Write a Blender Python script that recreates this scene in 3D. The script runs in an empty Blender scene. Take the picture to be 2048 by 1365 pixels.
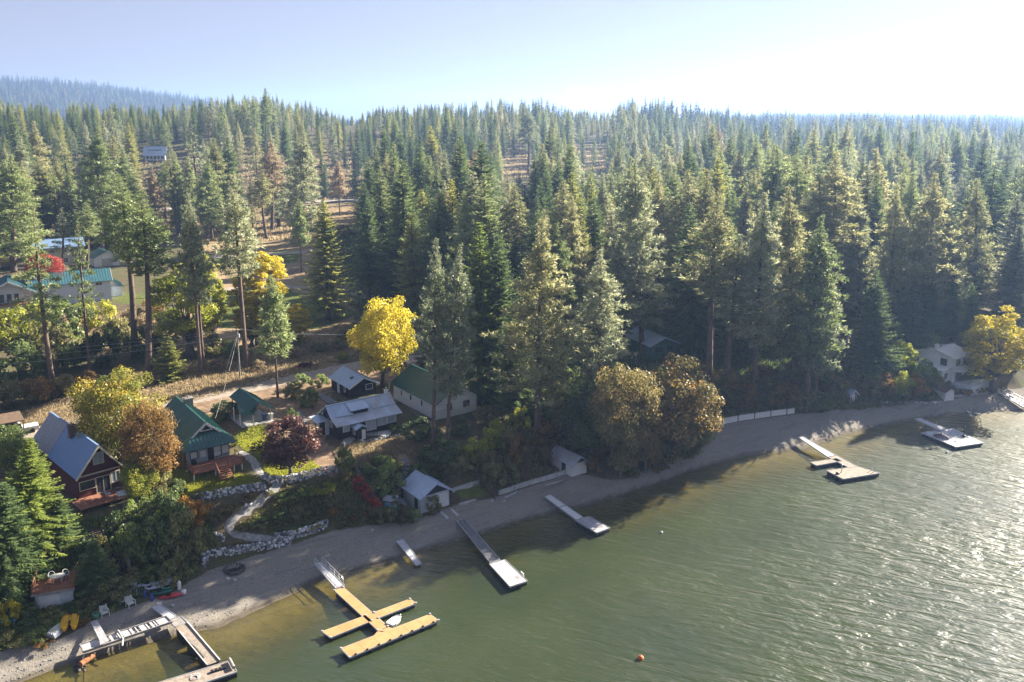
import bpy, math, random
import numpy as np
from mathutils import Vector

rng = np.random.default_rng(7)
random.seed(7)
SC = bpy.context.scene
COL = SC.collection
R = math.radians

# ------------------------------------------------------------------ camera model (sizes in metres, z = 0 at the water)
F, YH, CY, CAMH = 1720.0, 240.0, 570.0, 50.0
TH = math.atan((CY - YH) / F)
CT, ST = math.cos(TH), math.sin(TH)

def ray(x, y):
    x = x - 1024.0
    y = y - CY
    return np.array([x, F * CT - y * ST, -F * ST - y * CT])

def P(x, y, z):
    d = ray(x, y)
    t = (z - CAMH) / d[2]
    return np.array([d[0] * t, d[1] * t, z])

def proj(p):
    p = np.asarray(p, float)
    X, Y, Z = p[..., 0], p[..., 1], p[..., 2] - CAMH
    d = Y * CT - Z * ST
    u = Y * ST + Z * CT
    return np.stack([1024 + F * X / d, CY - F * u / d], -1)

def top_z(X, Y, ytop):
    k = (CY - ytop) / F
    return CAMH + Y * (k * CT - ST) / (CT + k * ST)

YAW = 36.5
CA, SA = math.cos(R(YAW)), math.sin(R(YAW))

def rb(X, Y):
    return CA * X + SA * Y, -SA * X + CA * Y

def xy(r, b, yaw=YAW):
    c, s = math.cos(R(yaw)), math.sin(R(yaw))
    return c * r - s * b, s * r + c * b

def curve(px):
    out = []
    for x, y, z in px:
        p = P(x, y, z)
        r, b = rb(p[0], p[1])
        out.append((r, b, z))
    out.sort()
    return np.array(out)

C0 = curve([(x, y, 0) for x, y in [(40, 1365), (130, 1330), (330, 1275), (440, 1255), (550, 1205), (645, 1160), (760, 1130), (870, 1095), (960, 1070), (1050, 1040), (1180, 1010), (1300, 970), (1400, 935), (1500, 910), (1600, 900), (1700, 865), (1800, 845), (1900, 828), (2048, 822)]])
C1 = curve([(0, 1300, 1.2), (120, 1275, 1.3), (200, 1230, 1.4), (330, 1190, 1.5), (420, 1138, 1.5), (560, 1095, 1.6), (660, 1062, 1.7), (740, 1050, 1.7), (830, 1040, 1.7), (905, 1012, 1.7), (1000, 990, 1.7), (1130, 950, 1.8), (1230, 958, 1.6), (1400, 900, 1.6), (1425, 850, 1.9), (1590, 828, 1.9), (1640, 825, 1.8), (1700, 808, 1.8), (1780, 803, 1.8), (1890, 800, 1.8), (1990, 780, 1.8), (2048, 775, 1.8)])
C2 = curve([(0, 1060, 5.6), (150, 1030, 5.8), (250, 1010, 6.2), (385, 995, 6.6), (520, 965, 6.7), (680, 935, 6.6), (760, 905, 6.8), (870, 895, 6.8), (960, 870, 6.6), (1060, 870, 6.3), (1200, 850, 6), (1340, 800, 6), (1450, 768, 6), (1600, 755, 6), (1700, 742, 6), (1860, 745, 4.5), (2048, 728, 5)])
C3 = curve([(0, 872, 8), (130, 842, 8), (400, 800, 8), (620, 755, 8), (700, 735, 8.1), (900, 705, 8.3), (1300, 672, 8.5), (1700, 655, 9), (2048, 640, 9)])

LD = np.array([-500, 0, 60, 150, 260, 300, 380, 480, 600, 750, 1500, 6000.]), np.array([0, 0, .8, 2, 3.4, 5.5, 17, 33, 37, 16, 4, 4.])
RD = np.array([-500, 0, 50, 130, 250, 450, 900, 1300, 3000, 6000.]), np.array([0, 0, 1, 4, 9, 14, 22, 27, 32, 34.])
MX = np.array([-9000, -3000, -1900, -1600, -1300, -1000, -800, -550, -400, 9000.]), np.array([160, 152, 152, 144, 128, 84, 44, 12, 0, 0.])
PADS = []

def sstep(x):
    x = np.clip(x, 0, 1)
    return x * x * (3 - 2 * x)

def hgt(X, Y, pads=True):
    X = np.asarray(X, float)
    Y = np.asarray(Y, float)
    r, b = rb(X, Y)
    b0 = np.interp(r, C0[:, 0], C0[:, 1])
    b1 = np.maximum(np.interp(r, C1[:, 0], C1[:, 1]), b0 + 1.5)
    z1 = np.interp(r, C1[:, 0], C1[:, 2])
    b2 = np.maximum(np.interp(r, C2[:, 0], C2[:, 1]), b1 + 4)
    z2 = np.interp(r, C2[:, 0], C2[:, 2])
    b3 = np.maximum(np.interp(r, C3[:, 0], C3[:, 1]), b2 + 3)
    z3 = np.interp(r, C3[:, 0], C3[:, 2])
    z = np.where(b < b0, np.maximum(-0.10 * (b0 - b), -5.0), 0)
    t = (b - b0) / (b1 - b0)
    z = np.where((b >= b0) & (b < b1), z1 * t, z)
    t = (b - b1) / (b2 - b1)
    z = np.where((b >= b1) & (b < b2), z1 + (z2 - z1) * (0.5 * t + 0.5 * sstep(t)), z)
    t = (b - b2) / (b3 - b2)
    z = np.where((b >= b2) & (b < b3), z2 + (z3 - z2) * t, z)
    D = b - b3
    a = X / np.maximum(Y, 1)
    w = sstep((a - 0.16) / 0.16)
    up = (1 - w) * np.interp(D, *LD) + w * np.interp(D, *RD)
    up = up + np.interp(X, *MX) * np.exp(-((Y - 2700) / 750.0) ** 2)
    und = np.sin(X * .11 + 1.3 * np.sin(Y * .05)) * np.cos(Y * .09) * .35 * np.clip(D / 60, 0, 1)
    z = np.where(b >= b3, z3 + up + und, z)
    if pads:
        for (r1, r2, q1, q2, yaw, pz, f) in PADS:
            c, s = math.cos(R(yaw)), math.sin(R(yaw))
            rr = c * X + s * Y
            bb = -s * X + c * Y
            dx = np.maximum(np.maximum(r1 - rr, rr - r2), 0)
            dy = np.maximum(np.maximum(q1 - bb, bb - q2), 0)
            k = 1 - sstep(np.hypot(dx, dy) / f)
            z = z * (1 - k) + pz * k
    return z

_T = np.concatenate([np.linspace(50, 260, 640), np.geomspace(261, 6000, 500)])

def G(x, y):
    """ground point seen at pixel (x, y)"""
    d = ray(x, y)
    d = d / d[1]
    p = np.array([0, 0, CAMH])[None] + _T[:, None] * d[None]
    below = p[:, 2] <= hgt(p[:, 0], p[:, 1])
    i = int(np.argmax(below))
    if not below[i]:
        return p[-1]
    lo, hi = _T[max(i - 1, 0)], _T[i]
    for _ in range(18):
        m = .5 * (lo + hi)
        q = np.array([0, 0, CAMH]) + m * d
        if q[2] <= float(hgt(q[0], q[1])):
            hi = m
        else:
            lo = m
    q = np.array([0, 0, CAMH]) + hi * d
    q[2] = float(hgt(q[0], q[1]))
    return q

def gz(X, Y):
    return float(hgt(X, Y))

# house pads: r1, r2, b1, b2, yaw, z, falloff
PADS += [
    (30, 36, 100, 117, 45, 6.3, 4.0),
    (26.8, 33.6, 102.5, 117, YAW, 7.0, 3.0),
    (36.5, 42.5, 113, 120, YAW, 8.1, 2.5),
    (46.5, 56.5, 101.5, 108.6, YAW, 7.15, 2.5),
    (54.5, 60, 116, 123, YAW, 8.0, 2.5),
    (61.5, 69.5, 102.4, 115, YAW, 7.0, 3.0),
    (50, 54.8, 86.6, 91.6, YAW, 1.75, 2.0),
    (71.8, 75.4, 83.6, 89, YAW, 2.0, 2.0),
    (-18.2, -14.2, 87.5, 93.6, 20, 1.55, 1.4),
]

# ------------------------------------------------------------------ objects
class MB:
    def __init__(s):
        s.v, s.f = [], []

    def poly(s, pts):
        n = len(s.v)
        s.v += [tuple(map(float, p)) for p in pts]
        s.f.append(tuple(range(n, n + len(pts))))
        return s

    def hexa(s, a, b):
        """box from two quads (bottom a, top b)"""
        n = len(s.v)
        s.v += [tuple(map(float, p)) for p in list(a) + list(b)]
        k = len(a)
        s.f.append(tuple(range(n + k - 1, n - 1, -1)))
        s.f.append(tuple(range(n + k, n + 2 * k)))
        for i in range(k):
            j = (i + 1) % k
            s.f.append((n + i, n + j, n + k + j, n + k + i))
        return s

    def obox(s, c, u, v, w, su, sv, sw):
        c, u, v, w = (np.asarray(q, float) for q in (c, u, v, w))
        q = [(-1, -1), (1, -1), (1, 1), (-1, 1)]
        a = [c + u * su / 2 * i + v * sv / 2 * j - w * sw / 2 for i, j in q]
        b = [p + w * sw for p in a]
        return s.hexa(a, b)

    def box(s, c, size, rz=0):
        cs, sn = math.cos(rz), math.sin(rz)
        return s.obox(c, (cs, sn, 0), (-sn, cs, 0), (0, 0, 1), *size)

    def bar(s, p, q, w, h=None):
        p, q = np.asarray(p, float), np.asarray(q, float)
        d = q - p
        L = np.linalg.norm(d)
        if L < 1e-6:
            return s
        d = d / L
        up = np.array([0, 0, 1.0]) if abs(d[2]) < .95 else np.array([1.0, 0, 0])
        sd = np.cross(d, up)
        sd /= np.linalg.norm(sd)
        nn = np.cross(sd, d)
        return s.obox((p + q) / 2, d, sd, nn, L, w, h or w)

    def slab(s, pts, t, updown=-1):
        pts = [np.asarray(p, float) for p in pts]
        n = np.cross(pts[1] - pts[0], pts[2] - pts[0])
        n /= np.linalg.norm(n)
        if n[2] < 0:
            pts = pts[::-1]
            n = -n
        low = [p - n * t for p in pts]
        return s.hexa(low, pts)

    def tube(s, path, rad, n=6):
        path = [np.asarray(p, float) for p in path]
        if np.isscalar(rad):
            rad = [rad] * len(path)
        base = len(s.v)
        for i, p in enumerate(path):
            d = path[min(i + 1, len(path) - 1)] - path[max(i - 1, 0)]
            d = d / (np.linalg.norm(d) + 1e-9)
            ref = np.array([1.0, 0, 0]) if abs(d[0]) < .8 else np.array([0, 1.0, 0])
            a = np.cross(d, ref)
            a /= np.linalg.norm(a)
            c = np.cross(d, a)
            for k in range(n):
                th = 2 * math.pi * k / n
                s.v.append(tuple(p + rad[i] * (a * math.cos(th) + c * math.sin(th))))
        for i in range(len(path) - 1):
            for k in range(n):
                k2 = (k + 1) % n
                s.f.append((base + i * n + k, base + i * n + k2, base + (i + 1) * n + k2, base + (i + 1) * n + k))
        s.f.append(tuple(base + k for k in range(n))[::-1])
        s.f.append(tuple(base + (len(path) - 1) * n + k for k in range(n)))
        return s

    def lathe(s, c, prof, n=12):
        base = len(s.v)
        for r_, z_ in prof:
            for k in range(n):
                th = 2 * math.pi * k / n
                s.v.append((c[0] + r_ * math.cos(th), c[1] + r_ * math.sin(th), c[2] + z_))
        for i in range(len(prof) - 1):
            for k in range(n):
                k2 = (k + 1) % n
                s.f.append((base + i * n + k, base + i * n + k2, base + (i + 1) * n + k2, base + (i + 1) * n + k))
        s.f.append(tuple(base + k for k in range(n))[::-1])
        s.f.append(tuple(base + (len(prof) - 1) * n + k for k in range(n)))
        return s

    def rock(s, c, size, seed):
        g = np.random.default_rng(seed)
        base = len(s.v)
        rings = [(-.45, .6), (-.1, 1.0), (.3, .85), (.5, .35)]
        a0 = g.uniform(0, 6)
        for z_, r_ in rings:
            for k in range(6):
                th = a0 + 2 * math.pi * k / 6 + g.uniform(-.25, .25)
                q = r_ * g.uniform(.75, 1.15) / 2
                s.v.append((c[0] + size[0] * q * math.cos(th), c[1] + size[1] * q * math.sin(th), c[2] + size[2] * (z_ + g.uniform(-.07, .07))))
        for i in range(3):
            for k in range(6):
                k2 = (k + 1) % 6
                s.f.append((base + i * 6 + k, base + i * 6 + k2, base + (i + 1) * 6 + k2, base + (i + 1) * 6 + k))
        s.f.append(tuple(base + k for k in range(6))[::-1])
        s.f.append(tuple(base + 18 + k for k in range(6)))
        return s

    def mesh(s, name, m=None, smooth=False):
        me = bpy.data.meshes.new(name)
        me.from_pydata(s.v, [], s.f)
        if m:
            me.materials.append(m)
        if smooth:
            me.polygons.foreach_set('use_smooth', [True] * len(me.polygons))
        me.update()
        return me

    def build(s, name, m, parent=None, smooth=False):
        o = bpy.data.objects.new(name, s.mesh(name, m, smooth))
        COL.objects.link(o)
        if parent:
            o.parent = parent
        return o

def tag(o, label=None, cat=None, group=None, kind=None):
    if label: o['label'] = label
    if cat: o['category'] = cat
    if group: o['group'] = group
    if kind: o['kind'] = kind
    return o

def thing(name, label, cat, loc=(0, 0, 0), rz=0, group=None):
    o = bpy.data.objects.new(name, None)
    COL.objects.link(o)
    o.location = loc
    o.rotation_euler = (0, 0, rz)
    o.empty_display_size = .3
    return tag(o, label, cat, group)

def dup_tree(o, parent=None):
    c = o.copy()
    COL.objects.link(c)
    c.parent = parent
    for ch in o.children:
        dup_tree(ch, c)
    return c

# ------------------------------------------------------------------ materials
def nodes_of(m):
    m.use_nodes = True
    nt = m.node_tree
    nt.nodes.clear()
    return nt, nt.nodes, nt.links

def mat(name, rgb, rough=.7, var=.18, scale=1.5, bump=.0, rgb2=None, metal=0, spec=.3, stretch=(1, 1, 1)):
    m = bpy.data.materials.new(name)
    nt, N, L = nodes_of(m)
    out = N.new('ShaderNodeOutputMaterial')
    bs = N.new('ShaderNodeBsdfPrincipled')
    bs.inputs['Roughness'].default_value = rough
    bs.inputs['Metallic'].default_value = metal
    bs.inputs['Specular IOR Level'].default_value = spec
    tc = N.new('ShaderNodeTexCoord')
    mp = N.new('ShaderNodeMapping')
    mp.inputs['Scale'].default_value = stretch
    nz = N.new('ShaderNodeTexNoise')
    nz.inputs['Scale'].default_value = scale
    nz.inputs['Detail'].default_value = 6
    nz.inputs['Roughness'].default_value = .65
    cr = N.new('ShaderNodeValToRGB')
    c2 = rgb2 or tuple(min(1, c * (1 + var)) for c in rgb)
    c1 = rgb if rgb2 else tuple(c * (1 - var) for c in rgb)
    cr.color_ramp.elements[0].position = .35
    cr.color_ramp.elements[1].position = .68
    cr.color_ramp.elements[0].color = (*c1, 1)
    cr.color_ramp.elements[1].color = (*c2, 1)
    L.new(tc.outputs['Object'], mp.inputs['Vector'])
    L.new(mp.outputs['Vector'], nz.inputs['Vector'])
    L.new(nz.outputs['Fac'], cr.inputs['Fac'])
    L.new(cr.outputs['Color'], bs.inputs['Base Color'])
    if bump:
        bp = N.new('ShaderNodeBump')
        bp.inputs['Strength'].default_value = bump
        bp.inputs['Distance'].default_value = .05
        L.new(nz.outputs['Fac'], bp.inputs['Height'])
        L.new(bp.outputs['Normal'], bs.inputs['Normal'])
    L.new(bs.outputs['BSDF'], out.inputs['Surface'])
    return m

def leaf_mat(name, cols, trans=.38, gloss=.05, huevar=.5, tr_tint=1.25):
    """cols: dark, mid, light; the leaf's own tint attribute and the tree's random number pick among them"""
    m = bpy.data.materials.new(name)
    nt, N, L = nodes_of(m)
    out = N.new('ShaderNodeOutputMaterial')
    at = N.new('ShaderNodeAttribute')
    at.attribute_name = 'tint'
    oi = N.new('ShaderNodeObjectInfo')
    ad = N.new('ShaderNodeMath')
    ad.operation = 'MULTIPLY_ADD'
    ad.inputs[1].default_value = huevar
    ad.inputs[2].default_value = -huevar / 2
    L.new(oi.outputs['Random'], ad.inputs[0])
    sm = N.new('ShaderNodeMath')
    sm.operation = 'ADD'
    L.new(at.outputs['Fac'], sm.inputs[0])
    L.new(ad.outputs[0], sm.inputs[1])
    cr = N.new('ShaderNodeValToRGB')
    e = cr.color_ramp.elements
    e[0].position, e[0].color = .05, (*cols[0], 1)
    e[1].position, e[1].color = .95, (*cols[-1], 1)
    for i, c in enumerate(cols[1:-1]):
        q = e.new(.05 + .9 * (i + 1) / (len(cols) - 1))
        q.color = (*c, 1)
    L.new(sm.outputs[0], cr.inputs['Fac'])
    df = N.new('ShaderNodeBsdfDiffuse')
    tr = N.new('ShaderNodeBsdfTranslucent')
    gl = N.new('ShaderNodeBsdfGlossy')
    gl.inputs['Roughness'].default_value = .45
    gl.inputs['Color'].default_value = (.9, .9, .85, 1)
    mx = N.new('ShaderNodeMixShader')
    mx.inputs[0].default_value = trans
    m2 = N.new('ShaderNodeMixShader')
    m2.inputs[0].default_value = gloss
    vm = N.new('ShaderNodeVectorMath')
    vm.operation = 'SCALE'
    vm.inputs['Scale'].default_value = tr_tint
    L.new(cr.outputs['Color'], df.inputs['Color'])
    L.new(cr.outputs['Color'], vm.inputs[0])
    L.new(vm.outputs[0], tr.inputs['Color'])
    L.new(df.outputs[0], mx.inputs[1])
    L.new(tr.outputs[0], mx.inputs[2])
    L.new(mx.outputs[0], m2.inputs[1])
    L.new(gl.outputs[0], m2.inputs[2])
    L.new(m2.outputs[0], out.inputs['Surface'])
    return m

M = {}
M['bark'] = mat('bark', (.075, .057, .047), .9, rgb2=(.17, .12, .09), scale=2.5, bump=.3, stretch=(1, 1, .25))
M['grey_bark'] = mat('grey_bark', (.08, .07, .06), .9, rgb2=(.17, .15, .13), scale=3, stretch=(1, 1, .3))
LM = {
    'pine': leaf_mat('pine_needles', [(0.117, 0.156, 0.056), (0.222, 0.273, 0.104), (0.365, 0.404, 0.183)], 0.48, 0.036, .5),
    'pine_grey': leaf_mat('grey_pine_needles', [(0.143, 0.173, 0.100), (0.260, 0.292, 0.170), (0.431, 0.431, 0.260)], 0.48, 0.040, .4),
    'pine_warm': leaf_mat('tawny_pine_needles', [(0.146, 0.159, 0.067), (0.281, 0.287, 0.128), (0.451, 0.421, 0.232)], 0.50, 0.036, .4),
    'fir': leaf_mat('fir_needles', [(0.073, 0.121, 0.052), (0.143, 0.209, 0.077), (0.260, 0.312, 0.117)], 0.48, 0.024, .5),
    'fir_bright': leaf_mat('bright_fir_needles', [(0.122, 0.183, 0.041), (0.243, 0.306, 0.070), (0.406, 0.447, 0.112)], 0.54, 0.024, .3),
    'fir_yellow': leaf_mat('yellowing_fir_needles', [(0.183, 0.222, 0.066), (0.365, 0.378, 0.104), (0.547, 0.521, 0.156)], 0.52, 0.024, .3),
    'farfir': leaf_mat('far_fir_needles', [(.022, .036, .024), (.042, .06, .036), (.08, .098, .055)], .4, .02, .5),
    'dead': leaf_mat('rusty_needles', [(0.209, 0.171, 0.111), (0.357, 0.283, 0.185), (0.536, 0.432, 0.298)], 0.44, 0.020, .3),
    'yellow': leaf_mat('yellow_leaves', [(.25, .22, .015), (.48, .41, .03), (.66, .56, .07)], 0.56, 0.020, .2),
    'lime': leaf_mat('lime_leaves', [(0.135, 0.162, 0.020), (0.297, 0.324, 0.041), (0.513, 0.486, 0.068)], 0.56, 0.020, .3),
    'maple': leaf_mat('maple_leaves', [(.13, .165, .03), (.31, .285, .045), (.56, .37, .06)], 0.54, 0.020, .2),
    'autumn': leaf_mat('autumn_leaves', [(.09, .10, .03), (.20, .155, .045), (.40, .23, .07)], .5, .03, .2),
    'orange': leaf_mat('orange_leaves', [(0.121, 0.115, 0.027), (0.351, 0.189, 0.034), (0.567, 0.297, 0.054)], 0.52, 0.020, .2),
    'russet': leaf_mat('russet_leaves', [(.09, .075, .028), (.22, .14, .045), (.40, .23, .075)], 0.50, 0.020, .3),
    'purple': leaf_mat('purple_leaves', [(0.041, 0.022, 0.022), (0.095, 0.047, 0.041), (0.216, 0.095, 0.068)], 0.44, 0.032, .2),
    'red': leaf_mat('red_leaves', [(0.162, 0.027, 0.024), (0.405, 0.068, 0.047), (0.608, 0.176, 0.108)], 0.52, 0.020, .2),
    'green': leaf_mat('green_leaves', [(0.070, 0.101, 0.033), (0.150, 0.201, 0.061), (0.282, 0.343, 0.090)], 0.50, 0.024, .5),
    'olive': leaf_mat('olive_leaves', [(0.101, 0.104, 0.040), (0.201, 0.201, 0.070), (0.343, 0.322, 0.121)], 0.50, 0.024, .4),
    'brownolive': leaf_mat('brown_olive_leaves', [(0.073, 0.078, 0.032), (0.171, 0.165, 0.059), (0.329, 0.244, 0.091)], 0.50, 0.024, .4),
    'darkgreen': leaf_mat('dark_green_leaves', [(0.040, 0.068, 0.028), (0.090, 0.131, 0.045), (0.181, 0.222, 0.070)], 0.46, 0.024, .4),
    'straw': leaf_mat('straw_blades', [(.19, .15, .085), (.33, .26, .155), (.45, .37, .24)], 0.49, 0.016, .2),
}
# ------------------------------------------------------------------ plants: shared meshes
def leaf_mesh(name, tris, tint, m):
    """tris (n, k, 3): n leaf faces of k corners"""
    n, k = tris.shape[:2]
    me = bpy.data.meshes.new(name)
    me.vertices.add(n * k)
    me.vertices.foreach_set('co', tris.reshape(-1).astype(np.float32))
    me.loops.add(n * k)
    me.loops.foreach_set('vertex_index', np.arange(n * k, dtype=np.int32))
    me.polygons.add(n)
    me.polygons.foreach_set('loop_start', np.arange(0, n * k, k, dtype=np.int32))
    me.polygons.foreach_set('loop_total', np.full(n, k, dtype=np.int32))
    a = me.attributes.new('tint', 'FLOAT', 'FACE')
    a.data.foreach_set('value', np.clip(tint, 0, 1).astype(np.float32))
    me.materials.append(m)
    me.update(calc_edges=True)
    return me

def unit(v):
    return v / (np.linalg.norm(v, axis=-1, keepdims=True) + 1e-9)

def blades(c, outw, k, ln, wd, g, tint, spread=1.0, up=.35):
    """k narrow triangles from each centre c"""
    n = len(c)
    d = unit(unit(outw)[:, None] * .8 + g.normal(0, spread, (n, k, 3)) + np.array([0, 0, up]))
    s = unit(np.cross(d, g.normal(0, 1, (n, k, 3))))
    l = ln * g.uniform(.6, 1.2, (n, k, 1))
    w = wd * g.uniform(.7, 1.2, (n, k, 1))
    base = c[:, None] + g.normal(0, ln * .18, (n, k, 3))
    t = np.stack([base - s * w / 2 + d * l * .25, base + s * w / 2 + d * l * .25, base + d * l], 2)
    ti = np.repeat(tint[:, None], k, 1) + g.normal(0, .13, (n, k))
    return t.reshape(-1, 3, 3), ti.reshape(-1)

def pine(seed, H=30.0, c0=.35, Rc=3.4, dens=1.0, nmul=1.0):
    g = np.random.default_rng(seed)
    w = MB()
    bend = g.normal(0, .3, 2)
    def axis(t):
        return np.array([bend[0] * math.sin(t * 2.2), bend[1] * math.sin(t * 3.0), t * H])
    ts = [0, .03, .15, .35, .6, .8, .95, 1.0]
    w.tube([axis(t) for t in ts], [q * (.6 + .4 * H / 30) * H / 30 for q in (.47, .38, .33, .28, .2, .11, .04, .015)], 7)
    C, O, T = [], [], []
    nb = int(100 * dens * (1 - c0) / .65)
    for i in range(nb):
        u = (i + g.uniform(0, 1)) / nb
        t = c0 + (1 - c0) * u
        L = Rc * (1 - u) ** .95 * (.55 + .45 * min(1, u * 4)) * g.uniform(.55, 1.25) + .16
        az = i * 2.39996 + g.normal(0, .3)
        el = R(-14 + 62 * u + g.normal(0, 9))
        d = np.array([math.cos(az) * math.cos(el), math.sin(az) * math.cos(el), math.sin(el)])
        p0 = axis(t)
        pts = [p0, p0 + d * L * .5 + np.array([0, 0, -.04 * L]), p0 + d * L + np.array([0, 0, .12 * L])]
        w.tube(pts, [.035 + .02 * L * .5, .03, .012], 3)
        nt = int((2.5 + L * 2.7) * nmul)
        q = g.uniform(.25, 1.05, nt) ** .8
        pos = p0 + d * L * q[:, None] + np.stack([g.normal(0, .10 + .13 * L, nt), g.normal(0, .10 + .13 * L, nt), g.normal(.05, .16, nt) + .12 * L * q ** 2], -1)
        C.append(pos)
        O.append(np.repeat(d[None], nt, 0))
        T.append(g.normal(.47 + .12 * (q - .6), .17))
    # dead snags below the crown
    for i in range(14):
        t = g.uniform(max(.12, c0 - .3), c0 + .05)
        az = g.uniform(0, 6.28)
        p0 = axis(t)
        L = g.uniform(.6, 2.2)
        d = np.array([math.cos(az), math.sin(az), -.15])
        w.tube([p0, p0 + d * L], [.035, .012], 3)
    C, O, T = np.concatenate(C), np.concatenate(O), np.concatenate(T)
    sz = np.clip((1.02 - C[:, 2] / H) * 5, .45, 1.0)      # shorter needles towards the leader
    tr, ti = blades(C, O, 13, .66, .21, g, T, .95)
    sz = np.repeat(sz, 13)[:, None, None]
    cc = np.repeat(C, 13, 0)[:, None]
    tr = cc + (tr - cc) * sz
    return w, tr, ti

def fir(seed, H=24.0, Rc=3.1, c0=.06, droop=1.0, gap=.5):
    g = np.random.default_rng(seed)
    w = MB()
    w.tube([(0, 0, 0), (0, 0, H * .1), (0, 0, H * .5), (0, 0, H * .9), (0, 0, H)], [.4, .3, .2, .06, .01], 6)
    TR, TI = [], []
    z = H * c0
    while z < H * .985:
        s = (z / H - c0) / (1 - c0)
        Lb = Rc * (1 - s) ** .8 * (.72 + .28 * min(1, s * 6)) + .12
        nb = 7 if s < .8 else 5
        a0 = g.uniform(0, 6.28)
        for k in range(nb):
            L = Lb * g.uniform(.62, 1.18)
            az = a0 + 6.283 * k / nb + g.normal(0, .22)
            el = R((-16 * droop + 52 * s) + g.normal(0, 8))
            d = np.array([math.cos(az) * math.cos(el), math.sin(az) * math.cos(el), math.sin(el)])
            p0 = np.array([0, 0, z + g.normal(0, .12)])
            if L > .9:
                w.tube([p0, p0 + d * L * .8], [.03, .01], 3)
            n = max(3, int(L / .2))
            q = (np.arange(n) + g.uniform(0, 1, n)) / n
            sag = -.10 * L * np.sin(q * 3.0) + .10 * L * q ** 2
            base = p0 + d * (L * (.12 + .88 * q))[:, None]
            base[:, 2] += sag
            sd = np.array([-math.sin(az), math.cos(az), 0])
            ll = (.26 + .62 * (1 - q)) * min(1.0, .35 + L / 2.4)
            tb = g.normal(.46, .10)
            for sg in (-1, 1):
                dd = unit(d[None] * .75 + sd[None] * sg * g.uniform(.55, 1.0, (n, 1)) + g.normal(0, .16, (n, 3)) + np.array([0, 0, -.12]))
                wv = unit(np.cross(dd, np.array([0, 0, 1.0])[None] + g.normal(0, .45, (n, 3))))
                l = (ll * g.uniform(.75, 1.25, n))[:, None]
                wd = (.12 + .2 * l)
                t = np.stack([base - wv * wd * .5, base + wv * wd * .5, base + dd * l], 1)
                TR.append(t)
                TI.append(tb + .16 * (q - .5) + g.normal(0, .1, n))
            # upright shoots give the branch a body
            up = unit(d[None] * .7 + g.normal(0, .35, (n, 3)) + np.array([0, 0, .55]))
            sv = unit(np.cross(up, g.normal(0, 1, (n, 3))))
            l = (ll * .62)[:, None]
            t = np.stack([base - sv * .09, base + sv * .09, base + up * l], 1)
            TR.append(t)
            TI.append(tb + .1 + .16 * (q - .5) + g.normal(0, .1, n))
        z += gap * g.uniform(.75, 1.2) * (.65 + .35 * (1 - s))
    return w, np.concatenate(TR), np.concatenate(TI)

def broad(seed, H=12.0, Rc=5.0, zc=.58, zr=.42, nc=90, nl=85, leaf=.34, lobes=.25, c_tint=0., trunk=.28, stems=1, flat=False):
    """leafy crown: clumps over an uneven ellipsoid"""
    g = np.random.default_rng(seed)
    w = MB()
    u = unit(g.normal(0, 1, (nc, 3)))
    ph = g.uniform(0, 6.28, 3)
    lob = 1 + lobes * np.sin(3 * np.arctan2(u[:, 1], u[:, 0]) + ph[0]) * np.cos(2.3 * u[:, 2] + ph[1]) + g.normal(0, .07, nc)
    rad = g.uniform(.35, 1.0, nc) ** .45 * lob
    cen = u * rad[:, None] * np.array([Rc, Rc, H * zr]) * .86
    cen[:, 2] += H * zc
    cen[:, 2] = np.maximum(cen[:, 2], .1 * H)
    fork = np.array([0, 0, H * (zc - zr) * 1.15 + .02 * H])
    for sidx in range(stems):
        off = np.array([g.normal(0, .25), g.normal(0, .25), 0]) * (stems > 1)
        w.tube([off, fork * .6 + off * .6, fork, np.array([0, 0, H * zc])], [trunk * 1.2, trunk, trunk * .8, trunk * .4], 7)
    for i in range(0, nc, 3):
        mid = .5 * (fork + cen[i]) + np.array([0, 0, -.05 * H])
        w.tube([fork, mid, cen[i]], [trunk * .35, trunk * .2, trunk * .06], 4)
    cr = .24 * Rc * g.uniform(.7, 1.3, nc)
    ct = g.normal(.5, .17, nc) + c_tint * (cen[:, 2] / H - .5)
    d = unit(g.normal(0, 1, (nc, nl, 3)))
    pos = cen[:, None] + d * (cr[:, None] * g.uniform(.35, 1.0, (nc, nl)) ** .6)[..., None] * np.array([1, 1, .8])
    nrm = unit(d + g.normal(0, .55, d.shape) + np.array([0, 0, .35]))
    a = unit(np.cross(nrm, g.normal(0, 1, d.shape)))
    b = np.cross(nrm, a)
    sz = leaf * g.uniform(.6, 1.25, (nc, nl, 1))
    t = np.stack([pos - a * sz * .5, pos + b * sz * .38, pos + a * sz * .6, pos - b * sz * .38], 2)
    ti = ct[:, None] + g.normal(0, .15, (nc, nl))
    return w, t.reshape(-1, 4, 3), ti.reshape(-1)

def far_conifer(seed, H=24.0, Rc=3.0):
    g = np.random.default_rng(seed)
    w = MB()
    w.tube([(0, 0, 0), (0, 0, H)], [.35, .02], 4)
    TR, TI = [], []
    n = 17
    for i in range(n):
        s = (i + .2) / n
        z = H * (.1 + .9 * s)
        L = Rc * (1 - s) ** .8 * g.uniform(.8, 1.15) + .25
        for k in range(7):
            az = g.uniform(0, 6.28)
            l = L * g.uniform(.6, 1.15)
            d = np.array([math.cos(az), math.sin(az), 0])
            sd = np.array([-d[1], d[0], 0])
            p = np.array([0, 0, z + .9])
            tip = p + d * l + np.array([0, 0, -.9 - .25 * l])
            m_ = p + d * l * .55 + np.array([0, 0, -.35])
            TR.append(np.stack([np.stack([p, m_ + sd * .34 * l, tip]), np.stack([p, tip, m_ - sd * .34 * l])]))
            TI.append(g.normal(.45, .14, 2))
    return w, np.concatenate(TR), np.concatenate(TI)

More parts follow.
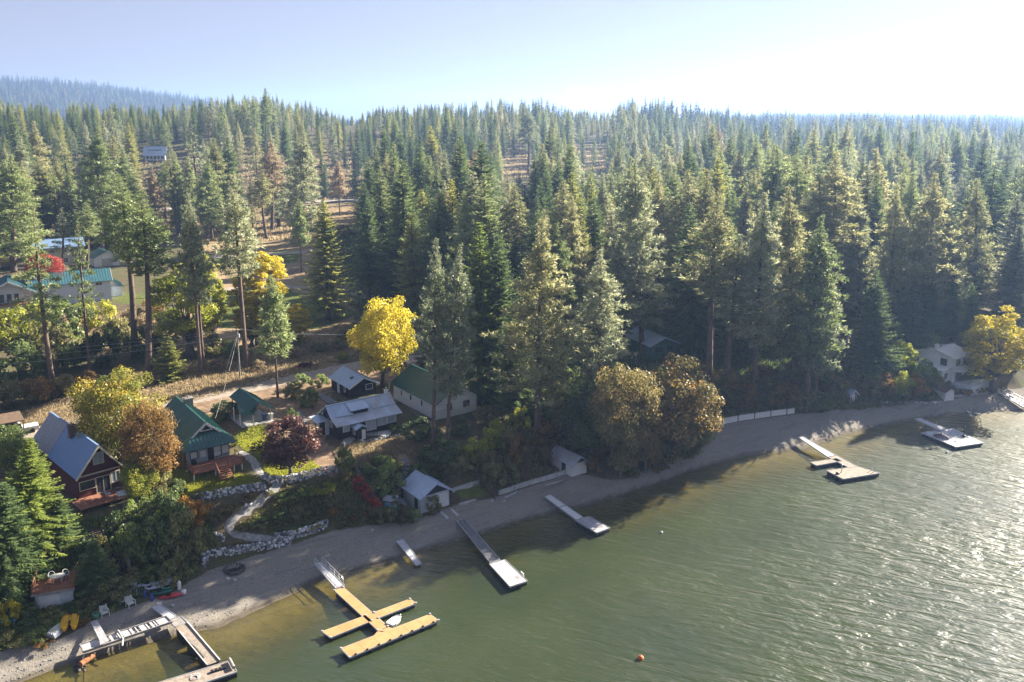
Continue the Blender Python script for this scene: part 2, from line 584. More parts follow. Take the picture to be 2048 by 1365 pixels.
VAR = {}
def register(kind, gen, H, m, bark='bark'):
    w, t, ti = gen
    VAR.setdefault(kind, []).append((w.mesh(kind + '_trunk', M[bark], True), leaf_mesh(kind + '_crown', t, ti, LM[m]), H, float(np.percentile(np.hypot(t[..., 0], t[..., 1]), 97)), m))

for i in range(4):
    register('pine_bare', pine(100 + i, 30, (.5, .48, .58, .44)[i], (3.6, 3.3, 3.1, 3.9)[i], 1.15), 30, 'pine')
for i in range(5):
    register('pine_full', pine(120 + i, 30, (.16, .24, .2, .3, .12)[i], (5.1, 4.7, 5.5, 4.6, 5.0)[i], 1.35), 30, 'pine')
for i in range(2):
    register('pine_sparse', pine(160 + i, 30, .4, 3.4, .5, .8), 30, 'pine')
for i in range(2):
    register('pine_young', pine(140 + i, 16, .38, 2.3, .8), 16, 'pine')
for i in range(6):
    register('fir', fir(200 + i, 25, (4.2, 4.7, 3.9, 5.0, 4.3, 3.8)[i], (.05, .1, .16, .05, .2, .1)[i], (1, 1.4, .8, 1.2, 1, 1.5)[i]), 25, 'fir')
for i in range(3):
    register('fir_small', fir(220 + i, 9, 2.0, .03, .7, .32), 9, 'fir', 'grey_bark')
for i in range(3):
    register('broad', broad(300 + i, 12, 5.0, .57, .43, 120, 190, .25, .22), 12, 'maple', 'grey_bark')
for i in range(2):
    register('tall_broad', broad(320 + i, 16, 3.6, .56, .44, 110, 160, .26, .3, stems=2), 16, 'lime', 'grey_bark')
for i in range(2):
    register('poplar', broad(330 + i, 16, 2.5, .54, .46, 100, 150, .25, .15), 16, 'yellow', 'grey_bark')
register('plum', broad(340, 6.5, 3.4, .6, .4, 80, 100, .26, .15, trunk=.16), 6.5, 'purple', 'grey_bark')
for i in range(5):
    register('shrub', broad(360 + i, 2.2, 1.5, .5, .5, 34, 95, .15, .25, trunk=.05, stems=3), 2.2, 'green', 'grey_bark')

NAMES = {'pine_bare': 'pine_tree', 'pine_full': 'pine_tree', 'pine_young': 'pine_tree', 'pine_sparse': 'pine_tree', 'fir': 'fir_tree', 'fir_small': 'fir_tree',
         'broad': 'maple_tree', 'tall_broad': 'deciduous_tree', 'poplar': 'poplar_tree', 'plum': 'plum_tree', 'shrub': 'shrub'}
CATS = {'pine_tree': 'pine tree', 'fir_tree': 'fir tree', 'maple_tree': 'maple tree', 'deciduous_tree': 'deciduous tree', 'poplar_tree': 'poplar tree', 'plum_tree': 'plum tree', 'shrub': 'shrub'}
SHADES = {'pine': 'olive green', 'pine_grey': 'grey-green', 'pine_warm': 'tawny', 'fir': 'deep green', 'farfir': 'dark', 'fir_bright': 'bright green', 'fir_yellow': 'yellowish', 'dead': 'rusty brown',
          'yellow': 'yellow', 'autumn': 'orange-brown', 'lime': 'yellow-green', 'maple': 'golden', 'orange': 'orange', 'russet': 'russet', 'purple': 'purple', 'red': 'red', 'green': 'green',
          'olive': 'olive', 'brownolive': 'brownish', 'darkgreen': 'dark green', 'straw': 'straw'}
PLACED = []     # [object, name, shade, px, label]

def plant(kind, X, Y, z, h, wid=None, m=None, var=None, label=None, group=None, lean=(0, 0), rot=None, name=None, parts=True):
    vs = VAR[kind]
    tm, cm, H, rad, dm = vs[(var if var is not None else random.randrange(len(vs))) % len(vs)]
    s = h / H
    sx = s if wid is None else max(.45 * s, min(2.2 * s, wid / 2 / rad))
    nm = name or NAMES[kind]
    o = thing(nm, label, CATS.get(nm, nm.replace('_', ' ')), (X, Y, z - .08), rot if rot is not None else random.uniform(0, 6.28), group)
    o.rotation_euler[0], o.rotation_euler[1] = lean[0], lean[1]
    o.scale = (sx, sx, s)
    t = bpy.data.objects.new('stem' if kind == 'shrub' else 'trunk', tm)
    c = bpy.data.objects.new('foliage' if kind == 'shrub' else 'crown', cm)
    for q in (t, c):
        COL.objects.link(q)
        q.parent = o
    m = m or dm
    if m != dm:
        c.material_slots[0].link = 'OBJECT'
        c.material_slots[0].material = LM[m]
    PLACED.append([o, nm, SHADES[m], proj((X, Y, z + h * .6)), label])
    return o

def ptree(kind, xt, yt, xb, yb, wpx=None, m=None, var=None, label=None, base=None, **kw):
    """tree standing at pixel (xb, yb) whose top reaches pixel row yt"""
    p = G(xb, yb) if base is None else np.array(base)
    zt = top_z(p[0], p[1], yt)
    h = zt - p[2]
    d = p[1] * CT
    wid = None if wpx is None else wpx * (p[1] * CT - (p[2] + h / 2 - CAMH) * ST) / F
    lean = math.atan2((xt - proj((p[0], p[1], zt))[0]) / F * d, h)
    return plant(kind, p[0], p[1], p[2], h, wid, m, var, label, lean=(0, max(-.09, min(.09, lean))), rot=None if abs(lean) < .01 else 0.0, **kw)
# ------------------------------------------------------------------ the ground sheet
def axis_pts(lo, f0, f1, hi, step, grow=1.09):
    mid = list(np.arange(f0, f1, step))
    a, s, x = [], step, f0
    while x > lo:
        s *= grow
        x -= s
        a.append(x)
    b, s, x = [], step, mid[-1]
    while x < hi:
        s *= grow
        x += s
        b.append(x)
    return np.array(a[::-1] + mid + b)

def inpoly(X, Y, poly):
    ins = np.zeros(X.shape, bool)
    n = len(poly)
    for i in range(n):
        x1, y1 = poly[i]
        x2, y2 = poly[(i + 1) % n]
        if y1 == y2:
            continue
        c = ((y1 > Y) != (y2 > Y)) & (X < (x2 - x1) * (Y - y1) / (y2 - y1) + x1)
        ins ^= c
    return ins

def gpoly(px):
    return [tuple(G(x, y)[:2]) for x, y in px]

LAWN = [gpoly(q) for q in [
    [(470, 868), (520, 850), (565, 880), (640, 935), (545, 955), (515, 930), (490, 900)],
    [(345, 940), (480, 948), (535, 962), (385, 996), (350, 985)],
    [(912, 1003), (985, 988), (962, 965), (912, 985)],
    [(425, 590), (520, 560), (640, 600), (725, 625), (630, 660), (430, 655)],
    [(228, 590), (335, 590), (325, 612), (230, 606)], [(230, 660), (300, 660), (300, 695), (235, 695)],
    [(765, 775), (860, 735), (905, 742), (810, 795)], [(410, 510), (600, 505), (600, 530), (420, 535)]]]
TAN = [gpoly(q) for q in [
    [(-20, 850), (250, 750), (430, 715), (560, 690), (690, 648), (740, 668), (700, 722), (560, 758), (400, 800), (150, 850)],
    [(395, 478), (640, 468), (720, 560), (705, 650), (600, 690), (430, 695), (360, 640)],
    [(500, 409), (745, 404), (750, 448), (520, 455)], [(400, 490), (600, 492), (600, 510), (410, 508)],
    [(690, 895), (860, 868), (880, 915), (700, 935)], [(120, 640), (330, 615), (380, 690), (150, 720)],
    [(1000, 318), (1070, 315), (1066, 348), (1000, 348)], [(1150, 302), (1215, 300), (1200, 330), (1150, 330)],
    [(330, 315), (410, 310), (420, 345), (340, 350)], [(60, 395), (260, 395), (330, 470), (330, 490), (60, 450)]]]
DIRT = [gpoly(q) for q in [
    [(-20, 935), (130, 855), (420, 800), (640, 745), (740, 725), (900, 712), (910, 730), (760, 770), (600, 800), (420, 828), (330, 840), (60, 905)],
    [(440, 835), (560, 800), (660, 790), (650, 880), (700, 960), (640, 950), (560, 860)],
    [(440, 575), (520, 545), (600, 540), (600, 555), (480, 570)], [(740, 800), (800, 770), (860, 760), (830, 800)]]]

xs = axis_pts(-6500, -78, 104, 6500, .62)
ys = axis_pts(20, 62, 168, 6600, .62)
GX, GY = np.meshgrid(xs, ys)
GZ = hgt(GX, GY)
nearm = np.exp(-((GX - 10) / 140) ** 2 - ((GY - 115) / 90) ** 2)
GZ = GZ + nearm * .018 * (np.sin(GX * 2.1 + np.sin(GY * 1.7) * 2) + np.cos(GY * 2.7 + GX * .8))
nx_, ny_ = len(xs), len(ys)
V = np.stack([GX, GY, GZ], -1).reshape(-1, 3)
ii = np.arange(nx_ * ny_).reshape(ny_, nx_)
Q = np.stack([ii[:-1, :-1], ii[:-1, 1:], ii[1:, 1:], ii[1:, :-1]], -1).reshape(-1, 4)

def sheet(name, V, Q, attrs, m, kind='structure', smooth=True):
    me = bpy.data.meshes.new(name)
    me.vertices.add(len(V))
    me.vertices.foreach_set('co', V.reshape(-1).astype(np.float32))
    me.loops.add(len(Q) * 4)
    me.loops.foreach_set('vertex_index', Q.reshape(-1).astype(np.int32))
    me.polygons.add(len(Q))
    me.polygons.foreach_set('loop_start', np.arange(0, len(Q) * 4, 4, dtype=np.int32))
    me.polygons.foreach_set('loop_total', np.full(len(Q), 4, dtype=np.int32))
    if smooth:
        me.polygons.foreach_set('use_smooth', np.ones(len(Q), bool))
    for k, a in attrs.items():
        at = me.attributes.new(k, 'FLOAT', 'POINT')
        at.data.foreach_set('value', a.reshape(-1).astype(np.float32))
    me.materials.append(m)
    me.update(calc_edges=True)
    o = bpy.data.objects.new(name, me)
    COL.objects.link(o)
    o['kind'] = kind
    return o

def zone(polys):
    z = np.zeros(GX.shape)
    for p in polys:
        z = np.maximum(z, inpoly(GX, GY, p).astype(float))
    k = z.copy()        # soften by one cell each way
    k[1:-1, 1:-1] = (z[1:-1, 1:-1] * 2 + z[:-2, 1:-1] + z[2:, 1:-1] + z[1:-1, :-2] + z[1:-1, 2:]) / 6
    return k

gr, gb = rb(GX, GY)
gb0 = np.interp(gr, C0[:, 0], C0[:, 1])
gb1 = np.interp(gr, C1[:, 0], C1[:, 1])
beach_a = np.clip((gb1 - gb) / .9 + .3, 0, 1)
wet_a = np.clip(1.25 - np.abs(GZ - .06) / .13, 0, 1) * (GY < 400)
under_a = np.clip(-GZ / .5, 0, 1) * (GY < 700)
far_a = np.clip((GY - 500) / 400, 0, 1)

def ramp(N, fac, L, stops):
    cr = N.new('ShaderNodeValToRGB')
    e = cr.color_ramp.elements
    e[0].position, e[0].color = stops[0][0], (*stops[0][1], 1)
    e[1].position, e[1].color = stops[-1][0], (*stops[-1][1], 1)
    for p, c in stops[1:-1]:
        q = e.new(p)
        q.color = (*c, 1)
    L.new(fac, cr.inputs['Fac'])
    return cr.outputs['Color']

def ground_mat():
    m = bpy.data.materials.new('ground')
    nt, N, L = nodes_of(m)
    out = N.new('ShaderNodeOutputMaterial')
    bs = N.new('ShaderNodeBsdfPrincipled')
    bs.inputs['Roughness'].default_value = .95
    bs.inputs['Specular IOR Level'].default_value = .1
    tc = N.new('ShaderNodeTexCoord')
    def noise(sc, det=7, ro=.65, stretch=None):
        n = N.new('ShaderNodeTexNoise')
        n.inputs['Scale'].default_value = sc
        n.inputs['Detail'].default_value = det
        n.inputs['Roughness'].default_value = ro
        if stretch:
            mp = N.new('ShaderNodeMapping')
            mp.vector_type = 'TEXTURE'
            mp.inputs['Scale'].default_value = tuple(1 / q for q in stretch)
            mp.inputs['Rotation'].default_value = (0, 0, R(YAW))
            L.new(tc.outputs['Object'], mp.inputs['Vector'])
            L.new(mp.outputs['Vector'], n.inputs['Vector'])
        else:
            L.new(tc.outputs['Object'], n.inputs['Vector'])
        return n.outputs['Fac']
    big, fine, tiny = noise(.14), noise(1.1), noise(5.5, 4)
    def attr(nm):
        a = N.new('ShaderNodeAttribute')
        a.attribute_name = nm
        return a.outputs['Fac']
    def math_(op, a, b):
        n = N.new('ShaderNodeMath')
        n.operation = op
        n.use_clamp = True
        for i, q in enumerate((a, b)):
            if isinstance(q, (int, float)):
                n.inputs[i].default_value = q
            else:
                L.new(q, n.inputs[i])
        return n.outputs[0]
    def rough_edge(a, amt=.9, sharp=3.5):
        """break an attribute's border up with noise"""
        n = N.new('ShaderNodeMath')
        n.operation = 'MULTIPLY_ADD'
        n.inputs[1].default_value = amt
        n.inputs[2].default_value = -amt * .5
        L.new(fine, n.inputs[0])
        s = N.new('ShaderNodeMath')
        s.operation = 'ADD'
        L.new(a, s.inputs[0])
        L.new(n.outputs[0], s.inputs[1])
        k = N.new('ShaderNodeMath')
        k.operation = 'MULTIPLY_ADD'
        k.use_clamp = True
        k.inputs[1].default_value = sharp
        k.inputs[2].default_value = .5 - .5 * sharp
        L.new(s.outputs[0], k.inputs[0])
        return k.outputs[0]
    def mix(a, b, f):
        n = N.new('ShaderNodeMix')
        n.data_type = 'RGBA'
        L.new(f, n.inputs['Factor'])
        L.new(a, n.inputs['A'])
        L.new(b, n.inputs['B'])
        return n.outputs['Result']
    floor_ = ramp(N, fine, L, [(.3, (.05, .043, .027)), (.5, (.10, .077, .047)), (.7, (.16, .118, .07))])
    floor2 = ramp(N, tiny, L, [(.3, (.045, .057, .022)), (.55, (.09, .094, .042)), (.75, (.17, .14, .07))])
    col = mix(floor_, floor2, ramp(N, big, L, [(.4, (0, 0, 0)), (.6, (1, 1, 1))]))
    tan = ramp(N, tiny, L, [(.25, (.13, .09, .048)), (.5, (.28, .205, .115)), (.75, (.43, .34, .21))])
    tan2 = ramp(N, fine, L, [(.35, (.17, .12, .065)), (.6, (.33, .25, .145))])
    tan = mix(tan, tan2, big)
    col = mix(col, tan, rough_edge(attr('tan'), 1.1))
    dirt = ramp(N, fine, L, [(.3, (.13, .088, .058)), (.5, (.21, .145, .095)), (.7, (.30, .22, .15))])
    col = mix(col, dirt, rough_edge(attr('dirt'), 1.0))
    lawn = ramp(N, tiny, L, [(.3, (.045, .07, .014)), (.55, (.09, .115, .025)), (.75, (.17, .165, .05))])
    lawn2 = ramp(N, fine, L, [(.4, (.05, .075, .016)), (.65, (.16, .15, .05))])
    lawn = mix(lawn, lawn2, big)
    col = mix(col, lawn, rough_edge(attr('lawn'), .7))
    streak = noise(.6, 6, .6, (.18, 1.6, 1))
    grav = ramp(N, tiny, L, [(.3, (.13, .12, .11)), (.5, (.22, .20, .175)), (.72, (.35, .32, .285))])
    grav2 = ramp(N, streak, L, [(.35, (.15, .14, .12)), (.5, (.25, .225, .195)), (.62, (.20, .185, .135)), (.7, (.31, .285, .245))])
    grav = mix(grav, grav2, math_('MULTIPLY', big, 1.1))
    col = mix(col, grav, rough_edge(attr('beach'), .8, 4))
    wet = ramp(N, fine, L, [(.3, (.055, .045, .032)), (.7, (.10, .082, .058))])
    col = mix(col, wet, math_('MULTIPLY', attr('wet'), .92))
    bed = ramp(N, fine, L, [(.3, (.11, .085, .022)), (.55, (.21, .165, .045)), (.75, (.30, .24, .08))])
    col = mix(col, bed, attr('under'))
    L.new(col, bs.inputs['Base Color'])
    bp = N.new('ShaderNodeBump')
    bp.inputs['Strength'].default_value = .5
    bp.inputs['Distance'].default_value = .12
    hs = N.new('ShaderNodeMath')
    hs.operation = 'ADD'
    L.new(fine, hs.inputs[0])
    L.new(tiny, hs.inputs[1])
    L.new(hs.outputs[0], bp.inputs['Height'])
    L.new(bp.outputs['Normal'], bs.inputs['Normal'])
    L.new(bs.outputs[0], out.inputs['Surface'])
    return m

ground = sheet('ground', V, Q, {'lawn': zone(LAWN), 'tan': zone(TAN), 'dirt': zone(DIRT), 'beach': beach_a, 'wet': wet_a, 'under': under_a}, ground_mat())
GROUND_ZONE = {'lawn': LAWN, 'tan': TAN, 'dirt': DIRT}

# ------------------------------------------------------------------ strips laid on the ground
def strip(name, line, width, m, lift=.05, px=True, step=.8, kind='structure', jag=0.0):
    pts = np.array([G(x, y)[:2] for x, y in line]) if px else np.array(line)
    seg = np.concatenate([[0], np.cumsum(np.hypot(*np.diff(pts, axis=0).T))])
    n = max(3, int(seg[-1] / step))
    t = np.linspace(0, seg[-1], n)
    X, Y = np.interp(t, seg, pts[:, 0]), np.interp(t, seg, pts[:, 1])
    for _ in range(6):
        X[1:-1] = (X[:-2] + 2 * X[1:-1] + X[2:]) / 4
        Y[1:-1] = (Y[:-2] + 2 * Y[1:-1] + Y[2:]) / 4
    dx, dy = np.gradient(X), np.gradient(Y)
    l = np.hypot(dx, dy)
    nx, ny = -dy / l, dx / l
    W = np.interp(t, seg, width) if not np.isscalar(width) else np.full(n, width)
    k = 7
    u = np.linspace(-.5, .5, k)
    A = X[:, None] + nx[:, None] * W[:, None] * u
    B = Y[:, None] + ny[:, None] * W[:, None] * u
    if jag:
        g = np.random.default_rng(5)
        A[:, [0, -1]] += g.normal(0, jag, (n, 2))
        B[:, [0, -1]] += g.normal(0, jag, (n, 2))
    Z = hgt(A, B) + lift + .02
    Z[:, [0, -1]] -= .1
    Vv = np.stack([A, B, Z], -1).reshape(-1, 3)
    id_ = np.arange(n * k).reshape(n, k)
    q = np.stack([id_[:-1, :-1], id_[1:, :-1], id_[1:, 1:], id_[:-1, 1:]], -1).reshape(-1, 4)
    return sheet(name, Vv, q, {}, m, kind)

M['road'] = mat('gravel_road', (.20, .165, .135), .95, rgb2=(.36, .31, .26), scale=1.6, bump=.25)
M['farroad'] = mat('pale_road', (.3, .26, .22), .95, rgb2=(.42, .37, .31), scale=.6)
M['path'] = mat('stone_path', (.15, .145, .14), .9, rgb2=(.40, .39, .37), scale=3.2, bump=.35)
strip('road', [(-60, 925), (60, 873), (130, 850), (270, 822), (400, 796), (520, 772), (620, 751), (700, 733), (765, 722), (850, 716), (930, 712)], 4.1, M['road'], .09, jag=.12)
strip('road_2', [(300, 420), (430, 413), (520, 408), (640, 404), (745, 400), (860, 398), (1000, 392)], 6.5, M['farroad'], .25, step=4)
strip('road_3', [(405, 515), (500, 512), (600, 506), (640, 500)], 4.5, M['farroad'], .15, step=2)
strip('driveway', [(420, 582), (520, 574), (600, 575), (680, 580), (740, 596)], 3.5, M['road'], .12, step=1.5)
strip('path', [(478, 905), (503, 912), (512, 932), (520, 952), (540, 962), (556, 970)], 1.15, M['path'], .05, jag=.1)
strip('path_2', [(560, 968), (535, 990), (500, 1014), (470, 1035), (445, 1058), (440, 1066), (470, 1073), (520, 1075), (570, 1080), (583, 1088)], .95, M['path'], .06, jag=.13)
strip('path_3', [(690, 890), (700, 872), (760, 868), (800, 858)], 1.5, M['path'], .05)

# ------------------------------------------------------------------ water
def water_mat():
    m = bpy.data.materials.new('lake_water')
    nt, N, L = nodes_of(m)
    out = N.new('ShaderNodeOutputMaterial')
    tc = N.new('ShaderNodeTexCoord')
    at = N.new('ShaderNodeAttribute')
    at.attribute_name = 'depth'
    def noise(sc, stretch, rot, det=3, dist=0.0, ro=.5):
        mp = N.new('ShaderNodeMapping')
        mp.vector_type = 'TEXTURE'
        mp.inputs['Scale'].default_value = tuple(1 / q for q in stretch)
        mp.inputs['Rotation'].default_value = (0, 0, R(rot))
        n = N.new('ShaderNodeTexNoise')
        n.inputs['Scale'].default_value = sc
        n.inputs['Detail'].default_value = det
        n.inputs['Roughness'].default_value = ro
        n.inputs['Distortion'].default_value = dist
        L.new(tc.outputs['Object'], mp.inputs['Vector'])
        L.new(mp.outputs['Vector'], n.inputs['Vector'])
        return n.outputs['Fac']
    w1 = noise(.72, (.38, 1.45, 1), -16, 3, .6)
    w2 = noise(1.7, (.5, 1.4, 1), -30, 2, .4)
    w3 = noise(.05, (1, 1, 1), 0, 3)
    sm = N.new('ShaderNodeMath')
    sm.operation = 'MULTIPLY_ADD'
    sm.inputs[1].default_value = .22
    L.new(w2, sm.inputs[0])
    L.new(w1, sm.inputs[2])
    # wind: calmer near the bank, rougher out on the lake
    amp = N.new('ShaderNodeMapRange')
    amp.inputs['From Min'].default_value = .3
    amp.inputs['From Max'].default_value = 3.5
    amp.inputs['To Min'].default_value = .35
    amp.inputs['To Max'].default_value = 1.0
    L.new(at.outputs['Fac'], amp.inputs['Value'])
    bp = N.new('ShaderNodeBump')
    bp.inputs['Distance'].default_value = .5
    gust = N.new('ShaderNodeMapRange')
    gust.inputs['From Min'].default_value = .35
    gust.inputs['From Max'].default_value = .65
    gust.inputs['To Min'].default_value = .55
    gust.inputs['To Max'].default_value = 1.15
    L.new(w3, gust.inputs['Value'])
    am = N.new('ShaderNodeMath')
    am.operation = 'MULTIPLY'
    L.new(amp.outputs[0], am.inputs[0])
    L.new(gust.outputs[0], am.inputs[1])
    L.new(am.outputs[0], bp.inputs['Strength'])
    L.new(sm.outputs[0], bp.inputs['Height'])
    cr = ramp(N, w3, L, [(.35, (.021, .033, .012)), (.65, (.034, .047, .016))])
    body = N.new('ShaderNodeBsdfDiffuse')
    L.new(cr, body.inputs['Color'])
    tr = N.new('ShaderNodeBsdfTransparent')
    tr.inputs['Color'].default_value = (.80, .76, .45, 1)
    mr = N.new('ShaderNodeMapRange')
    mr.interpolation_type = 'SMOOTHSTEP'
    mr.inputs['From Min'].default_value = .0
    mr.inputs['From Max'].default_value = 1.3
    mr.inputs['To Min'].default_value = .08
    mr.inputs['To Max'].default_value = 1.0
    L.new(at.outputs['Fac'], mr.inputs['Value'])
    mx = N.new('ShaderNodeMixShader')
    L.new(mr.outputs[0], mx.inputs[0])
    L.new(tr.outputs[0], mx.inputs[1])
    L.new(body.outputs[0], mx.inputs[2])
    gl = N.new('ShaderNodeBsdfGlossy')
    gl.inputs['Roughness'].default_value = .29
    L.new(bp.outputs['Normal'], gl.inputs['Normal'])
    lw = N.new('ShaderNodeLayerWeight')      # Schlick's curve: the same from above and below
    lw.inputs['Blend'].default_value = .5
    L.new(bp.outputs['Normal'], lw.inputs['Normal'])
    pw = N.new('ShaderNodeMath')
    pw.operation = 'POWER'
    pw.inputs[1].default_value = 3.3
    L.new(lw.outputs['Facing'], pw.inputs[0])
    fr = N.new('ShaderNodeMath')
    fr.operation = 'MULTIPLY_ADD'
    fr.use_clamp = True
    fr.inputs[1].default_value = .96
    fr.inputs[2].default_value = .04
    L.new(pw.outputs[0], fr.inputs[0])
    m2 = N.new('ShaderNodeMixShader')
    L.new(fr.outputs[0], m2.inputs[0])
    L.new(mx.outputs[0], m2.inputs[1])
    L.new(gl.outputs[0], m2.inputs[2])
    L.new(m2.outputs[0], out.inputs['Surface'])
    return m

wx = axis_pts(-400, -75, 110, 1600, 1.3, 1.12)
wy = axis_pts(-60, 55, 160, 420, 1.3, 1.12)
WX, WY = np.meshgrid(wx, wy)
WD = -hgt(WX, WY, False)
idw = np.arange(WX.size).reshape(WX.shape)
QW = np.stack([idw[:-1, :-1], idw[:-1, 1:], idw[1:, 1:], idw[1:, :-1]], -1).reshape(-1, 4)
keep = (WD.reshape(-1)[QW] > -.35).any(1)
used, inv = np.unique(QW[keep], return_inverse=True)
WV = np.stack([WX, WY, WX * 0], -1).reshape(-1, 3)[used]
water = sheet('water', WV, inv.reshape(-1, 4), {'depth': WD.reshape(-1)[used]}, water_mat())

# ------------------------------------------------------------------ sky, sun, air
SUN_AZ, SUN_EL = 50.0, 26.5
world = bpy.data.worlds.new('World')
SC.world = world
world.use_nodes = True
nt = world.node_tree
N, L = nt.nodes, nt.links
N.clear()
wo = N.new('ShaderNodeOutputWorld')
bg = N.new('ShaderNodeBackground')
sky = N.new('ShaderNodeTexSky')
sky.sky_type = 'NISHITA'
sky.sun_disc = False
sky.sun_elevation = R(SUN_EL)
sky.sun_rotation = R(SUN_AZ)
sky.altitude = 600
sky.air_density = 1.0
sky.dust_density = .8
sky.ozone_density = 2.2
# one small bright cloud low over the ridge
tc = N.new('ShaderNodeTexCoord')
cd = unit(ray(1168, 203))
vm = N.new('ShaderNodeVectorMath')
vm.operation = 'SUBTRACT'
vm.inputs[1].default_value = tuple(cd)
L.new(tc.outputs['Generated'], vm.inputs[0])
mp = N.new('ShaderNodeMapping')
mp.inputs['Scale'].default_value = (27, 27, 62)
L.new(vm.outputs[0], mp.inputs['Vector'])
ln = N.new('ShaderNodeVectorMath')
ln.operation = 'LENGTH'
L.new(mp.outputs[0], ln.inputs[0])
nz = N.new('ShaderNodeTexNoise')
nz.inputs['Scale'].default_value = 34
nz.inputs['Detail'].default_value = 7
L.new(tc.outputs['Generated'], nz.inputs['Vector'])
ad = N.new('ShaderNodeMath')
ad.operation = 'MULTIPLY_ADD'
ad.inputs[1].default_value = 2.2
L.new(nz.outputs['Fac'], ad.inputs[0])
L.new(ln.outputs['Value'], ad.inputs[2])
mr = N.new('ShaderNodeMapRange')
mr.interpolation_type = 'SMOOTHSTEP'
mr.inputs['From Min'].default_value = 2.0
mr.inputs['From Max'].default_value = 1.25
L.new(ad.outputs[0], mr.inputs['Value'])
mc = N.new('ShaderNodeMix')
mc.data_type = 'RGBA'
mc.inputs['B'].default_value = (3.6, 3.55, 3.6, 1)
ml = N.new('ShaderNodeMath')
ml.operation = 'MULTIPLY'
ml.inputs[1].default_value = 1.0
L.new(mr.outputs[0], ml.inputs[0])
L.new(ml.outputs[0], mc.inputs['Factor'])
gm = N.new('ShaderNodeGamma')          # evens the sky out between the sun's side and the far side
gm.inputs['Gamma'].default_value = .32
L.new(sky.outputs[0], gm.inputs['Color'])
tn = N.new('ShaderNodeVectorMath')
tn.operation = 'MULTIPLY'
tn.inputs[1].default_value = (1.0, .95, 1.14)
L.new(gm.outputs[0], tn.inputs[0])
L.new(tn.outputs[0], mc.inputs['A'])
L.new(mc.outputs['Result'], bg.inputs['Color'])
bg.inputs['Strength'].default_value = .062
L.new(bg.outputs[0], wo.inputs['Surface'])

sl = bpy.data.lights.new('sun', 'SUN')
sl.energy = 4.4
sl.angle = R(.55)
sl.color = (1.0, .90, .74)
so = bpy.data.objects.new('sun', sl)
COL.objects.link(so)
to = Vector((math.sin(R(SUN_AZ)) * math.cos(R(SUN_EL)), math.cos(R(SUN_AZ)) * math.cos(R(SUN_EL)), math.sin(R(SUN_EL))))
so.rotation_euler = to.to_track_quat('Z', 'Y').to_euler()
so.location = (100, 60, 120)

hz = MB()
hz.hexa([(-6400, -90, -7), (6400, -90, -7), (6400, 6500, -7), (-6400, 6500, -7)], [(-6400, -90, 215), (6400, -90, 215), (6400, 6500, 215), (-6400, 6500, 215)])
hm = bpy.data.materials.new('haze')
nt2, N2, L2 = nodes_of(hm)
ho = N2.new('ShaderNodeOutputMaterial')
pv = N2.new('ShaderNodeVolumePrincipled')
pv.inputs['Color'].default_value = (.36, .56, 1.0, 1)
pv.inputs['Density'].default_value = .00021
pv.inputs['Anisotropy'].default_value = .42
L2.new(pv.outputs[0], ho.inputs['Volume'])
haze = hz.build('haze', hm)
haze['kind'] = 'stuff'

# ------------------------------------------------------------------ camera and render settings
cam = bpy.data.cameras.new('camera')
cam.sensor_width = 36
cam.lens = F / 2048 * 36
cam.shift_y = (CY - 682.5) / 2048
cam.clip_start = .5
cam.clip_end = 20000
co = bpy.data.objects.new('camera', cam)
COL.objects.link(co)
co.location = (0, 0, CAMH)
co.rotation_euler = (math.pi / 2 - TH, 0, 0)
SC.camera = co
SC.view_settings.view_transform = 'Standard'
SC.view_settings.look = 'None'
SC.view_settings.exposure = 0.0
SC.view_settings.gamma = 1.0
cy = SC.cycles
cy.max_bounces = 8
cy.diffuse_bounces = 4
cy.glossy_bounces = 2
cy.transmission_bounces = 4
cy.transparent_max_bounces = 6
cy.volume_bounces = 0
cy.caustics_reflective = False
cy.caustics_refractive = False
cy.use_denoising = True
cy.sample_clamp_indirect = 6
# ------------------------------------------------------------------ buildings
M['white'] = mat('white_paint', (.62, .62, .60), .6, var=.07, scale=3)
M['cream'] = mat('cream_trim', (.62, .58, .46), .6, var=.08, scale=3)
M['glass'] = mat('window_glass', (.04, .05, .06), .06, var=.3, scale=1.2, spec=.8)
M['blind'] = mat('white_blind', (.55, .56, .56), .4, var=.06, scale=2, spec=.5)
M['palepane'] = mat('pale_pane', (.36, .42, .46), .35, var=.2, scale=1.5, spec=.5, stretch=(4, 4, .3))  # pale panes; the navy cabin's window reflections are put into this colour
M['darkred'] = mat('dark_red_boards', (.10, .03, .03), .75, var=.2, scale=2, stretch=(1, 1, .2))
M['blueroof'] = mat('blue_grey_shingles', (.12, .20, .35), .6, rgb2=(.18, .27, .43), scale=5, bump=.2)
M['paleroof'] = mat('weathered_pale_shingles', (.22, .23, .27), .75, rgb2=(.34, .34, .37), scale=4)
M['greenroof'] = mat('green_metal', (.022, .088, .08), .36, var=.14, scale=.8, spec=.5)
M['tealroof'] = mat('teal_metal', (.05, .14, .16), .35, var=.14, scale=.7, spec=.5)
M['greyroof'] = mat('grey_metal', (.33, .41, .52), .4, rgb2=(.43, .51, .62), scale=.9, spec=.5)  # bluish because the sky's reflection is put into the roof colour
M['greyroof2'] = mat('stained_grey_metal', (.30, .29, .30), .45, rgb2=(.42, .50, .60), scale=.55, spec=.5)
M['navy'] = mat('navy_boards', (.018, .018, .032), .7, var=.3, scale=3, stretch=(1, 1, .2))
M['paleblue'] = mat('pale_blue_boards', (.27, .33, .35), .75, var=.1, scale=2, stretch=(3, 3, .3))
M['ochre'] = mat('ochre_boards', (.16, .11, .035), .8, var=.3, scale=2, stretch=(1, 1, .2))
M['stone'] = mat('chimney_stone', (.10, .09, .085), .9, rgb2=(.30, .28, .26), scale=5, bump=.4)
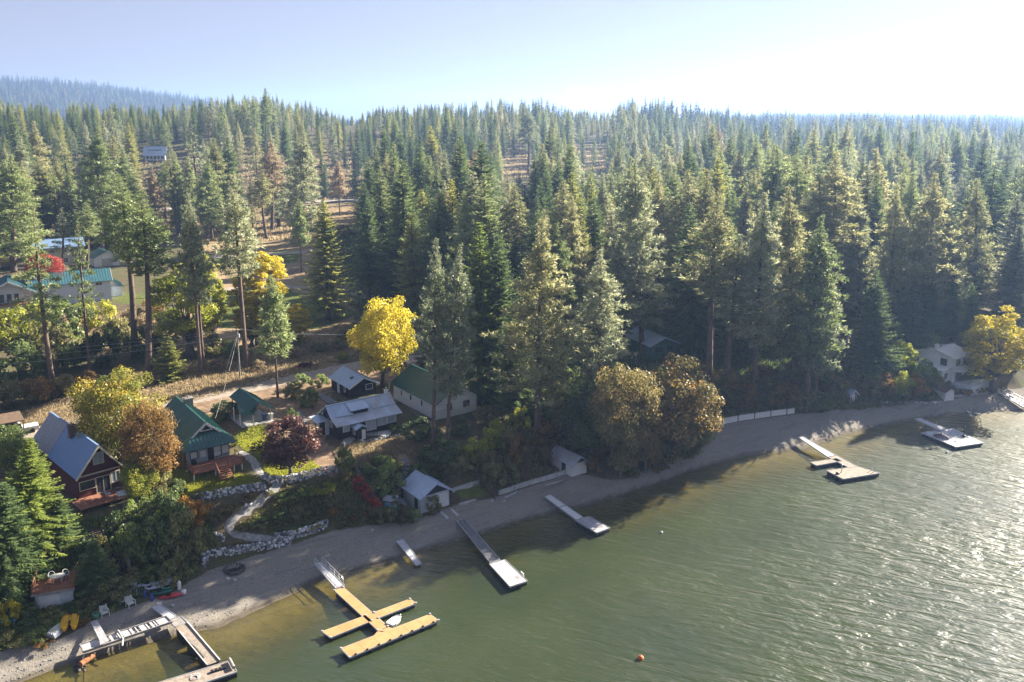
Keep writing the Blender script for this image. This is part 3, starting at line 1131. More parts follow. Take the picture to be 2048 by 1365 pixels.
M['brick'] = mat('brown_brick', (.09, .06, .05), .9, rgb2=(.17, .11, .09), scale=6)
M['redwood'] = mat('redwood_deck', (.20, .085, .055), .75, rgb2=(.33, .15, .095), scale=2.2, stretch=(1, 1, 1))
M['greywood'] = mat('grey_wood', (.17, .16, .155), .85, rgb2=(.33, .31, .29), scale=3)
M['brownwood'] = mat('brown_wood', (.09, .06, .04), .85, rgb2=(.18, .12, .075), scale=3)
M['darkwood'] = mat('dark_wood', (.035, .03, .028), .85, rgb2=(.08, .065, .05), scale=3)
M['concrete'] = mat('pale_concrete', (.32, .33, .33), .85, rgb2=(.46, .46, .44), scale=1.4, bump=.1)
M['block'] = mat('grey_block', (.42, .46, .48), .85, rgb2=(.54, .57, .58), scale=1.4)
M['sage'] = mat('green_boards', (.05, .13, .11), .75, var=.15, scale=2)
M['bluegrey'] = mat('blue_grey_siding', (.46, .5, .56), .7, rgb2=(.56, .6, .64), scale=1, stretch=(.3, .3, 6))
M['beige'] = mat('beige_siding', (.42, .38, .32), .7, var=.08, scale=1.5)
M['brownroof'] = mat('brown_roof', (.11, .075, .06), .8, var=.3, scale=3)
M['black'] = mat('black_plastic', (.012, .012, .014), .45, var=.2)
M['bluebin'] = mat('blue_plastic', (.03, .07, .16), .45, var=.1)
M['metal'] = mat('galvanised_metal', (.42, .44, .46), .35, var=.12, metal=.7, spec=.5)

def window(par, face, hw, hd, u, v, w, h, fm='white', pm='glass', nx=1, ny=1, name='window', fw=.09, proud=.05):
    n = {'front': (0, -1, 0), 'back': (0, 1, 0), 'left': (-1, 0, 0), 'right': (1, 0, 0)}[face]
    ud = {'front': (1, 0, 0), 'back': (1, 0, 0), 'left': (0, 1, 0), 'right': (0, 1, 0)}[face]
    o = {'front': (u, -hd, v), 'back': (u, hd, v), 'left': (-hw, u, v), 'right': (hw, u, v)}[face]
    o, n, ud, z = (np.array(q, float) for q in (o, n, ud, (0, 0, 1)))
    mb = MB()
    for s in (-1, 1):
        mb.obox(o + ud * s * (w / 2) + n * proud / 2, ud, z, n, fw, h + fw, proud)
        mb.obox(o + z * s * (h / 2) + n * proud / 2, ud, z, n, w - fw, fw, proud * .96)
    for i in range(1, nx):
        mb.obox(o + ud * (w * i / nx - w / 2) + n * proud * .4, ud, z, n, fw * .6, h - fw, proud * .8)
    for j in range(1, ny):
        mb.obox(o + z * (h * j / ny - h / 2) + n * proud * .35, ud, z, n, w - fw, fw * .5, proud * .7)
    f = mb.build(name, M[fm], par)
    p = MB().obox(o + n * .012, ud, z, n, w - fw * .98, h - fw * .98, .014)
    p.build('pane', M[pm], f)
    return f

def roof_slabs(mb, pl, t=.09, seam=.5, seam_h=.05, seam_w=.045):
    """pl: eave a, eave b, ridge c, ridge d"""
    a, b, c, d = (np.asarray(q, float) for q in pl)
    mb.slab([a, b, c, d], t)
    n = np.cross(b - a, d - a)
    n /= np.linalg.norm(n)
    if n[2] < 0:
        n = -n
    if seam:
        L_ = np.linalg.norm(b - a)
        k = max(2, int(L_ / seam))
        for i in range(k + 1):
            s = min(.995, max(.005, i / k))
            p, q = a + (b - a) * s, d + (c - d) * s
            dd = (q - p) / np.linalg.norm(q - p)
            sd = np.cross(n, dd)
            mb.obox((p + q) / 2 + n * seam_h / 2, dd, sd, n, np.linalg.norm(q - p) * .998, seam_w, seam_h)

def house(name, label, cat, yaw, r1, r2, b1, b2, z0, ze, zr, axis='b', mw='white', mr='greyroof', over=.35, gover=.4, seam=.5, group=None, mr2=None, trim=None, base=None, ridge=0.0):
    """gabled building; local x runs along the lake, -y faces the lake. ridge: shift of the ridge line sideways"""
    hw, hd = (r2 - r1) / 2, (b2 - b1) / 2
    X, Y = xy((r1 + r2) / 2, (b1 + b2) / 2, yaw)
    o = thing(name, label, cat, (X, Y, z0), R(yaw), group)
    he, hr = ze - z0, zr - z0
    mb = MB()
    lo = -1.0
    if axis == 'b':
        prof = [(-hw, lo), (hw, lo), (hw, he), (ridge, hr), (-hw, he)]
        mb.hexa([(x, -hd, z) for x, z in prof], [(x, hd, z) for x, z in prof])
    else:
        prof = [(-hd, lo), (hd, lo), (hd, he), (ridge, hr), (-hd, he)]
        mb.hexa([(-hw, y, z) for y, z in prof], [(hw, y, z) for y, z in prof])
    mb.build('wall', M[mw], o)
    rf = MB()
    half = hw if axis == 'b' else hd
    ln = (hd if axis == 'b' else hw) + gover
    for s in (-1, 1):
        run = half - s * ridge
        sl = (hr - he) / run
        xe, ze_ = s * (half + over), he - sl * over
        up = .09
        if axis == 'b':
            pl = [(xe, -ln, ze_ + up), (xe, ln, ze_ + up), (ridge, ln, hr + up), (ridge, -ln, hr + up)]
        else:
            pl = [(-ln, xe, ze_ + up), (ln, xe, ze_ + up), (ln, ridge, hr + up), (-ln, ridge, hr + up)]
        roof_slabs(rf, pl, .09, seam)
        if trim:
            for e in (0, 3), (1, 2):
                p, q = (np.array(pl[k], float) for k in e)
                off = np.array([0, -.03, -.10]) if (axis == 'b' and e == (0, 3)) else np.array([0, .03, -.10]) if axis == 'b' else np.array([-.03, 0, -.10]) if e == (0, 3) else np.array([.03, 0, -.10])
                MB().bar(p + off, q + off, .06, .2).build('rake_trim', M[trim], o)
    if axis == 'b':
        rf.box((ridge, 0, hr + .12), (.22, 2 * ln * .999, .06))
    else:
        rf.box((0, ridge, hr + .12), (2 * ln * .999, .22, .06))
    ro = rf.build('roof', M[mr], o)
    return o, hw, hd, ro

def chimney(par, c, size, m='stone', cap=True, pot=True):
    mb = MB().box((c[0], c[1], c[2]), size)
    if cap:
        mb.box((c[0], c[1], c[2] + size[2] / 2 + .05), (size[0] * 1.2, size[1] * 1.2, .1))
    k = mb.build('chimney', M[m], par)
    if pot:
        MB().lathe((c[0], c[1], c[2] + size[2] / 2 + .1), [(.12, 0), (.12, .22), (.16, .24), (.16, .3)], 8).build('flue', M['metal'], k)
    return k

def railing(pts, h=.9, m='redwood', par=None, name='railing', gap=.0, balus=None, rail=.07):
    mb = MB()
    pts = [np.array(p, float) for p in pts]
    up = np.array([0, 0, h])
    for a, b in zip(pts[:-1], pts[1:]):
        mb.bar(a + up, b + up, rail)
        mb.bar(a + up * .45, b + up * .45, rail * .6)
        k = balus or max(1, int(np.linalg.norm(b - a) / 1.3))
        for i in range(k + 1):
            p = a + (b - a) * i / k
            mb.bar(p, p + up * 1.06, rail * .9)
    return mb.build(name, M[m], par)

# --- red gabled house with the blue-grey roof
o, hw, hd, ro = house('house', 'dark red gabled house with a blue-grey roof beside the orange maple', 'house', 45, 30.5, 35.3, 101.6, 116.6, 6.3, 9.75, 12.75, 'b', 'darkred', 'blueroof', .35, .75, 0, trim='cream')
window(o, 'front', hw, hd, .1, 4.75, 1.15, 1.35, 'cream', 'palepane', 2)
window(o, 'front', hw, hd, -1.35, 1.85, 1.75, 1.05, 'cream', 'glass', 1)
window(o, 'front', hw, hd, 1.85, 1.95, 1.0, 1.3, 'cream', 'palepane', 2)
window(o, 'front', hw, hd, .42, 1.45, 1.6, 1.95, 'cream', 'glass', 2, 1, 'sliding_door')
MB().box((0, -hd - .05, 3.05), (2 * hw + .1, .1, .16)).build('belt_trim', M['cream'], o)
for s in (-1, 1):       # older pale shingles over the rear half of the roof
    sl = (12.75 - 9.75) / hw
    MB().slab([(s * (hw + .36), 1.9, 3.45 - sl * .36 + .125), (s * (hw + .36), hd + .77, 3.45 - sl * .36 + .125), (s * .02, hd + .77, 6.45 + .115), (s * .02, 1.9, 6.45 + .115)], .03).build('old_shingle_panel', M['paleroof'], ro)
chimney(ro, (-.55, -1.2, 6.55), (.7, .7, 1.5), 'brick', True, True)
dk = MB()
for i in range(17):
    dk.box((0, -hd - .12 - i * .19, .42), (6.6, .17, .06))
d = dk.build('deck', M['redwood'], o)
for x in (-3.2, 0, 3.2):
    MB().bar((x, -hd - 3.1, -1.2), (x, -hd - 3.1, .4), .14).build('post', M['brownwood'], d)
railing([(.4, -hd - 3.2, .45), (3.25, -hd - 3.2, .45), (3.25, -hd - .2, .45)], .85, 'redwood', d)

# --- green-roofed cottage with the skirt roof and the redwood deck
o, hw, hd, ro = house('cottage', 'cottage with a green metal roof, stone chimney and redwood deck on a lawn', 'house', YAW, 27.3, 32.7, 105.5, 117, 7.0, 10.55, 12.85, 'b', 'ochre', 'greenroof', .6, .75, .55, trim='white')
sk = MB()
sk.slab([(-3.25, -hd - 2.05, 3.1), (3.25, -hd - 2.05, 3.1), (1.25, -hd - .1, 4.95), (-1.25, -hd - .1, 4.95)], .08)
for s in (-1, 1):
    sk.slab([(s * 3.25, -hd - 2.05, 3.1), (s * 1.25, -hd - .1, 4.95), (s * 3.3, -hd - .1, 3.42)], .08)
for i in range(15):
    q = i / 14
    x0 = -3.2 + 6.4 * q
    k = max(0, abs(x0) - 1.2) / 2.0
    y1 = -.1 - 1.95 * k
    sk.bar((x0, -hd - 2.06, 3.13), (x0 if abs(x0) > 1.2 else x0, -hd + y1, 4.98 - 1.85 * k), .05, .05)
sk.build('porch_roof', M['greenroof'], o)
MB().box((0, -hd - .78, 1.0), (5.3, .16, 4.05)).build('front_wall', M['paleblue'], o)
fd = hd + .86
window(o, 'front', hw, fd, -1.75, 2.05, .85, .95, 'navy', 'blind')
window(o, 'front', hw, fd, -.62, 2.0, .75, .95, 'paleblue', 'blind')
window(o, 'front', hw, fd, 1.15, 1.95, .95, 1.35, 'navy', 'blind', 1, 2)
window(o, 'front', hw, fd, 2.15, 2.0, .95, 1.2, 'navy', 'blind')
MB().box((.32, -fd - .03, 1.85), (.72, .06, 1.75)).build('door', M['black'], o)
mb = MB()
mb.poly([(-.7, -hd - .74, 4.97), (.7, -hd - .74, 4.97), (0, -hd - .74, 5.62)])
g_ = mb.build('attic_vent', M['black'], o)
mb = MB()
for p, q in (((-.75, 4.93), (.75, 4.93)), ((-.75, 4.93), (0, 5.68)), ((.75, 4.93), (0, 5.68))):
    mb.bar((p[0], -hd - .77, p[1]), (q[0], -hd - .77, q[1]), .07)
mb.build('vent_trim', M['white'], g_)
chimney(ro, (.55, 2.6, 5.6), (1.0, .9, 1.9), 'stone')
MB().bar((-2.0, -1.0, 4.62), (-1.5, -1.0, 5.0), .16).build('roof_pipe', M['metal'], ro)
MB().bar((1.35, 1.9, 5.15), (2.0, .2, 4.85), .14, .1).build('snow_guard', M['darkwood'], ro)
dk = MB()
for i in range(18):
    dk.box((.25, -fd - .12 - i * .165, 1.0), (6.1, .15, .06))
dk.bar((-2.8, -fd - 3.05, .9), (3.3, -fd - 3.05, .9), .08, .2)
d = dk.build('deck', M['redwood'], o)
for x in (-2.7, -.1, 2.2, 3.2):
    MB().bar((x, -fd - 2.95, -.4), (x, -fd - 2.95, .9), .13).build('post', M['white'], d)
railing([(-2.75, -fd - .3, 1.0), (-2.75, -fd - 3.0, 1.0), (-.05, -fd - 3.0, 1.0)], .75, 'redwood', d)
railing([(1.5, -fd - 3.0, 1.0), (3.25, -fd - 3.0, 1.0), (3.25, -fd - .3, 1.0)], .75, 'redwood', d)
st = MB()
for i in range(6):
    st.box((.72, -fd - 3.25 - i * .27, .86 - i * .16), (1.4, .26, .06))
for s in (-1, 1):
    st.bar((.72 + s * .72, -fd - 3.1, .86), (.72 + s * .72, -fd - 4.75, -.1), .08, .22)
stp = st.build('stairs', M['redwood'], o)
for s in (-1, 1):
    railing([(.72 + s * .78, -fd - 3.1, .95), (.72 + s * .78, -fd - 4.75, .02)], .75, 'redwood', stp, 'handrail', balus=2)
X, Y = xy(27.9, 103.6)
t = thing('grill', 'black covered grill standing on the redwood deck', 'grill', (X, Y, 8.03), R(YAW))
MB().lathe((0, 0, .35), [(.34, 0), (.36, .3), (.3, .5), (.12, .62)], 10).build('cover', M['black'], t)
for a in (.5, 2.6, 4.7):
    MB().bar((.25 * math.cos(a), .25 * math.sin(a), .4), (.32 * math.cos(a), .32 * math.sin(a), 0), .05).build('leg', M['black'], t)

# --- green-roofed picnic shelter
o = thing('picnic_shelter', 'open picnic shelter with a green metal roof on white posts', 'shelter', (*xy(39.6, 116), 8.1), R(YAW))
rf = MB()
roof_slabs(rf, [(-1.55, -3.7, 2.45), (-1.55, 4.3, 2.45), (0, 4.3, 3.5), (0, -3.7, 3.5)], .07, .5)
roof_slabs(rf, [(2.3, -3.7, 2.0), (2.3, 4.3, 2.0), (0, 4.3, 3.52), (0, -3.7, 3.52)], .07, .5)
rf.build('roof', M['greenroof'], o)
lr = MB()
roof_slabs(lr, [(-2.3, -1.9, 1.75), (-.7, -3.3, 1.62), (.1, -3.0, 3.32), (-1.45, 1.5, 2.42)], .06, .3)
lr.build('side_roof', M['greenroof'], o)
for x, y, z in ((-2.2, .7, 2.0), (-2.15, -1.7, 1.75), (-.75, -3.1, 1.65), (2.0, -2.3, 2.1), (2.0, 3.6, 2.1), (-1.3, 3.8, 2.5)):
    MB().bar((x, y, -.2), (x, y, z), .11).build('post', M['white'], o)
MB().box((.3, 3.0, .9), (3.2, .12, 1.9)).build('back_wall', M['ochre'], o)
MB().box((0, .2, -.02), (4.6, 6.0, .12)).build('slab', M['concrete'], o)
for k, (r_, b_, m_, lb) in enumerate(((41.0, 114.6, 'bluebin', 'blue rubbish bin with a lid under the green picnic shelter'), (41.8, 114.2, 'white', 'pale rubbish bin beside a white post of the shelter'))):
    t = thing('rubbish_bin', lb, 'bin', (*xy(r_, b_), 8.14), R(YAW + 10 * k))
    MB().hexa([(-.22, -.22, 0), (.22, -.22, 0), (.22, .22, 0), (-.22, .22, 0)], [(-.28, -.28, .8), (.28, -.28, .8), (.28, .28, .8), (-.28, .28, .8)]).build('bin_body', M[m_], t)
    MB().box((0, 0, .84), (.6, .62, .07)).build('lid', M[m_], t)

# --- long navy cabin with the patched grey metal roof
o = thing('cabin', 'low navy cabin with a patched grey metal roof and white picture windows', 'cabin', (*xy(51.6, 105.8), 7.15), R(YAW))
hw, hd = 4.55, 2.4
mb = MB()
prof = [(-hd, -1), (hd, -1), (hd, 2.5), (.1, 4.1), (-1.4, 2.75), (-hd, 2.3)]
mb.hexa([(-hw, y, z) for y, z in prof], [(hw, y, z) for y, z in prof])
mb.build('wall', M['navy'], o)
rf = MB()
roof_slabs(rf, [(-5.1, -1.45, 2.82), (5.0, -1.45, 2.82), (4.9, .1, 4.22), (-5.1, .1, 4.22)], .07, .3, .045)
roof_slabs(rf, [(-5.1, 2.95, 2.3), (5.0, 2.95, 2.3), (4.9, .1, 4.22), (-5.1, .1, 4.22)], .07, .3, .045)
rf.box((-.1, .1, 4.25), (10.05, .24, .06))
ro = rf.build('roof', M['greyroof'], o)
pr = MB()
roof_slabs(pr, [(-5.05, -3.15, 2.1), (5.1, -3.15, 2.1), (5.0, -1.42, 2.86), (-5.1, -1.42, 2.86)], .06, 0)
pr.build('porch_roof', M['greyroof2'], o)
MB().slab([(-2.7, .0, 4.2), (-4.35, -1.5, 2.93), (-1.75, -1.75, 2.9)], .04).build('roof_patch', M['greyroof'], ro)
MB().slab([(0.5, -.1, 4.16), (4.85, -.1, 4.16), (4.9, -1.4, 2.99), (1.4, -1.4, 2.99)], .035).build('roof_patch', M['greyroof2'], ro)
dm = MB().hexa([(-2.0, -1.5, 2.7), (.5, -1.5, 2.7), (.5, -.1, 2.7), (-2.0, -.1, 2.7)], [(-2.0, -1.5, 3.42), (.5, -1.5, 3.42), (.5, -.1, 3.9), (-2.0, -.1, 3.9)])
dmo = dm.build('dormer', M['navy'], o)
MB().slab([(-2.2, -1.75, 3.42), (.7, -1.75, 3.42), (.7, .0, 4.13), (-2.2, .0, 4.13)], .06).build('dormer_roof', M['greyroof'], dmo)
for i in range(5):
    MB().box((-1.7 + i * .48, -1.51, 3.14), (.36, .05, .3)).build('dormer_window', M['glass'], dmo)
window(o, 'front', hw, hd, -3.3, 1.35, .95, .85, 'white', 'palepane', 1)
window(o, 'front', hw, hd, .45, 1.15, 1.55, 1.6, 'white', 'palepane', 2, 1, 'sliding_door')
window(o, 'front', hw, hd, 2.2, 1.3, 1.4, 1.2, 'white', 'palepane')
window(o, 'front', hw, hd, 3.72, 1.35, 1.4, 1.2, 'white', 'palepane')
window(o, 'left', hw, hd, -.3, 1.65, .75, .8, 'white', 'glass', 2, 2)
v = MB().hexa([(-2.55, -4.1, -.3), (-1.1, -4.1, -.3), (-1.1, -2.38, -.3), (-2.55, -2.38, -.3)], [(-2.55, -4.1, 1.55), (-1.1, -4.1, 1.55), (-1.1, -2.38, 1.55), (-2.55, -2.38, 1.55)]).build('entry_porch', M['navy'], o)
mb = MB()
mb.slab([(-2.75, -4.3, 1.55), (-2.75, -2.4, 1.55), (-1.83, -2.4, 2.0), (-1.83, -4.3, 2.0)], .06)
mb.slab([(-.9, -4.3, 1.55), (-.9, -2.4, 1.55), (-1.83, -2.4, 2.0), (-1.83, -4.3, 2.0)], .06)
mb.build('entry_roof', M['greyroof'], v)
MB().box((-1.55, -4.13, .65), (.55, .07, 1.4)).build('door', M['white'], v)
window(v, 'left', 2.55, 0, -3.3, .95, .6, .65, 'white', 'glass', 2, 1)
a = MB().hexa([(-5.7, .7, -.6), (-4.5, .7, -.6), (-4.5, 2.5, -.6), (-5.7, 2.5, -.6)], [(-5.7, .7, 1.9), (-4.5, .7, 1.9), (-4.5, 2.5, 2.1), (-5.7, 2.5, 2.1)]).build('annex', M['navy'], o)
MB().slab([(-6.4, .4, 1.95), (-4.5, .4, 1.98), (-4.5, 2.9, 2.25), (-6.4, 2.9, 2.2)], .07).build('annex_roof', M['greyroof'], a)
window(a, 'left', 5.7, 0, 1.5, 1.25, .8, .9, 'white', 'palepane', 1)
MB().box((-4.9, .3, 1.0), (.55, .1, 2.6)).build('corner_board', M['bluegrey'], o)
chimney(o, (4.3, .15, 4.35), (.45, .5, .8), 'white')
MB().box((0, -hd - .02, -.15), (9.1, .08, .28)).build('skirting', M['bluegrey'], o)

# --- navy shed behind it
o, hw, hd, ro = house('garage_shed', 'navy garage shed with a plain grey roof and one white framed front window', 'shed', YAW, 55, 59.6, 116.2, 122.6, 8.0, 9.85, 11.05, 'b', 'navy', 'greyroof', .3, .55, .45, trim='white')
window(o, 'front', hw, hd, 1.1, 1.35, 1.15, .85, 'white', 'glass', 1)
window(o, 'left', hw, hd, -1.7, 1.15, .45, .85, 'white', 'glass', 1)
MB().box((-hw - .03, .55, .85), (.06, .8, 1.75)).build('door', M['bluegrey'], o)
MB().box((-1.0, -1.6, 2.75), (.45, .5, .35)).build('roof_vent', M['greenroof'], ro)

# --- white cottage with a teal-green roof among the pines
o, hw, hd, ro = house('white_cottage', 'white cottage with a plain dark green roof behind two tall pines', 'house', YAW, 62.0, 69.3, 102.6, 115, 7.0, 9.55, 11.7, 'b', 'white', 'greenroof', .35, .6, .6)
for y in (-2.5, .8, 3.6):
    window(o, 'left', hw, hd, y, 1.6, .55, .9, 'white', 'glass', 1)
window(o, 'front', hw, hd, 1.8, 1.5, 1.3, 1.1, 'white', 'glass', 2)
window(o, 'front', hw, hd, -1.2, 1.5, 1.0, 1.1, 'white', 'glass', 2)

# --- boathouse on the beach
o, hw, hd, ro = house('boathouse', 'pale blue boathouse with a grey metal roof and white roller door on the beach', 'boathouse', YAW, 50.3, 54.5, 87.1, 91.4, 1.75, 3.95, 5.25, 'b', 'block', 'greyroof', .35, .55, .45)
MB().hexa([(-hw + .02, -hd - .05, 2.2), (hw - .02, -hd - .05, 2.2), (0, -hd - .05, 3.45)], [(-hw + .02, -hd + .02, 2.2), (hw - .02, -hd + .02, 2.2), (0, -hd + .02, 3.45)]).build('gable_board', M['navy'], o)
mb = MB()
for i in range(7):
    mb.box((.95, -hd - .04, .16 + i * .27), (1.95, .06, .25))
mb.build('roller_door', M['white'], o)
MB().box((-hw - .03, -1.1, .85), (.06, .75, 1.7)).build('door', M['black'], o)

# --- small white shed under the maples
o, hw, hd, ro = house('beach_shed', 'small white beach shed with a leaf-strewn grey roof and dark door', 'shed', YAW, 72.4, 75.0, 84.0, 88.6, 2.0, 3.75, 4.6, 'b', 'white', 'greyroof2', .3, .4, .4)
MB().box((-hw - .03, -.5, .85), (.06, .8, 1.7)).build('door', M['navy'], o)
MB().box((0, -hd - .03, 1.95), (.8, .05, .22)).build('vent', M['black'], o)
MB().hexa([(-hw, -hd - .03, 1.8), (hw, -hd - .03, 1.8), (0, -hd - .03, 2.55)], [(-hw, -hd + .02, 1.8), (hw, -hd + .02, 1.8), (0, -hd + .02, 2.55)]).build('gable_board', M['navy'], o)

def px_house(name, label, cat, px, w, d, yaw, wall, rise, axis='b', dz=0.0, **kw):
    """front left ground corner stands at pixel px"""
    p = G(*px)
    c, s = math.cos(R(yaw)), math.sin(R(yaw))
    r0, b0 = c * p[0] + s * p[1], -s * p[0] + c * p[1]
    return house(name, label, cat, yaw, r0, r0 + w, b0, b0 + d, p[2] + dz, p[2] + dz + wall, p[2] + dz + wall + rise, axis, **kw)

# --- green cabin in the trees
o, hw, hd, ro = px_house('forest_cabin', 'dark green cabin with a pale needle-strewn roof in the forest shade', 'cabin', (1300, 722), 5.4, 8.5, 22, 2.9, 1.15, mw='sage', mr='greyroof', over=.5, gover=.7, seam=.5)
window(o, 'front', hw, hd, -.9, 1.9, 1.7, 1.0, 'sage', 'glass', 3)
window(o, 'front', hw, hd, 1.4, 1.9, 1.2, 1.0, 'sage', 'glass', 2)
# --- tiny red shed
o, hw, hd, ro = px_house('red_shed', 'tiny red shed with white trim and door at the beach edge', 'shed', (1699, 808), 1.75, 3.6, 30, 1.55, .75, mw='darkred', mr='greyroof', over=.25, gover=.35, seam=.35, trim='white')
MB().box((.05, -hd - .03, .8), (.75, .06, 1.5)).build('door', M['white'], o)
for x in (-.8, .8):
    MB().box((x, -hd - .02, .75), (.14, .08, 1.6)).build('corner_board', M['white'], o)
# --- white boat shed, brown roof
o, hw, hd, ro = px_house('boat_shed', 'white boat shed with a brown roof below the white lake house', 'shed', (1889, 803), 2.0, 4.2, 18, 1.75, .55, mw='white', mr='brownroof', over=.25, gover=.3, seam=.4)
MB().box((0, -hd - .03, .85), (1.6, .06, 1.6)).build('boat_door', M['white'], o)
# --- red-brown cabin with a white roof
o, hw, hd, ro = px_house('hill_cabin', 'red-brown cabin with a white roof half hidden by pines', 'cabin', (1664, 702), 4.6, 7.0, 36.5, 2.6, 1.9, mw='darkred', mr='white', over=.5, gover=.6, seam=.6, trim='white')
window(o, 'front', hw, hd, 1.1, 1.3, .9, 1.5, 'white', 'glass', 2)
window(o, 'front', hw, hd, -1.0, 1.3, .9, 1.5, 'white', 'glass', 2)
window(o, 'right', hw, hd, -2.0, 1.4, 1.0, 1.2, 'white', 'glass', 2)
# --- white lake house
o, hw, hd, ro = px_house('lake_house', 'white two-storey lake house with balconies behind the yellow cottonwood', 'house', (1904, 766), 5.6, 6.5, 36.5, 4.6, .95, 'r', mw='white', mr='white', over=.5, gover=.5, seam=.6)
window(o, 'front', hw, hd, -1.3, 3.5, 1.7, 1.3, 'white', 'glass', 2)
window(o, 'front', hw, hd, 1.3, 3.5, 1.5, 1.3, 'white', 'glass', 2)
window(o, 'front', hw, hd, -.8, 1.1, 2.4, 1.7, 'white', 'glass', 3, 1, 'sliding_door')
window(o, 'left', hw, hd, -1.4, 3.5, 1.1, 1.2, 'navy', 'glass', 1)
b_ = MB().box((0, -hd - .7, 2.35), (5.9, 1.4, .16)).build('balcony', M['white'], o)
railing([(-2.9, -hd - .05, 2.43), (-2.9, -hd - 1.35, 2.43), (2.9, -hd - 1.35, 2.43), (2.9, -hd - .05, 2.43)], .8, 'white', b_, balus=6)
w_ = MB().hexa([(-5.4, -2.6, -1), (-2.75, -2.6, -1), (-2.75, 2.6, -1), (-5.4, 2.6, -1)], [(-5.4, -2.6, 2.5), (-2.75, -2.6, 2.7), (-2.75, 2.6, 2.7), (-5.4, 2.6, 2.5)]).build('wing', M['white'], o)
MB().slab([(-5.75, -2.95, 2.6), (-2.8, -2.95, 2.85), (-2.8, 2.95, 2.85), (-5.75, 2.95, 2.6)], .12).build('wing_roof', M['white'], w_)
for y in (-1.6, 0, 1.6):
    window(w_, 'left', 5.4, 0, y, 1.4, .8, .7, 'white', 'glass', 1)
window(w_, 'front', 0, 2.6, -4.0, 1.3, 1.3, 1.2, 'white', 'glass', 2)
chimney(o, (-2.3, .3, 5.4), (.7, .6, 1.6), 'white')
t_ = MB().hexa([(-3.2, -hd - 3.6, -1.6), (6.8, -hd - 3.6, -1.6), (6.8, -hd - .02, -1.6), (-3.2, -hd - .02, -1.6)], [(-3.2, -hd - 3.6, .1), (6.8, -hd - 3.6, .1), (6.8, -hd - .02, .1), (-3.2, -hd - .02, .1)]).build('terrace', M['block'], o)
railing([(-3.1, -hd - 3.5, .1), (6.7, -hd - 3.5, .1)], .7, 'white', t_, balus=9)

# --- grey-blue house with teal metal roofs, far left of the field
o, hw, hd, ro = px_house('farm_house', 'long two-storey blue-grey house with a teal metal roof across the field', 'house', (66, 616), 16.0, 8.5, 30, 4.9, 2.0, 'r', mw='bluegrey', mr='tealroof', over=.5, gover=.5, seam=.55, trim='white')
for x in (-3.0, 5.6):
    window(o, 'front', hw, hd, x, 4.15, 1.35, .8, 'white', 'glass', 2)
for x, w in ((-2.6, 2.4), (5.8, 1.5)):
    window(o, 'front', hw, hd, x, 1.55, w, 1.2, 'white', 'palepane', 2)
w_ = MB()
prof = [(-4.9, -1.5), (4.9, -1.5), (4.9, 4.1), (0, 6.6), (-4.9, 4.1)]
cx = -hw - 4.3
w_.hexa([(cx + x, -hd - 1.6, z) for x, z in prof], [(cx + x, hd - 1.0, z) for x, z in prof])
w_ = w_.build('wing', M['bluegrey'], o)
rf = MB()
roof_slabs(rf, [(cx - 5.4, -hd - 2.9, 3.95), (cx - 5.4, hd - .6, 3.95), (cx, hd - .6, 6.72), (cx, -hd - 2.9, 6.72)], .1, .55)
roof_slabs(rf, [(cx + 5.4, -hd - 2.9, 3.95), (cx + 5.4, hd - .6, 3.95), (cx, hd - .6, 6.72), (cx, -hd - 2.9, 6.72)], .1, .55)
rf.build('wing_roof', M['tealroof'], w_)
for s in (-1, 1):
    MB().bar((cx + s * 5.4, -hd - 2.95, 3.8), (cx, -hd - 2.95, 6.6), .1, .35).build('rake_trim', M['white'], w_)
for x in (-1.4, 0, 1.4):
    window(w_, 'front', 0, hd + 1.6, cx + x, 2.9, 1.0, 1.9, 'white', 'glass', 1, 1, 'french_door')
bl = MB().box((cx, -hd - 2.7, 1.75), (9.8, 2.2, .2)).build('balcony', M['redwood'], w_)
railing([(cx - 4.8, -hd - 3.75, 1.85), (cx + 4.8, -hd - 3.75, 1.85)], .9, 'black', bl, balus=9)
ex = MB().hexa([(hw, -1.5, -.5), (hw + 2.6, -1.5, -.5), (hw + 2.6, 3.6, -.5), (hw, 3.6, -.5)], [(hw, -1.5, 2.6), (hw + 2.6, -1.5, 2.6), (hw + 2.6, 3.6, 2.6), (hw, 3.6, 2.6)]).build('lean_to', M['bluegrey'], o)
rf = MB()
roof_slabs(rf, [(hw + 3.0, -1.9, 2.55), (hw + 3.0, 4.0, 2.55), (hw + .55, 4.0, 4.2), (hw + .55, -1.9, 4.2)], .08, .5)
rf.build('lean_to_roof', M['tealroof'], ex)

# --- houses farther back
o, hw, hd, ro = px_house('back_house', 'pale two-storey house with a whitish roof behind the red maple', 'house', (66, 537), 13, 8, 33, 5.4, 1.8, 'r', mw='beige', mr='blueroof', over=.5, gover=.5, seam=0)
for x in (-4.6, -1.5, 1.6, 4.6):
    window(o, 'front', hw, hd, x, 4.3, 1.3, 1.1, 'white', 'glass', 2)
    window(o, 'front', hw, hd, x, 1.6, 1.5, 1.3, 'white', 'glass', 2)
o, hw, hd, ro = px_house('garage', 'small cream garage with a mint green roof beyond the long blue-grey house', 'garage', (190, 535), 6.5, 7, 40, 2.6, 1.6, 'b', mw='white', mr='sage', over=.4, gover=.4, seam=0)
MB().box((0, -hd - .04, 1.1), (2.8, .08, 2.1)).build('garage_door', M['beige'], o)
o, hw, hd, ro = px_house('hillside_house', 'grey roofed house with a dark gable high on the wooded hillside', 'house', (290, 322), 10.5, 8, 14, 3.4, 4.2, 'r', mw='bluegrey', mr='greyroof', over=.8, gover=.8, seam=1.2)
for x in (-3.8, -1.9, 0, 1.9, 3.8):
    window(o, 'front', hw, hd, x, 1.8, 1.4, 1.8, 'white', 'glass', 1)
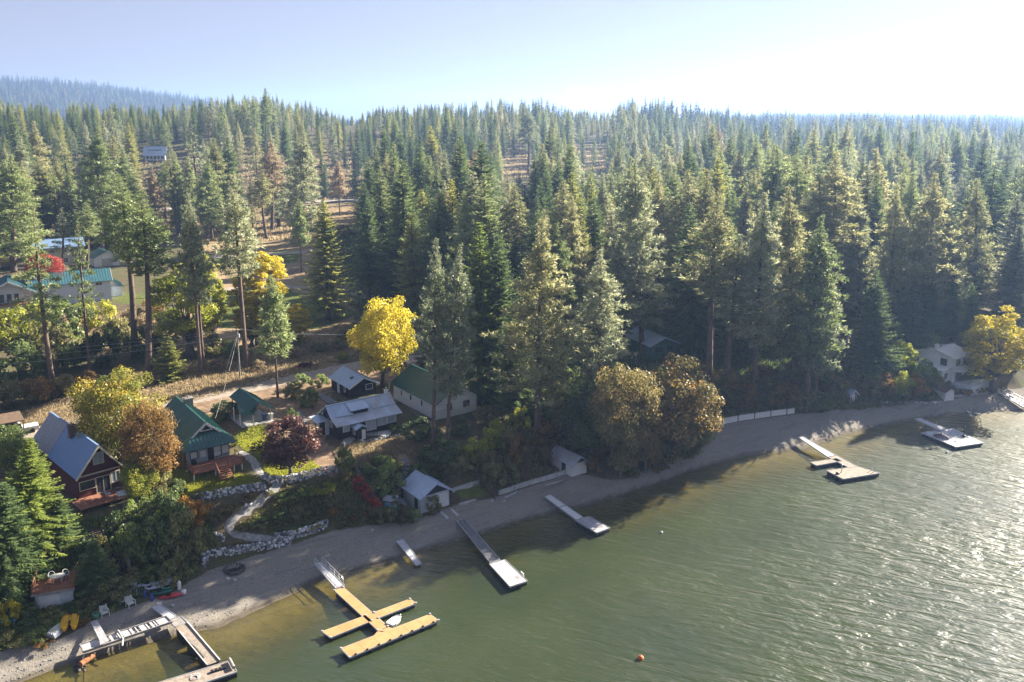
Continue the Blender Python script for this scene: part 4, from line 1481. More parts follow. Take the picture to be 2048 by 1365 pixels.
MB().box((0, -hd - 1.3, .1), (11, 2.6, .3)).build('deck', M['greywood'], o)
MB().box((0, -.5 * hd, 5.75), (7, .5, .3)).build('dormer_band', M['darkwood'], ro)

# --- stone boat garage with the deck on top, low by the beach
X, Y = P(73, 1222, 1.6)[:2]
o = thing('boat_garage', 'low stone boat garage with a white door and a red railed deck on top', 'garage', (X, Y, 1.6), R(20))
MB().hexa([(0, 0, -.6), (3.4, 0, -.6), (3.4, 3.4, -.6), (0, 3.4, -.6)], [(0, 0, 1.85), (3.4, 0, 1.85), (3.4, 3.4, 1.85), (0, 3.4, 1.85)]).build('wall', M['block'], o)
MB().box((1.25, -.05, .75), (2.0, .1, 1.6)).build('boat_door', M['white'], o)
dk = MB()
for i in range(18):
    dk.box((1.7, -.35 + i * .22, 1.92), (3.9, .2, .08))
d = dk.build('deck', M['redwood'], o)
dk = MB().bar((-.25, -.47, 1.9), (3.65, -.47, 1.9), .1, .2).build('fascia', M['greywood'], d)
railing([(-.15, -.3, 1.96), (-.15, 3.4, 1.96)], .85, 'redwood', d, balus=4)
railing([(3.55, -.3, 1.96), (3.55, 3.4, 1.96)], .85, 'redwood', d, balus=4)
railing([(-.15, -.35, 1.96), (1.2, -.35, 1.96)], .6, 'redwood', d, balus=4)
def on_garage(x, y, z=1.97):
    c, s = math.cos(R(20)), math.sin(R(20))
    return (X + c * x - s * y, Y + s * x + c * y, 1.6 + z)
t = thing('patio_table', 'white oval patio table on the red railed deck', 'table', on_garage(1.9, 1.6), R(20))
MB().lathe((0, 0, .62), [(.62, 0), (.64, .04)], 18).build('table_top', M['white'], t)
for a in range(4):
    q = a * math.pi / 2 + .78
    MB().bar((.4 * math.cos(q), .4 * math.sin(q), .62), (.48 * math.cos(q), .48 * math.sin(q), 0), .05).build('leg', M['white'], t)
t.scale = (1.15, .8, 1)
for k, (x, y, lb) in enumerate(((1.25, 2.15, 'round white chair with a blue seat, on the corner side of the oval table'), (2.6, 2.2, 'round white chair with a blue seat, by the deck railing'))):
    t = thing('patio_chair', lb, 'chair', on_garage(x, y), R(20 + 40 * k), 'round chairs on the garage deck')
    MB().lathe((0, 0, .4), [(.27, 0), (.29, .05)], 14).build('seat', M['bluebin'], t)
    mb = MB()
    mb.tube([(.3 * math.cos(q), .3 * math.sin(q), .45 + .35 * max(0, math.sin(q)) ** .5) for q in np.linspace(-.1, 3.24, 12)], .035, 6)
    mb.tube([(.3 * math.cos(q), .3 * math.sin(q), .45) for q in np.linspace(0, 6.28, 16)], .03, 5)
    mb.build('backrest', M['white'], t)
    for q in (.7, 2.4, 3.9, 5.5):
        MB().bar((.24 * math.cos(q), .24 * math.sin(q), .42), (.3 * math.cos(q), .3 * math.sin(q), 0), .04).build('leg', M['white'], t)

# --- open lean-to and pickup at the road, frame edge
p = G(4, 868)
o = thing('carport', 'low open carport with a flat brown roof at the road edge', 'carport', tuple(p), R(38))
MB().slab([(-2.6, -2, 2.0), (2.6, -2, 2.0), (2.6, 2, 2.2), (-2.6, 2, 2.2)], .14).build('roof', M['brownwood'], o)
for x in (-2.4, 2.4):
    for y in (-1.8, 1.8):
        MB().bar((x, y, -.3), (x, y, 2.0), .12).build('post', M['brownwood'], o)
MB().box((0, 1.8, .9), (4.8, .1, 2.0)).build('back_wall', M['brownwood'], o)

def car(name, label, cat, p, yaw, m, L_=4.0, W=1.65, Hh=1.5, pickup=False):
    t = thing(name, label, cat, tuple(p), R(yaw))
    mb = MB()
    h = W / 2
    side = [(-L_ / 2, .3), (L_ / 2, .3), (L_ / 2, .72), (L_ * .27, .86), (-L_ / 2, .9)]
    mb.hexa([(x, -h, z) for x, z in side], [(x, h, z) for x, z in side])
    mb.build('body', m, t)
    if pickup:
        cab = [(-L_ * .05, .88), (L_ * .26, .86), (L_ * .14, Hh - .06), (L_ * .0, Hh - .04)]
    else:
        cab = [(-L_ * .49, .88), (L_ * .27, .86), (L_ * .1, Hh), (-L_ * .42, Hh)]
    k = h * .86
    MB().hexa([(x, -k - .02 * (z < 1), z) for x, z in cab], [(x, k + .02 * (z < 1), z) for x, z in cab]).build('window_band', M['glass'], t)
    xs_ = [c[0] for c in cab[2:]]
    MB().hexa([(xs_[1] - .05, -k, Hh - .06), (xs_[0] + .05, -k, Hh - .06), (xs_[0] + .05, k, Hh - .06), (xs_[1] - .05, k, Hh - .06)], [(xs_[1] - .03, -k, Hh + .03), (xs_[0], -k, Hh + .03), (xs_[0], k, Hh + .03), (xs_[1] - .03, k, Hh + .03)]).build('cab_roof', m, t)
    for x in (-L_ * .31, L_ * .31):
        for s in (-1, 1):
            MB().tube([(x, s * (h - .18), .31), (x, s * (h + .02), .31)], .31, 12).build('wheel', M['black'], t)
    for s in (-1, 1):
        MB().box((L_ / 2, s * h * .65, .62), (.06, .3, .14)).build('headlight', M['blind'], t)
    return t

M['carwhite'] = mat('white_car_paint', (.6, .6, .6), .3, var=.03, spec=.6)
M['cardark'] = mat('dark_car_paint', (.03, .035, .05), .3, var=.1, spec=.6)
car('pickup_truck', 'white pickup truck parked by the low brown carport', 'pickup truck', G(42, 866), 215, M['carwhite'], 4.3, 1.7, 1.55, True)
car('parked_car', 'white car parked behind the teal roof beside the red maple', 'car', G(44, 540), 30, M['carwhite'], 4.3, 1.75, 1.5)
car('parked_car', 'dark car parked next to the white car above the teal roof', 'car', G(20, 538), 28, M['cardark'], 4.3, 1.75, 1.5)

# flatbed trailer by the road
p = G(610, 736)
t = thing('flatbed_trailer', 'small red flatbed trailer loaded with dark gear beside the gravel road', 'trailer', (p[0], p[1], p[2]), R(24))
MB().box((0, 0, .45), (3.0, 1.1, .12)).build('bed', mat('red_steel', (.16, .02, .018), .5, var=.15), t)
mb = MB()
for i in range(7):
    mb.rock((-.9 + i * .32, random.uniform(-.25, .25), .72), (.5, .5, random.uniform(.35, .6)), 40 + i)
mb.build('cargo', M['black'], t)
for s in (-1, 1):
    MB().tube([(-.3, s * .5, .26), (-.3, s * .66, .26)], .26, 10).build('wheel', M['black'], t)
MB().bar((1.4, 0, .42), (2.4, 0, .4), .08).build('drawbar', M['black'], t)
# ------------------------------------------------------------------ docks
M['tan_deck'] = mat('tan_composite_deck', (.36, .205, .085), .6, rgb2=(.45, .27, .12), scale=.8)
M['pale_deck'] = mat('pale_deck_boards', (.34, .34, .36), .75, rgb2=(.50, .50, .52), scale=1.4)
M['leafy_deck'] = mat('leaf_strewn_deck', (.24, .22, .22), .8, rgb2=(.48, .48, .52), scale=4.5)
M['dark_deck'] = mat('dark_weathered_deck', (.10, .10, .105), .85, rgb2=(.2, .2, .21), scale=3)
M['brown_deck'] = mat('brown_weathered_deck', (.19, .155, .125), .85, rgb2=(.34, .29, .24), scale=2.5)
M['alu'] = mat('aluminium', (.52, .54, .56), .35, var=.1, metal=.5, spec=.5)
M['float'] = mat('black_float', (.015, .015, .017), .5, var=.2)

def lerp(a, b, t):
    return np.asarray(a, float) * (1 - t) + np.asarray(b, float) * t

def planked(mb, c, across, n, t=.08, gap=.03):
    """boards over the quad c (corners in order); boards run from edge 0-1 side to the other when across"""
    c = [np.asarray(p, float) for p in c]
    if not across:
        c = c[1:] + c[:1]
    for i in range(n):
        a, b = (i + gap) / n, (i + 1 - gap) / n
        mb.slab([lerp(c[0], c[3], a), lerp(c[1], c[2], a), lerp(c[1], c[2], b), lerp(c[0], c[3], b)], t)

def edge_frame(mb, c, w=.06, h=.16, dz=-.04):
    for p, q in zip(c, c[1:] + c[:1]):
        d = np.array([0, 0, dz])
        mb.bar(np.asarray(p, float) + d, np.asarray(q, float) + d, w, h)

def floats(c, n, par, z=-.08, m='float', inset=.12):
    """black floats under a deck, one mesh each side"""
    c = [np.asarray(p, float) for p in c]
    for i in range(n):
        a, b = (i + inset) / n, (i + 1 - inset) / n
        q = [lerp(c[0], c[3], a), lerp(c[1], c[2], a), lerp(c[1], c[2], b), lerp(c[0], c[3], b)]
        top = [p * [1, 1, 0] + [0, 0, p[2] - .09] for p in q]
        bot = [p * [1, 1, 0] + [0, 0, z] for p in q]
        MB().hexa(bot, top).build('pontoon', M[m], par)

def corners(px, z):
    return [P(x, y, z) for x, y in px]

def local(o, c):
    """world corners into the frame of an unrotated thing"""
    l = np.array(o.location)
    return [np.asarray(p, float) - l for p in c]

def section(par, name, c, n, m, across=True, nfl=0, frame=True, fz=-.25):
    mb = MB()
    planked(mb, c, across, n, .07, .012)
    s = mb.build(name, M[m], par)
    if frame:
        mb = MB()
        edge_frame(mb, c)
        mb.build('edge_frame', M['alu'], s)
    if nfl:
        floats(c, nfl, s, fz)
    return s

# dock 1: tan walkway with two fingers
o = thing('dock', 'large tan decked dock with a walkway and two long fingers on black floats', 'dock', tuple(P(770, 1240, 0)))
zD = .5
wk = local(o, corners([(669, 1181), (687, 1175), (776, 1253), (756, 1261)], zD))
f1 = local(o, corners([(682, 1297), (860, 1228.5), (877, 1241), (699, 1314.5)], zD))
f2a = local(o, corners([(644.5, 1263), (731.5, 1231), (744, 1241.5), (661, 1275)], zD))
f2b = local(o, corners([(748, 1225), (820, 1198), (832, 1206.5), (757, 1236)], zD))
def dock_part(name, c, n, cuts, nfl):
    mb = MB()
    for i in range(n):
        a, b = (i + .006) / n, (i + .994) / n
        mb.slab([lerp(c[0], c[3 if cuts else 1], a), lerp(c[1] if cuts else c[3], c[2], a), lerp(c[1] if cuts else c[3], c[2], b), lerp(c[0], c[3 if cuts else 1], b)], .08)
    s = mb.build(name, M['tan_deck'], o)
    fr = MB()
    edge_frame(fr, c, .08, .15, -.08)
    for p in c:
        fr.box((p[0], p[1], p[2] + .03), (.2, .2, .1))
    fr.build('edge_frame', M['alu'], s)
    cc = c if cuts else [c[0], c[3], c[2], c[1]]
    floats(cc, nfl, s, -.25 - 0)
    return s
dock_part('walkway', wk, 5, True, 4)
dock_part('finger', f1, 6, False, 5)
dock_part('finger', f2a, 3, False, 3)
dock_part('finger', f2b, 3, False, 3)
gs = MB()
e = lambda x, y: local(o, corners([(x, y)], zD - .01))[0]
gs.slab([e(756, 1262), e(766, 1257.5), e(770, 1263)], .08)
gs.slab([e(755, 1262.5), e(768, 1266), e(748, 1271)], .08)
gs.slab([e(768, 1258), e(776, 1254), e(795, 1260), e(770, 1270)], .02)
gs.build('gusset', M['tan_deck'], o)
mb = MB()
for i in range(8):
    p = lerp(f1[3], f1[2], (i + .5) / 8)
    mb.box((p[0], p[1], p[2] + .05), (.22, .1, .12), .6)
mb.build('cleat', M['float'], o)
a, b = P(629, 1128, 1.35), P(643, 1125, 1.35)
c_, d_ = P(689, 1171, .62), P(671, 1177, .62)
o = thing('gangway', 'aluminium gangway with hoop handrails from the beach to the tan dock', 'gangway', tuple(P(655, 1150, 0)))
cc = local(o, [a, b, c_, d_])
section(o, 'ramp', cc, 9, 'pale_deck')
for s, (i, j) in enumerate(((0, 3), (1, 2))):
    mb = MB()
    p, q = cc[i], lerp(cc[i], cc[j], .96)
    u = np.array([0, 0, .75])
    mb.tube([p, p + u * .8, lerp(p, q, .06) + u, lerp(p, q, .94) + u, q + u * .8, q], .03, 6)
    mb.tube([p + u * .5, q + u * .5], .022, 5)
    for k in range(1, 5):
        mb.tube([lerp(p, q, k / 5), lerp(p, q, k / 5) + u], .022, 5)
    mb.build('handrail', M['alu'], o)
# small white dinghy tucked between the fingers
p = P(789, 1249, .15)
t = thing('dinghy', 'small white dinghy tied up in the corner of the tan dock', 'dinghy', tuple(p), R(60))
hull = MB()
n0 = []
prof = [(-.8, .42), (-.3, .5), (.3, .46), (.75, .25), (.95, .02)]
lo_ = [(x, s * w * .7, .02) for x, w in prof for s in (1,)] + [(x, -w * .7, .02) for x, w in prof[::-1]]
hi_ = [(x, w, .42 + .12 * max(0, x)) for x, w in prof] + [(x, -w, .42 + .12 * max(0, x)) for x, w in prof[::-1]]
hull.hexa(lo_, hi_)
h_ = hull.build('hull', M['white'], t)
MB().tube([(x * 1.0, y * .99, z + .02) for x, y, z in hi_ + hi_[:1]], .045, 6).build('gunwale', M['alu'], t)
MB().hexa([(x * .8, y * .78, .425) for x, y, z in hi_], [(x * .8, y * .78, .43) for x, y, z in hi_]).build('liner', M['bluegrey'], t)
MB().box((-.1, 0, .45), (.22, .8, .05)).build('thwart', M['white'], t)

# dock 2: bare plank section on the beach
o = thing('gangway_section', 'narrow pale gangway section lying from the beach into the shallows', 'gangway', tuple(P(818, 1105, 0)))
section(o, 'plank_deck', local(o, [P(793, 1083, 1.0), P(806, 1079, 1.0), P(843, 1127, .28), P(832, 1131, .28)]), 14, 'pale_deck')

# dock 3: dark gangway, pale platform
o = thing('dock', 'dock with a dark weathered gangway and a leaf-strewn pale platform off the boathouse', 'dock', tuple(P(985, 1100, 0)))
section(o, 'gangway', local(o, [P(914, 1042, 1.25), P(929, 1038, 1.25), P(1000, 1120, .6), P(981, 1127, .6)]), 26, 'dark_deck')
c4 = local(o, corners([(978.4, 1128.2), (1010.2, 1119.6), (1055.3, 1162.4), (1019.9, 1173.8)], .58))
s = section(o, 'platform', c4, 9, 'leafy_deck', True, 3)
mb = MB()
p = lerp(c4[1], c4[2], .8)
dr = unit(c4[2] - c4[1])
for k in (-.18, .18):
    q = p + dr * k
    mb.tube([q + [0, 0, -.5], q + [0, 0, .35], q + [-.12, .1, .5], q + [-.3, .22, .1]], .025, 5)
mb.build('ladder', M['alu'], s)
for k in range(2):
    q = [P(914 - 28 + k * 22, 1022 + 4 - k * 9, 1.75), P(914 - 14 + k * 22, 1040 - k * 9, 1.45)]
    MB().bar(q[0] + [0, 0, 0.02], q[1] + [0, 0, .05], .35, .12)
o = thing('boat_ramp', 'pair of concrete ramp strips running down from the boathouse roller door', 'ramp', tuple(P(893, 1025, 0)))
for k in range(2):
    q = local(o, [np.array(G(882 + 20 * k, 1026 - 6 * k)) + [0, 0, .06], np.array(G(896 + 20 * k, 1039 - 6 * k)) + [0, 0, .06]])
    MB().bar(q[0], q[1], .38, .14).build('rail_strip', M['concrete'], o)

# dock 4
o = thing('dock', 'dock with a two-piece white gangway and a small scuffed white platform', 'dock', tuple(P(1150, 1025, 0)))
a0, a1, b1, b0 = P(1089, 994, 1.2), P(1101, 990, 1.2), P(1166, 1035, .62), P(1152, 1040, .62)
cc = local(o, [a0, a1, b1, b0])
section(o, 'gangway', [cc[0], cc[1], lerp(cc[1], cc[2], .47), lerp(cc[0], cc[3], .47)], 1, 'white')
section(o, 'gangway', [lerp(cc[0], cc[3], .49), lerp(cc[1], cc[2], .49), cc[2], cc[3]], 1, 'white')
section(o, 'platform', local(o, corners([(1150.4, 1040.5), (1178.5, 1033.2), (1220, 1056.3), (1193.1, 1066.1)], .58)), 8, 'leafy_deck', True, 3)

# dock 5: brown L-shaped dock on the right
o = thing('dock', 'brown L-shaped dock with a side finger, post and ladder below the pines', 'dock', tuple(P(1680, 930, 0)))
section(o, 'gangway', local(o, [P(1597, 875, 1.25), P(1606, 874, 1.25), P(1672, 911, .6), P(1655, 914, .6)]), 12, 'pale_deck')
section(o, 'walkway', local(o, corners([(1655, 914), (1672, 910), (1716, 933.5), (1698, 936)], .56)), 10, 'brown_deck', True, 2)
section(o, 'finger', local(o, corners([(1621, 925), (1673, 917), (1684, 922.5), (1633, 931.5)], .56)), 3, 'brown_deck', False, 2)
c5 = local(o, corners([(1653, 941.5), (1716, 933), (1760, 946.5), (1686, 958.5)], .58))
s = section(o, 'platform', c5, 10, 'brown_deck', True, 3)
p = lerp(lerp(c5[0], c5[1], .28), lerp(c5[3], c5[2], .28), .35)
mb = MB().tube([p, p + [0, 0, 1.0]], .07, 8)
mb.lathe(p + [0, 0, 1.0], [(.16, 0), (.16, .14), (.05, .22)], 8)
mb.build('mooring_post', M['alu'], s)
mb = MB()
q = lerp(c5[1], c5[2], .72)
for k in (-.22, .22):
    w_ = q + unit(c5[2] - c5[1]) * k
    mb.tube([w_ + [.1, .15, -.4], w_ + [.05, .1, .5], w_ + [-.1, 0, .7], w_ + [-.25, -.1, .5], w_ + [-.3, -.12, 0]], .03, 5)
mb.build('ladder', M['alu'], s)
MB().rock(lerp(c5[0], c5[3], .5) + [.5, .25, .12], (.7, .4, .3), 4).build('mooring_bag', M['float'], s)

# dock 6: wide pale platform far right
o = thing('dock', 'broad pale swim platform with a long raised gangway and a lamp post', 'dock', tuple(P(1890, 865, 0)))
section(o, 'gangway', local(o, [P(1829, 838.5, 1.5), P(1842, 837, 1.5), P(1893, 858, .75), P(1880, 861, .75)]), 14, 'pale_deck')
c6 = local(o, corners([(1842, 866), (1906, 857), (1968, 886), (1912, 894.5)], .5))
s = section(o, 'platform', c6, 9, 'pale_deck', True, 3)
p = lerp(lerp(c6[0], c6[1], .8), lerp(c6[3], c6[2], .8), .55)
mb = MB().tube([p, p + [0, 0, 1.5]], .05, 8)
mb.lathe(p + [0, 0, 1.5], [(.14, 0), (.14, .2), (.04, .28)], 8)
mb.lathe(p, [(.3, 0), (.3, .25), (.1, .32)], 8)
mb.build('lamp_post', M['float'], s)
p6 = lerp(lerp(c6[0], c6[1], .18), lerp(c6[3], c6[2], .18), .42) + np.array(o.location)
t = thing('covered_jet_ski', 'jet ski under a maroon and grey cover on the pale swim platform', 'jet ski', tuple(p6), R(-42))
mb = MB()
st_ = [(-1.1, .25, .3), (-.6, .42, .5), (.1, .42, .75), (.55, .36, .6), (1.2, .1, .35)]
for i in range(4):
    a, b = st_[i], st_[i + 1]
    mb.hexa([(a[0], -a[1], .05), (b[0], -b[1], .05), (b[0], b[1], .05), (a[0], a[1], .05)], [(a[0], -a[1] * .5, a[2]), (b[0], -b[1] * .5, b[2]), (b[0], b[1] * .5, b[2]), (a[0], a[1] * .5, a[2])])
mb.build('cover', mat('maroon_cover', (.10, .035, .04), .7, rgb2=(.22, .2, .22), scale=1.3), t)
MB().box((0, 0, .03), (1.9, .75, .1)).build('cradle', M['alu'], t)

# gangway at the frame's right edge
o = thing('gangway', 'long aluminium gangway with railings beyond the white boat shed', 'gangway', tuple(P(2020, 800, 0)))
c7 = local(o, [P(1998, 786, 1.8), P(2006, 784, 1.8), P(2058, 812, .7), P(2046, 815, .7)])
section(o, 'ramp', c7, 12, 'pale_deck')
for i, j in ((0, 3), (1, 2)):
    railing([c7[i], c7[j]], .8, 'alu', o, 'handrail', balus=7)

# dock 7: old wooden dock at the bottom edge
o = thing('old_dock', 'weathered wooden dock with a cluttered end platform, planks and white kerb rails', 'dock', tuple(P(400, 1320, 0)))
cA = local(o, [P(302, 1214, 1.55), P(322, 1210, 1.55), P(352, 1232, 1.2), P(336, 1240, 1.2)])
section(o, 'ramp', cA, 10, 'pale_deck', True)
cB = local(o, [P(338, 1240, 1.1), P(362, 1233, 1.1), P(375, 1246, .9), P(350, 1254, .9)])
section(o, 'broken_landing', cB, 5, 'greywood')
cC = local(o, [P(350, 1254, .9), P(375, 1246, .9), P(440, 1322, .6), P(414, 1331, .6)])
s = section(o, 'walkway', cC, 26, 'brown_deck', True, 3, False)
mb = MB()
mb.bar(cC[1] + [0, 0, .08], cC[2] + [0, 0, .08], .09, .1)
mb.bar(lerp(cC[0], cC[3], .15) + [0, 0, .06], cC[3] + [0, 0, .06], .07, .1)
mb.build('kerb_rail', M['white'], s)
mb = MB()
for k in range(3):
    mb.bar(lerp(cC[0], cC[3], .3 + .2 * k) + [.3 + .1 * k, 0, .1], lerp(cC[0], cC[3], .62 + .1 * k) + [.45, .1, .1], .12, .05)
mb.build('loose_board', M['greywood'], s)
cD = local(o, corners([(300, 1371), (462, 1321), (474, 1344), (320, 1395)], .58))
s = section(o, 'platform', cD, 34, 'brown_deck', False, 4, True)
mb = MB()
p, q = lerp(cD[1], cD[2], .1), lerp(cD[1], cD[2], .85)
mb.tube([p + [-.2, 0, .25], q + [-.2, 0, .25]], .16, 10)
mb.build('float_roll', M['greywood'], s)
mb = MB()
for k in range(4):
    mb.box(lerp(lerp(cD[0], cD[1], .72 + .05 * k), lerp(cD[3], cD[2], .72 + .05 * k), .45) + [0, 0, .1], (.28, .32, .14), .4)
mb.build('dark_crate', M['float'], s)
mb = MB()
th_ = np.linspace(0, 9, 40)
ctr = lerp(lerp(cD[0], cD[1], .5), lerp(cD[3], cD[2], .5), .45)
mb.tube([ctr + [(.25 + .03 * a) * math.cos(a), (.2 + .03 * a) * math.sin(a), .06 + .006 * a] for a in th_], .035, 5)
mb.build('rope_coil', M['white'], s)
# dock frame stranded on the beach
o = thing('stranded_dock', 'stranded grey dock frame with missing boards lying along the beach', 'dock section', tuple(P(250, 1268, 0)))
cE = local(o, [P(160, 1290, 1.2), P(333, 1233, 1.45), P(344, 1244, 1.35), P(167, 1304, 1.1)])
mb = MB()
g_ = np.random.default_rng(3)
for i in range(64):
    if (0.28 < i / 64 < .85) and g_.random() < .42:
        continue
    a, b = (i + .08) / 64, (i + .92) / 64
    mb.slab([lerp(cE[0], cE[1], a), lerp(cE[0], cE[1], b), lerp(cE[3], cE[2], b), lerp(cE[3], cE[2], a)], .04)
s = mb.build('slat_deck', M['pale_deck'], o)
mb = MB()
for p, q in ((0, 1), (3, 2), (0, 3), (1, 2)):
    mb.bar(cE[p] + [0, 0, -.03], cE[q] + [0, 0, -.03], .1, .22)
for t_ in (.25, .5, .75):
    mb.bar(lerp(cE[0], cE[1], t_) + [0, 0, -.1], lerp(cE[3], cE[2], t_) + [0, 0, -.1], .08, .12)
mb.bar(lerp(cE[0], cE[1], .03) + lerp([0, 0, 0], cE[3] - cE[0], .55) + [0, 0, -.08], lerp(cE[0], cE[1], .97) + lerp([0, 0, 0], cE[3] - cE[0], .55) + [0, 0, -.08], .08, .12)
mb.build('beam', M['greywood'], o)
MB().tube([lerp(cE[0], cE[1], .42) + [0, .1, .15], lerp(cE[0], cE[1], .44) + [.25, -.4, .2], lerp(cE[3], cE[2], .44) + [.1, -.3, .1], lerp(cE[3], cE[2], .44) + [.25, -.9, -.2]], .07, 6).build('hose', M['white'], o)
o = thing('plank_ramp', 'pale plank ramp set across the stranded dock frame', 'ramp', tuple(P(200, 1265, 0)))
section(o, 'boards', local(o, [P(181, 1244, 1.7), P(194, 1240, 1.7), P(218, 1282, 1.55), P(203, 1289, 1.5)]), 9, 'leafy_deck', True, 0, False)

# ------------------------------------------------------------------ things on the beach
def put(px, dz=0):
    p = G(*px)
    return (p[0], p[1], p[2] + dz)

M['pedal'] = mat('yellow_plastic', (.55, .30, .02), .5, var=.06)
t = thing('pedal_boat', 'yellow pedal boat with twin hulls pulled up on the beach', 'pedal boat', put((141, 1250), .12), R(-68))
for s in (-1, 1):
    hl = [(-1.25, .3), (-.9, .37), (.7, .37), (1.15, .26), (1.35, .1)]
    pts = [(x, s * .42 + w) for x, w in hl] + [(x, s * .42 - w) for x, w in hl[::-1]]
    MB().hexa([(x, s * .42 + (y - s * .42) * .7, .04) for x, y in pts], [(x, y, .42) for x, y in pts]).build('hull', M['pedal'], t)
MB().box((-.3, 0, .4), (1.1, .5, .1)).build('centre_deck', M['pedal'], t)
for s in (-1, 1):
    MB().hexa([(-.5, s * .38 - .22, .42), (-.05, s * .38 - .22, .42), (-.05, s * .38 + .22, .42), (-.5, s * .38 + .22, .42)], [(-.62, s * .38 - .2, .62), (-.5, s * .38 - .2, .62), (-.5, s * .38 + .2, .62), (-.62, s * .38 + .2, .62)]).build('seat', M['pedal'], t)
MB().box((.45, 0, .42), (.5, .2, .12)).build('pedal_well', M['black'], t)

t = thing('rowing_boat', 'upturned aluminium rowing boat lying beside the yellow pedal boat', 'boat', put((118, 1262)), R(80))
mb = MB()
sec = [(-1.25, .55, .42), (-.6, .6, .48), (.3, .5, .48), (1.0, .28, .4), (1.6, .03, .25)]
for a, b in zip(sec[:-1], sec[1:]):
    for s in (-1, 1):
        mb.poly([(a[0], s * a[1], .02), (b[0], s * b[1], .02), (b[0], s * b[1] * .75, b[2]), (a[0], s * a[1] * .75, a[2])])
    mb.poly([(a[0], -a[1] * .75, a[2]), (b[0], -b[1] * .75, b[2]), (b[0], b[1] * .75, b[2]), (a[0], a[1] * .75, a[2])])
mb.poly([(-1.25, -.55, .02), (-1.25, .55, .02), (-1.25, .41, .42), (-1.25, -.41, .42)])
mb.build('hull', M['alu'], t)
mb = MB()
for y in (-.3, -.1, .1, .3):
    mb.bar((-1.2, y, .45), (.6, y * .75, .5), .04, .03)
mb.build('keel_rib', M['alu'], t)

def lawn_chair(px, rz, lb, m='white', group=None):
    t = thing('lawn_chair', lb, 'chair', put(px, .0), R(rz), group)
    mb = MB()
    for i in range(5):
        mb.box((-.24 + i * .12, 0, .38), (.09, .62, .035))
    mb.build('seat', M[m], t)
    mb = MB()
    for i in range(4):
        mb.bar((-.3 - .05 * i, -.28, .48 + i * .13), (-.3 - .05 * i, .28, .48 + i * .13), .035, .09)
    for s in (-1, 1):
        mb.bar((-.26, s * .31, .36), (-.5, s * .31, 1.0), .05)
    mb.build('backrest', M[m], t)
    for s in (-1, 1):
        MB().bar((-.38, s * .36, .6), (.32, s * .36, .6), .07, .04).build('armrest', M[m], t)
        for x in (-.3, .3):
            MB().bar((x, s * .34, .6), (x * 1.15, s * .36, 0), .05).build('leg', M[m], t)
    return t
lawn_chair((210, 1232), -50, 'white plastic lawn chair standing alone next to the green bucket')
lawn_chair((249, 1208), -75, 'white plastic lawn chair beside the dark green chair', group='pair of white lawn chairs on the beach')
lawn_chair((262, 1213), -40, 'white slatted lawn chair, the one nearest the beached kayaks', group='pair of white lawn chairs on the beach')
M['dkgreen'] = mat('dark_green_plastic', (.02, .09, .07), .5, var=.15)
M['mint'] = mat('mint_plastic', (.10, .34, .27), .5, var=.1)
M['kred'] = mat('red_plastic', (.36, .03, .045), .45, var=.1)
M['kblue'] = mat('royal_blue_plastic', (.03, .06, .26), .45, var=.1)
M['kwhite'] = mat('grey_white_plastic', (.40, .44, .48), .5, var=.1)
lawn_chair((236, 1211), 160, 'dark green plastic chair turned to the bushes behind the white chairs', 'dkgreen')
def tub(px, lb, m, r_=.3, h_=.32, rz=0, cat='tub', nm='tub', lidm=None):
    t = thing(nm, lb, cat, put(px), R(rz))
    MB().lathe((0, 0, 0), [(r_ * .8, 0), (r_, h_), (r_ * 1.08, h_), (r_ * 1.08, h_ + .04), (r_ * .9, h_ + .04), (r_ * .8, h_ * .6)], 14).build('shell', M[m], t)
    mb = MB()
    mb.tube([(r_ * math.cos(a), 0, h_ + .02 + r_ * .5 * math.sin(a)) for a in np.linspace(0, 3.14, 8)], .015, 5)
    mb.build('handle', M['metal'], t)
    return t
tub((192, 1233), 'mint green tub on the beach beside the lone white chair', 'mint', .36, .3)
tub((268, 1172), 'white tub with a dark rim at the end of the timber stairs', 'kwhite', .38, .45)
tub((236, 1181), 'small white bucket on its own by the bushes', 'kwhite', .2, .25, nm='bucket', cat='bucket')
tub((319, 1212), 'white bucket at the landward end of the old dock ramp', 'white', .24, .26, nm='bucket', cat='bucket')

def kayak(px, rz, lb, m, L_=3.0, w=.36, h_=.3, dz=.0, tilt=0, nm='kayak', cat='kayak'):
    t = thing(nm, lb, cat, put(px, dz), R(rz))
    t.rotation_euler[0] = tilt
    xs_ = np.linspace(-1, 1, 9)
    rings = []
    mb = MB()
    for x in xs_:
        ww = w * (1 - abs(x) ** 2.6) + .03
        hh = h_ * (1 - .45 * abs(x) ** 2)
        base = .05 * x * x
        rings.append([(x * L_ / 2, ww * math.cos(a), base + hh / 2 + hh / 2 * math.sin(a)) for a in np.linspace(0, 2 * math.pi, 11)[:-1]])
    n = len(mb.v)
    for r_ in rings:
        mb.v += r_
    for i in range(8):
        for k in range(10):
            mb.f.append((i * 10 + k, i * 10 + (k + 1) % 10, (i + 1) * 10 + (k + 1) % 10, (i + 1) * 10 + k))
    mb.f += [tuple(range(10))[::-1], tuple(range(80, 90))]
    mb.build('hull', M[m], t, True)
    MB().lathe((-.15, 0, h_ * .93), [(.24, 0), (.26, .05), (.2, .06)], 12).build('cockpit', M['black'], t)
    return t
kayak((298, 1171), 20, 'pale kayak lying farthest from the water in the beached stack', 'kwhite', 3.0)
kayak((303, 1178), 20, 'pale kayak with a grey hull lying between the other pale kayak and the green canoe', 'kwhite', 3.0, .33)
kayak((322, 1187), 24, 'green canoe lying between the pale kayaks and the red kayak', 'dkgreen', 2.6, .4, .34, nm='canoe', cat='canoe')
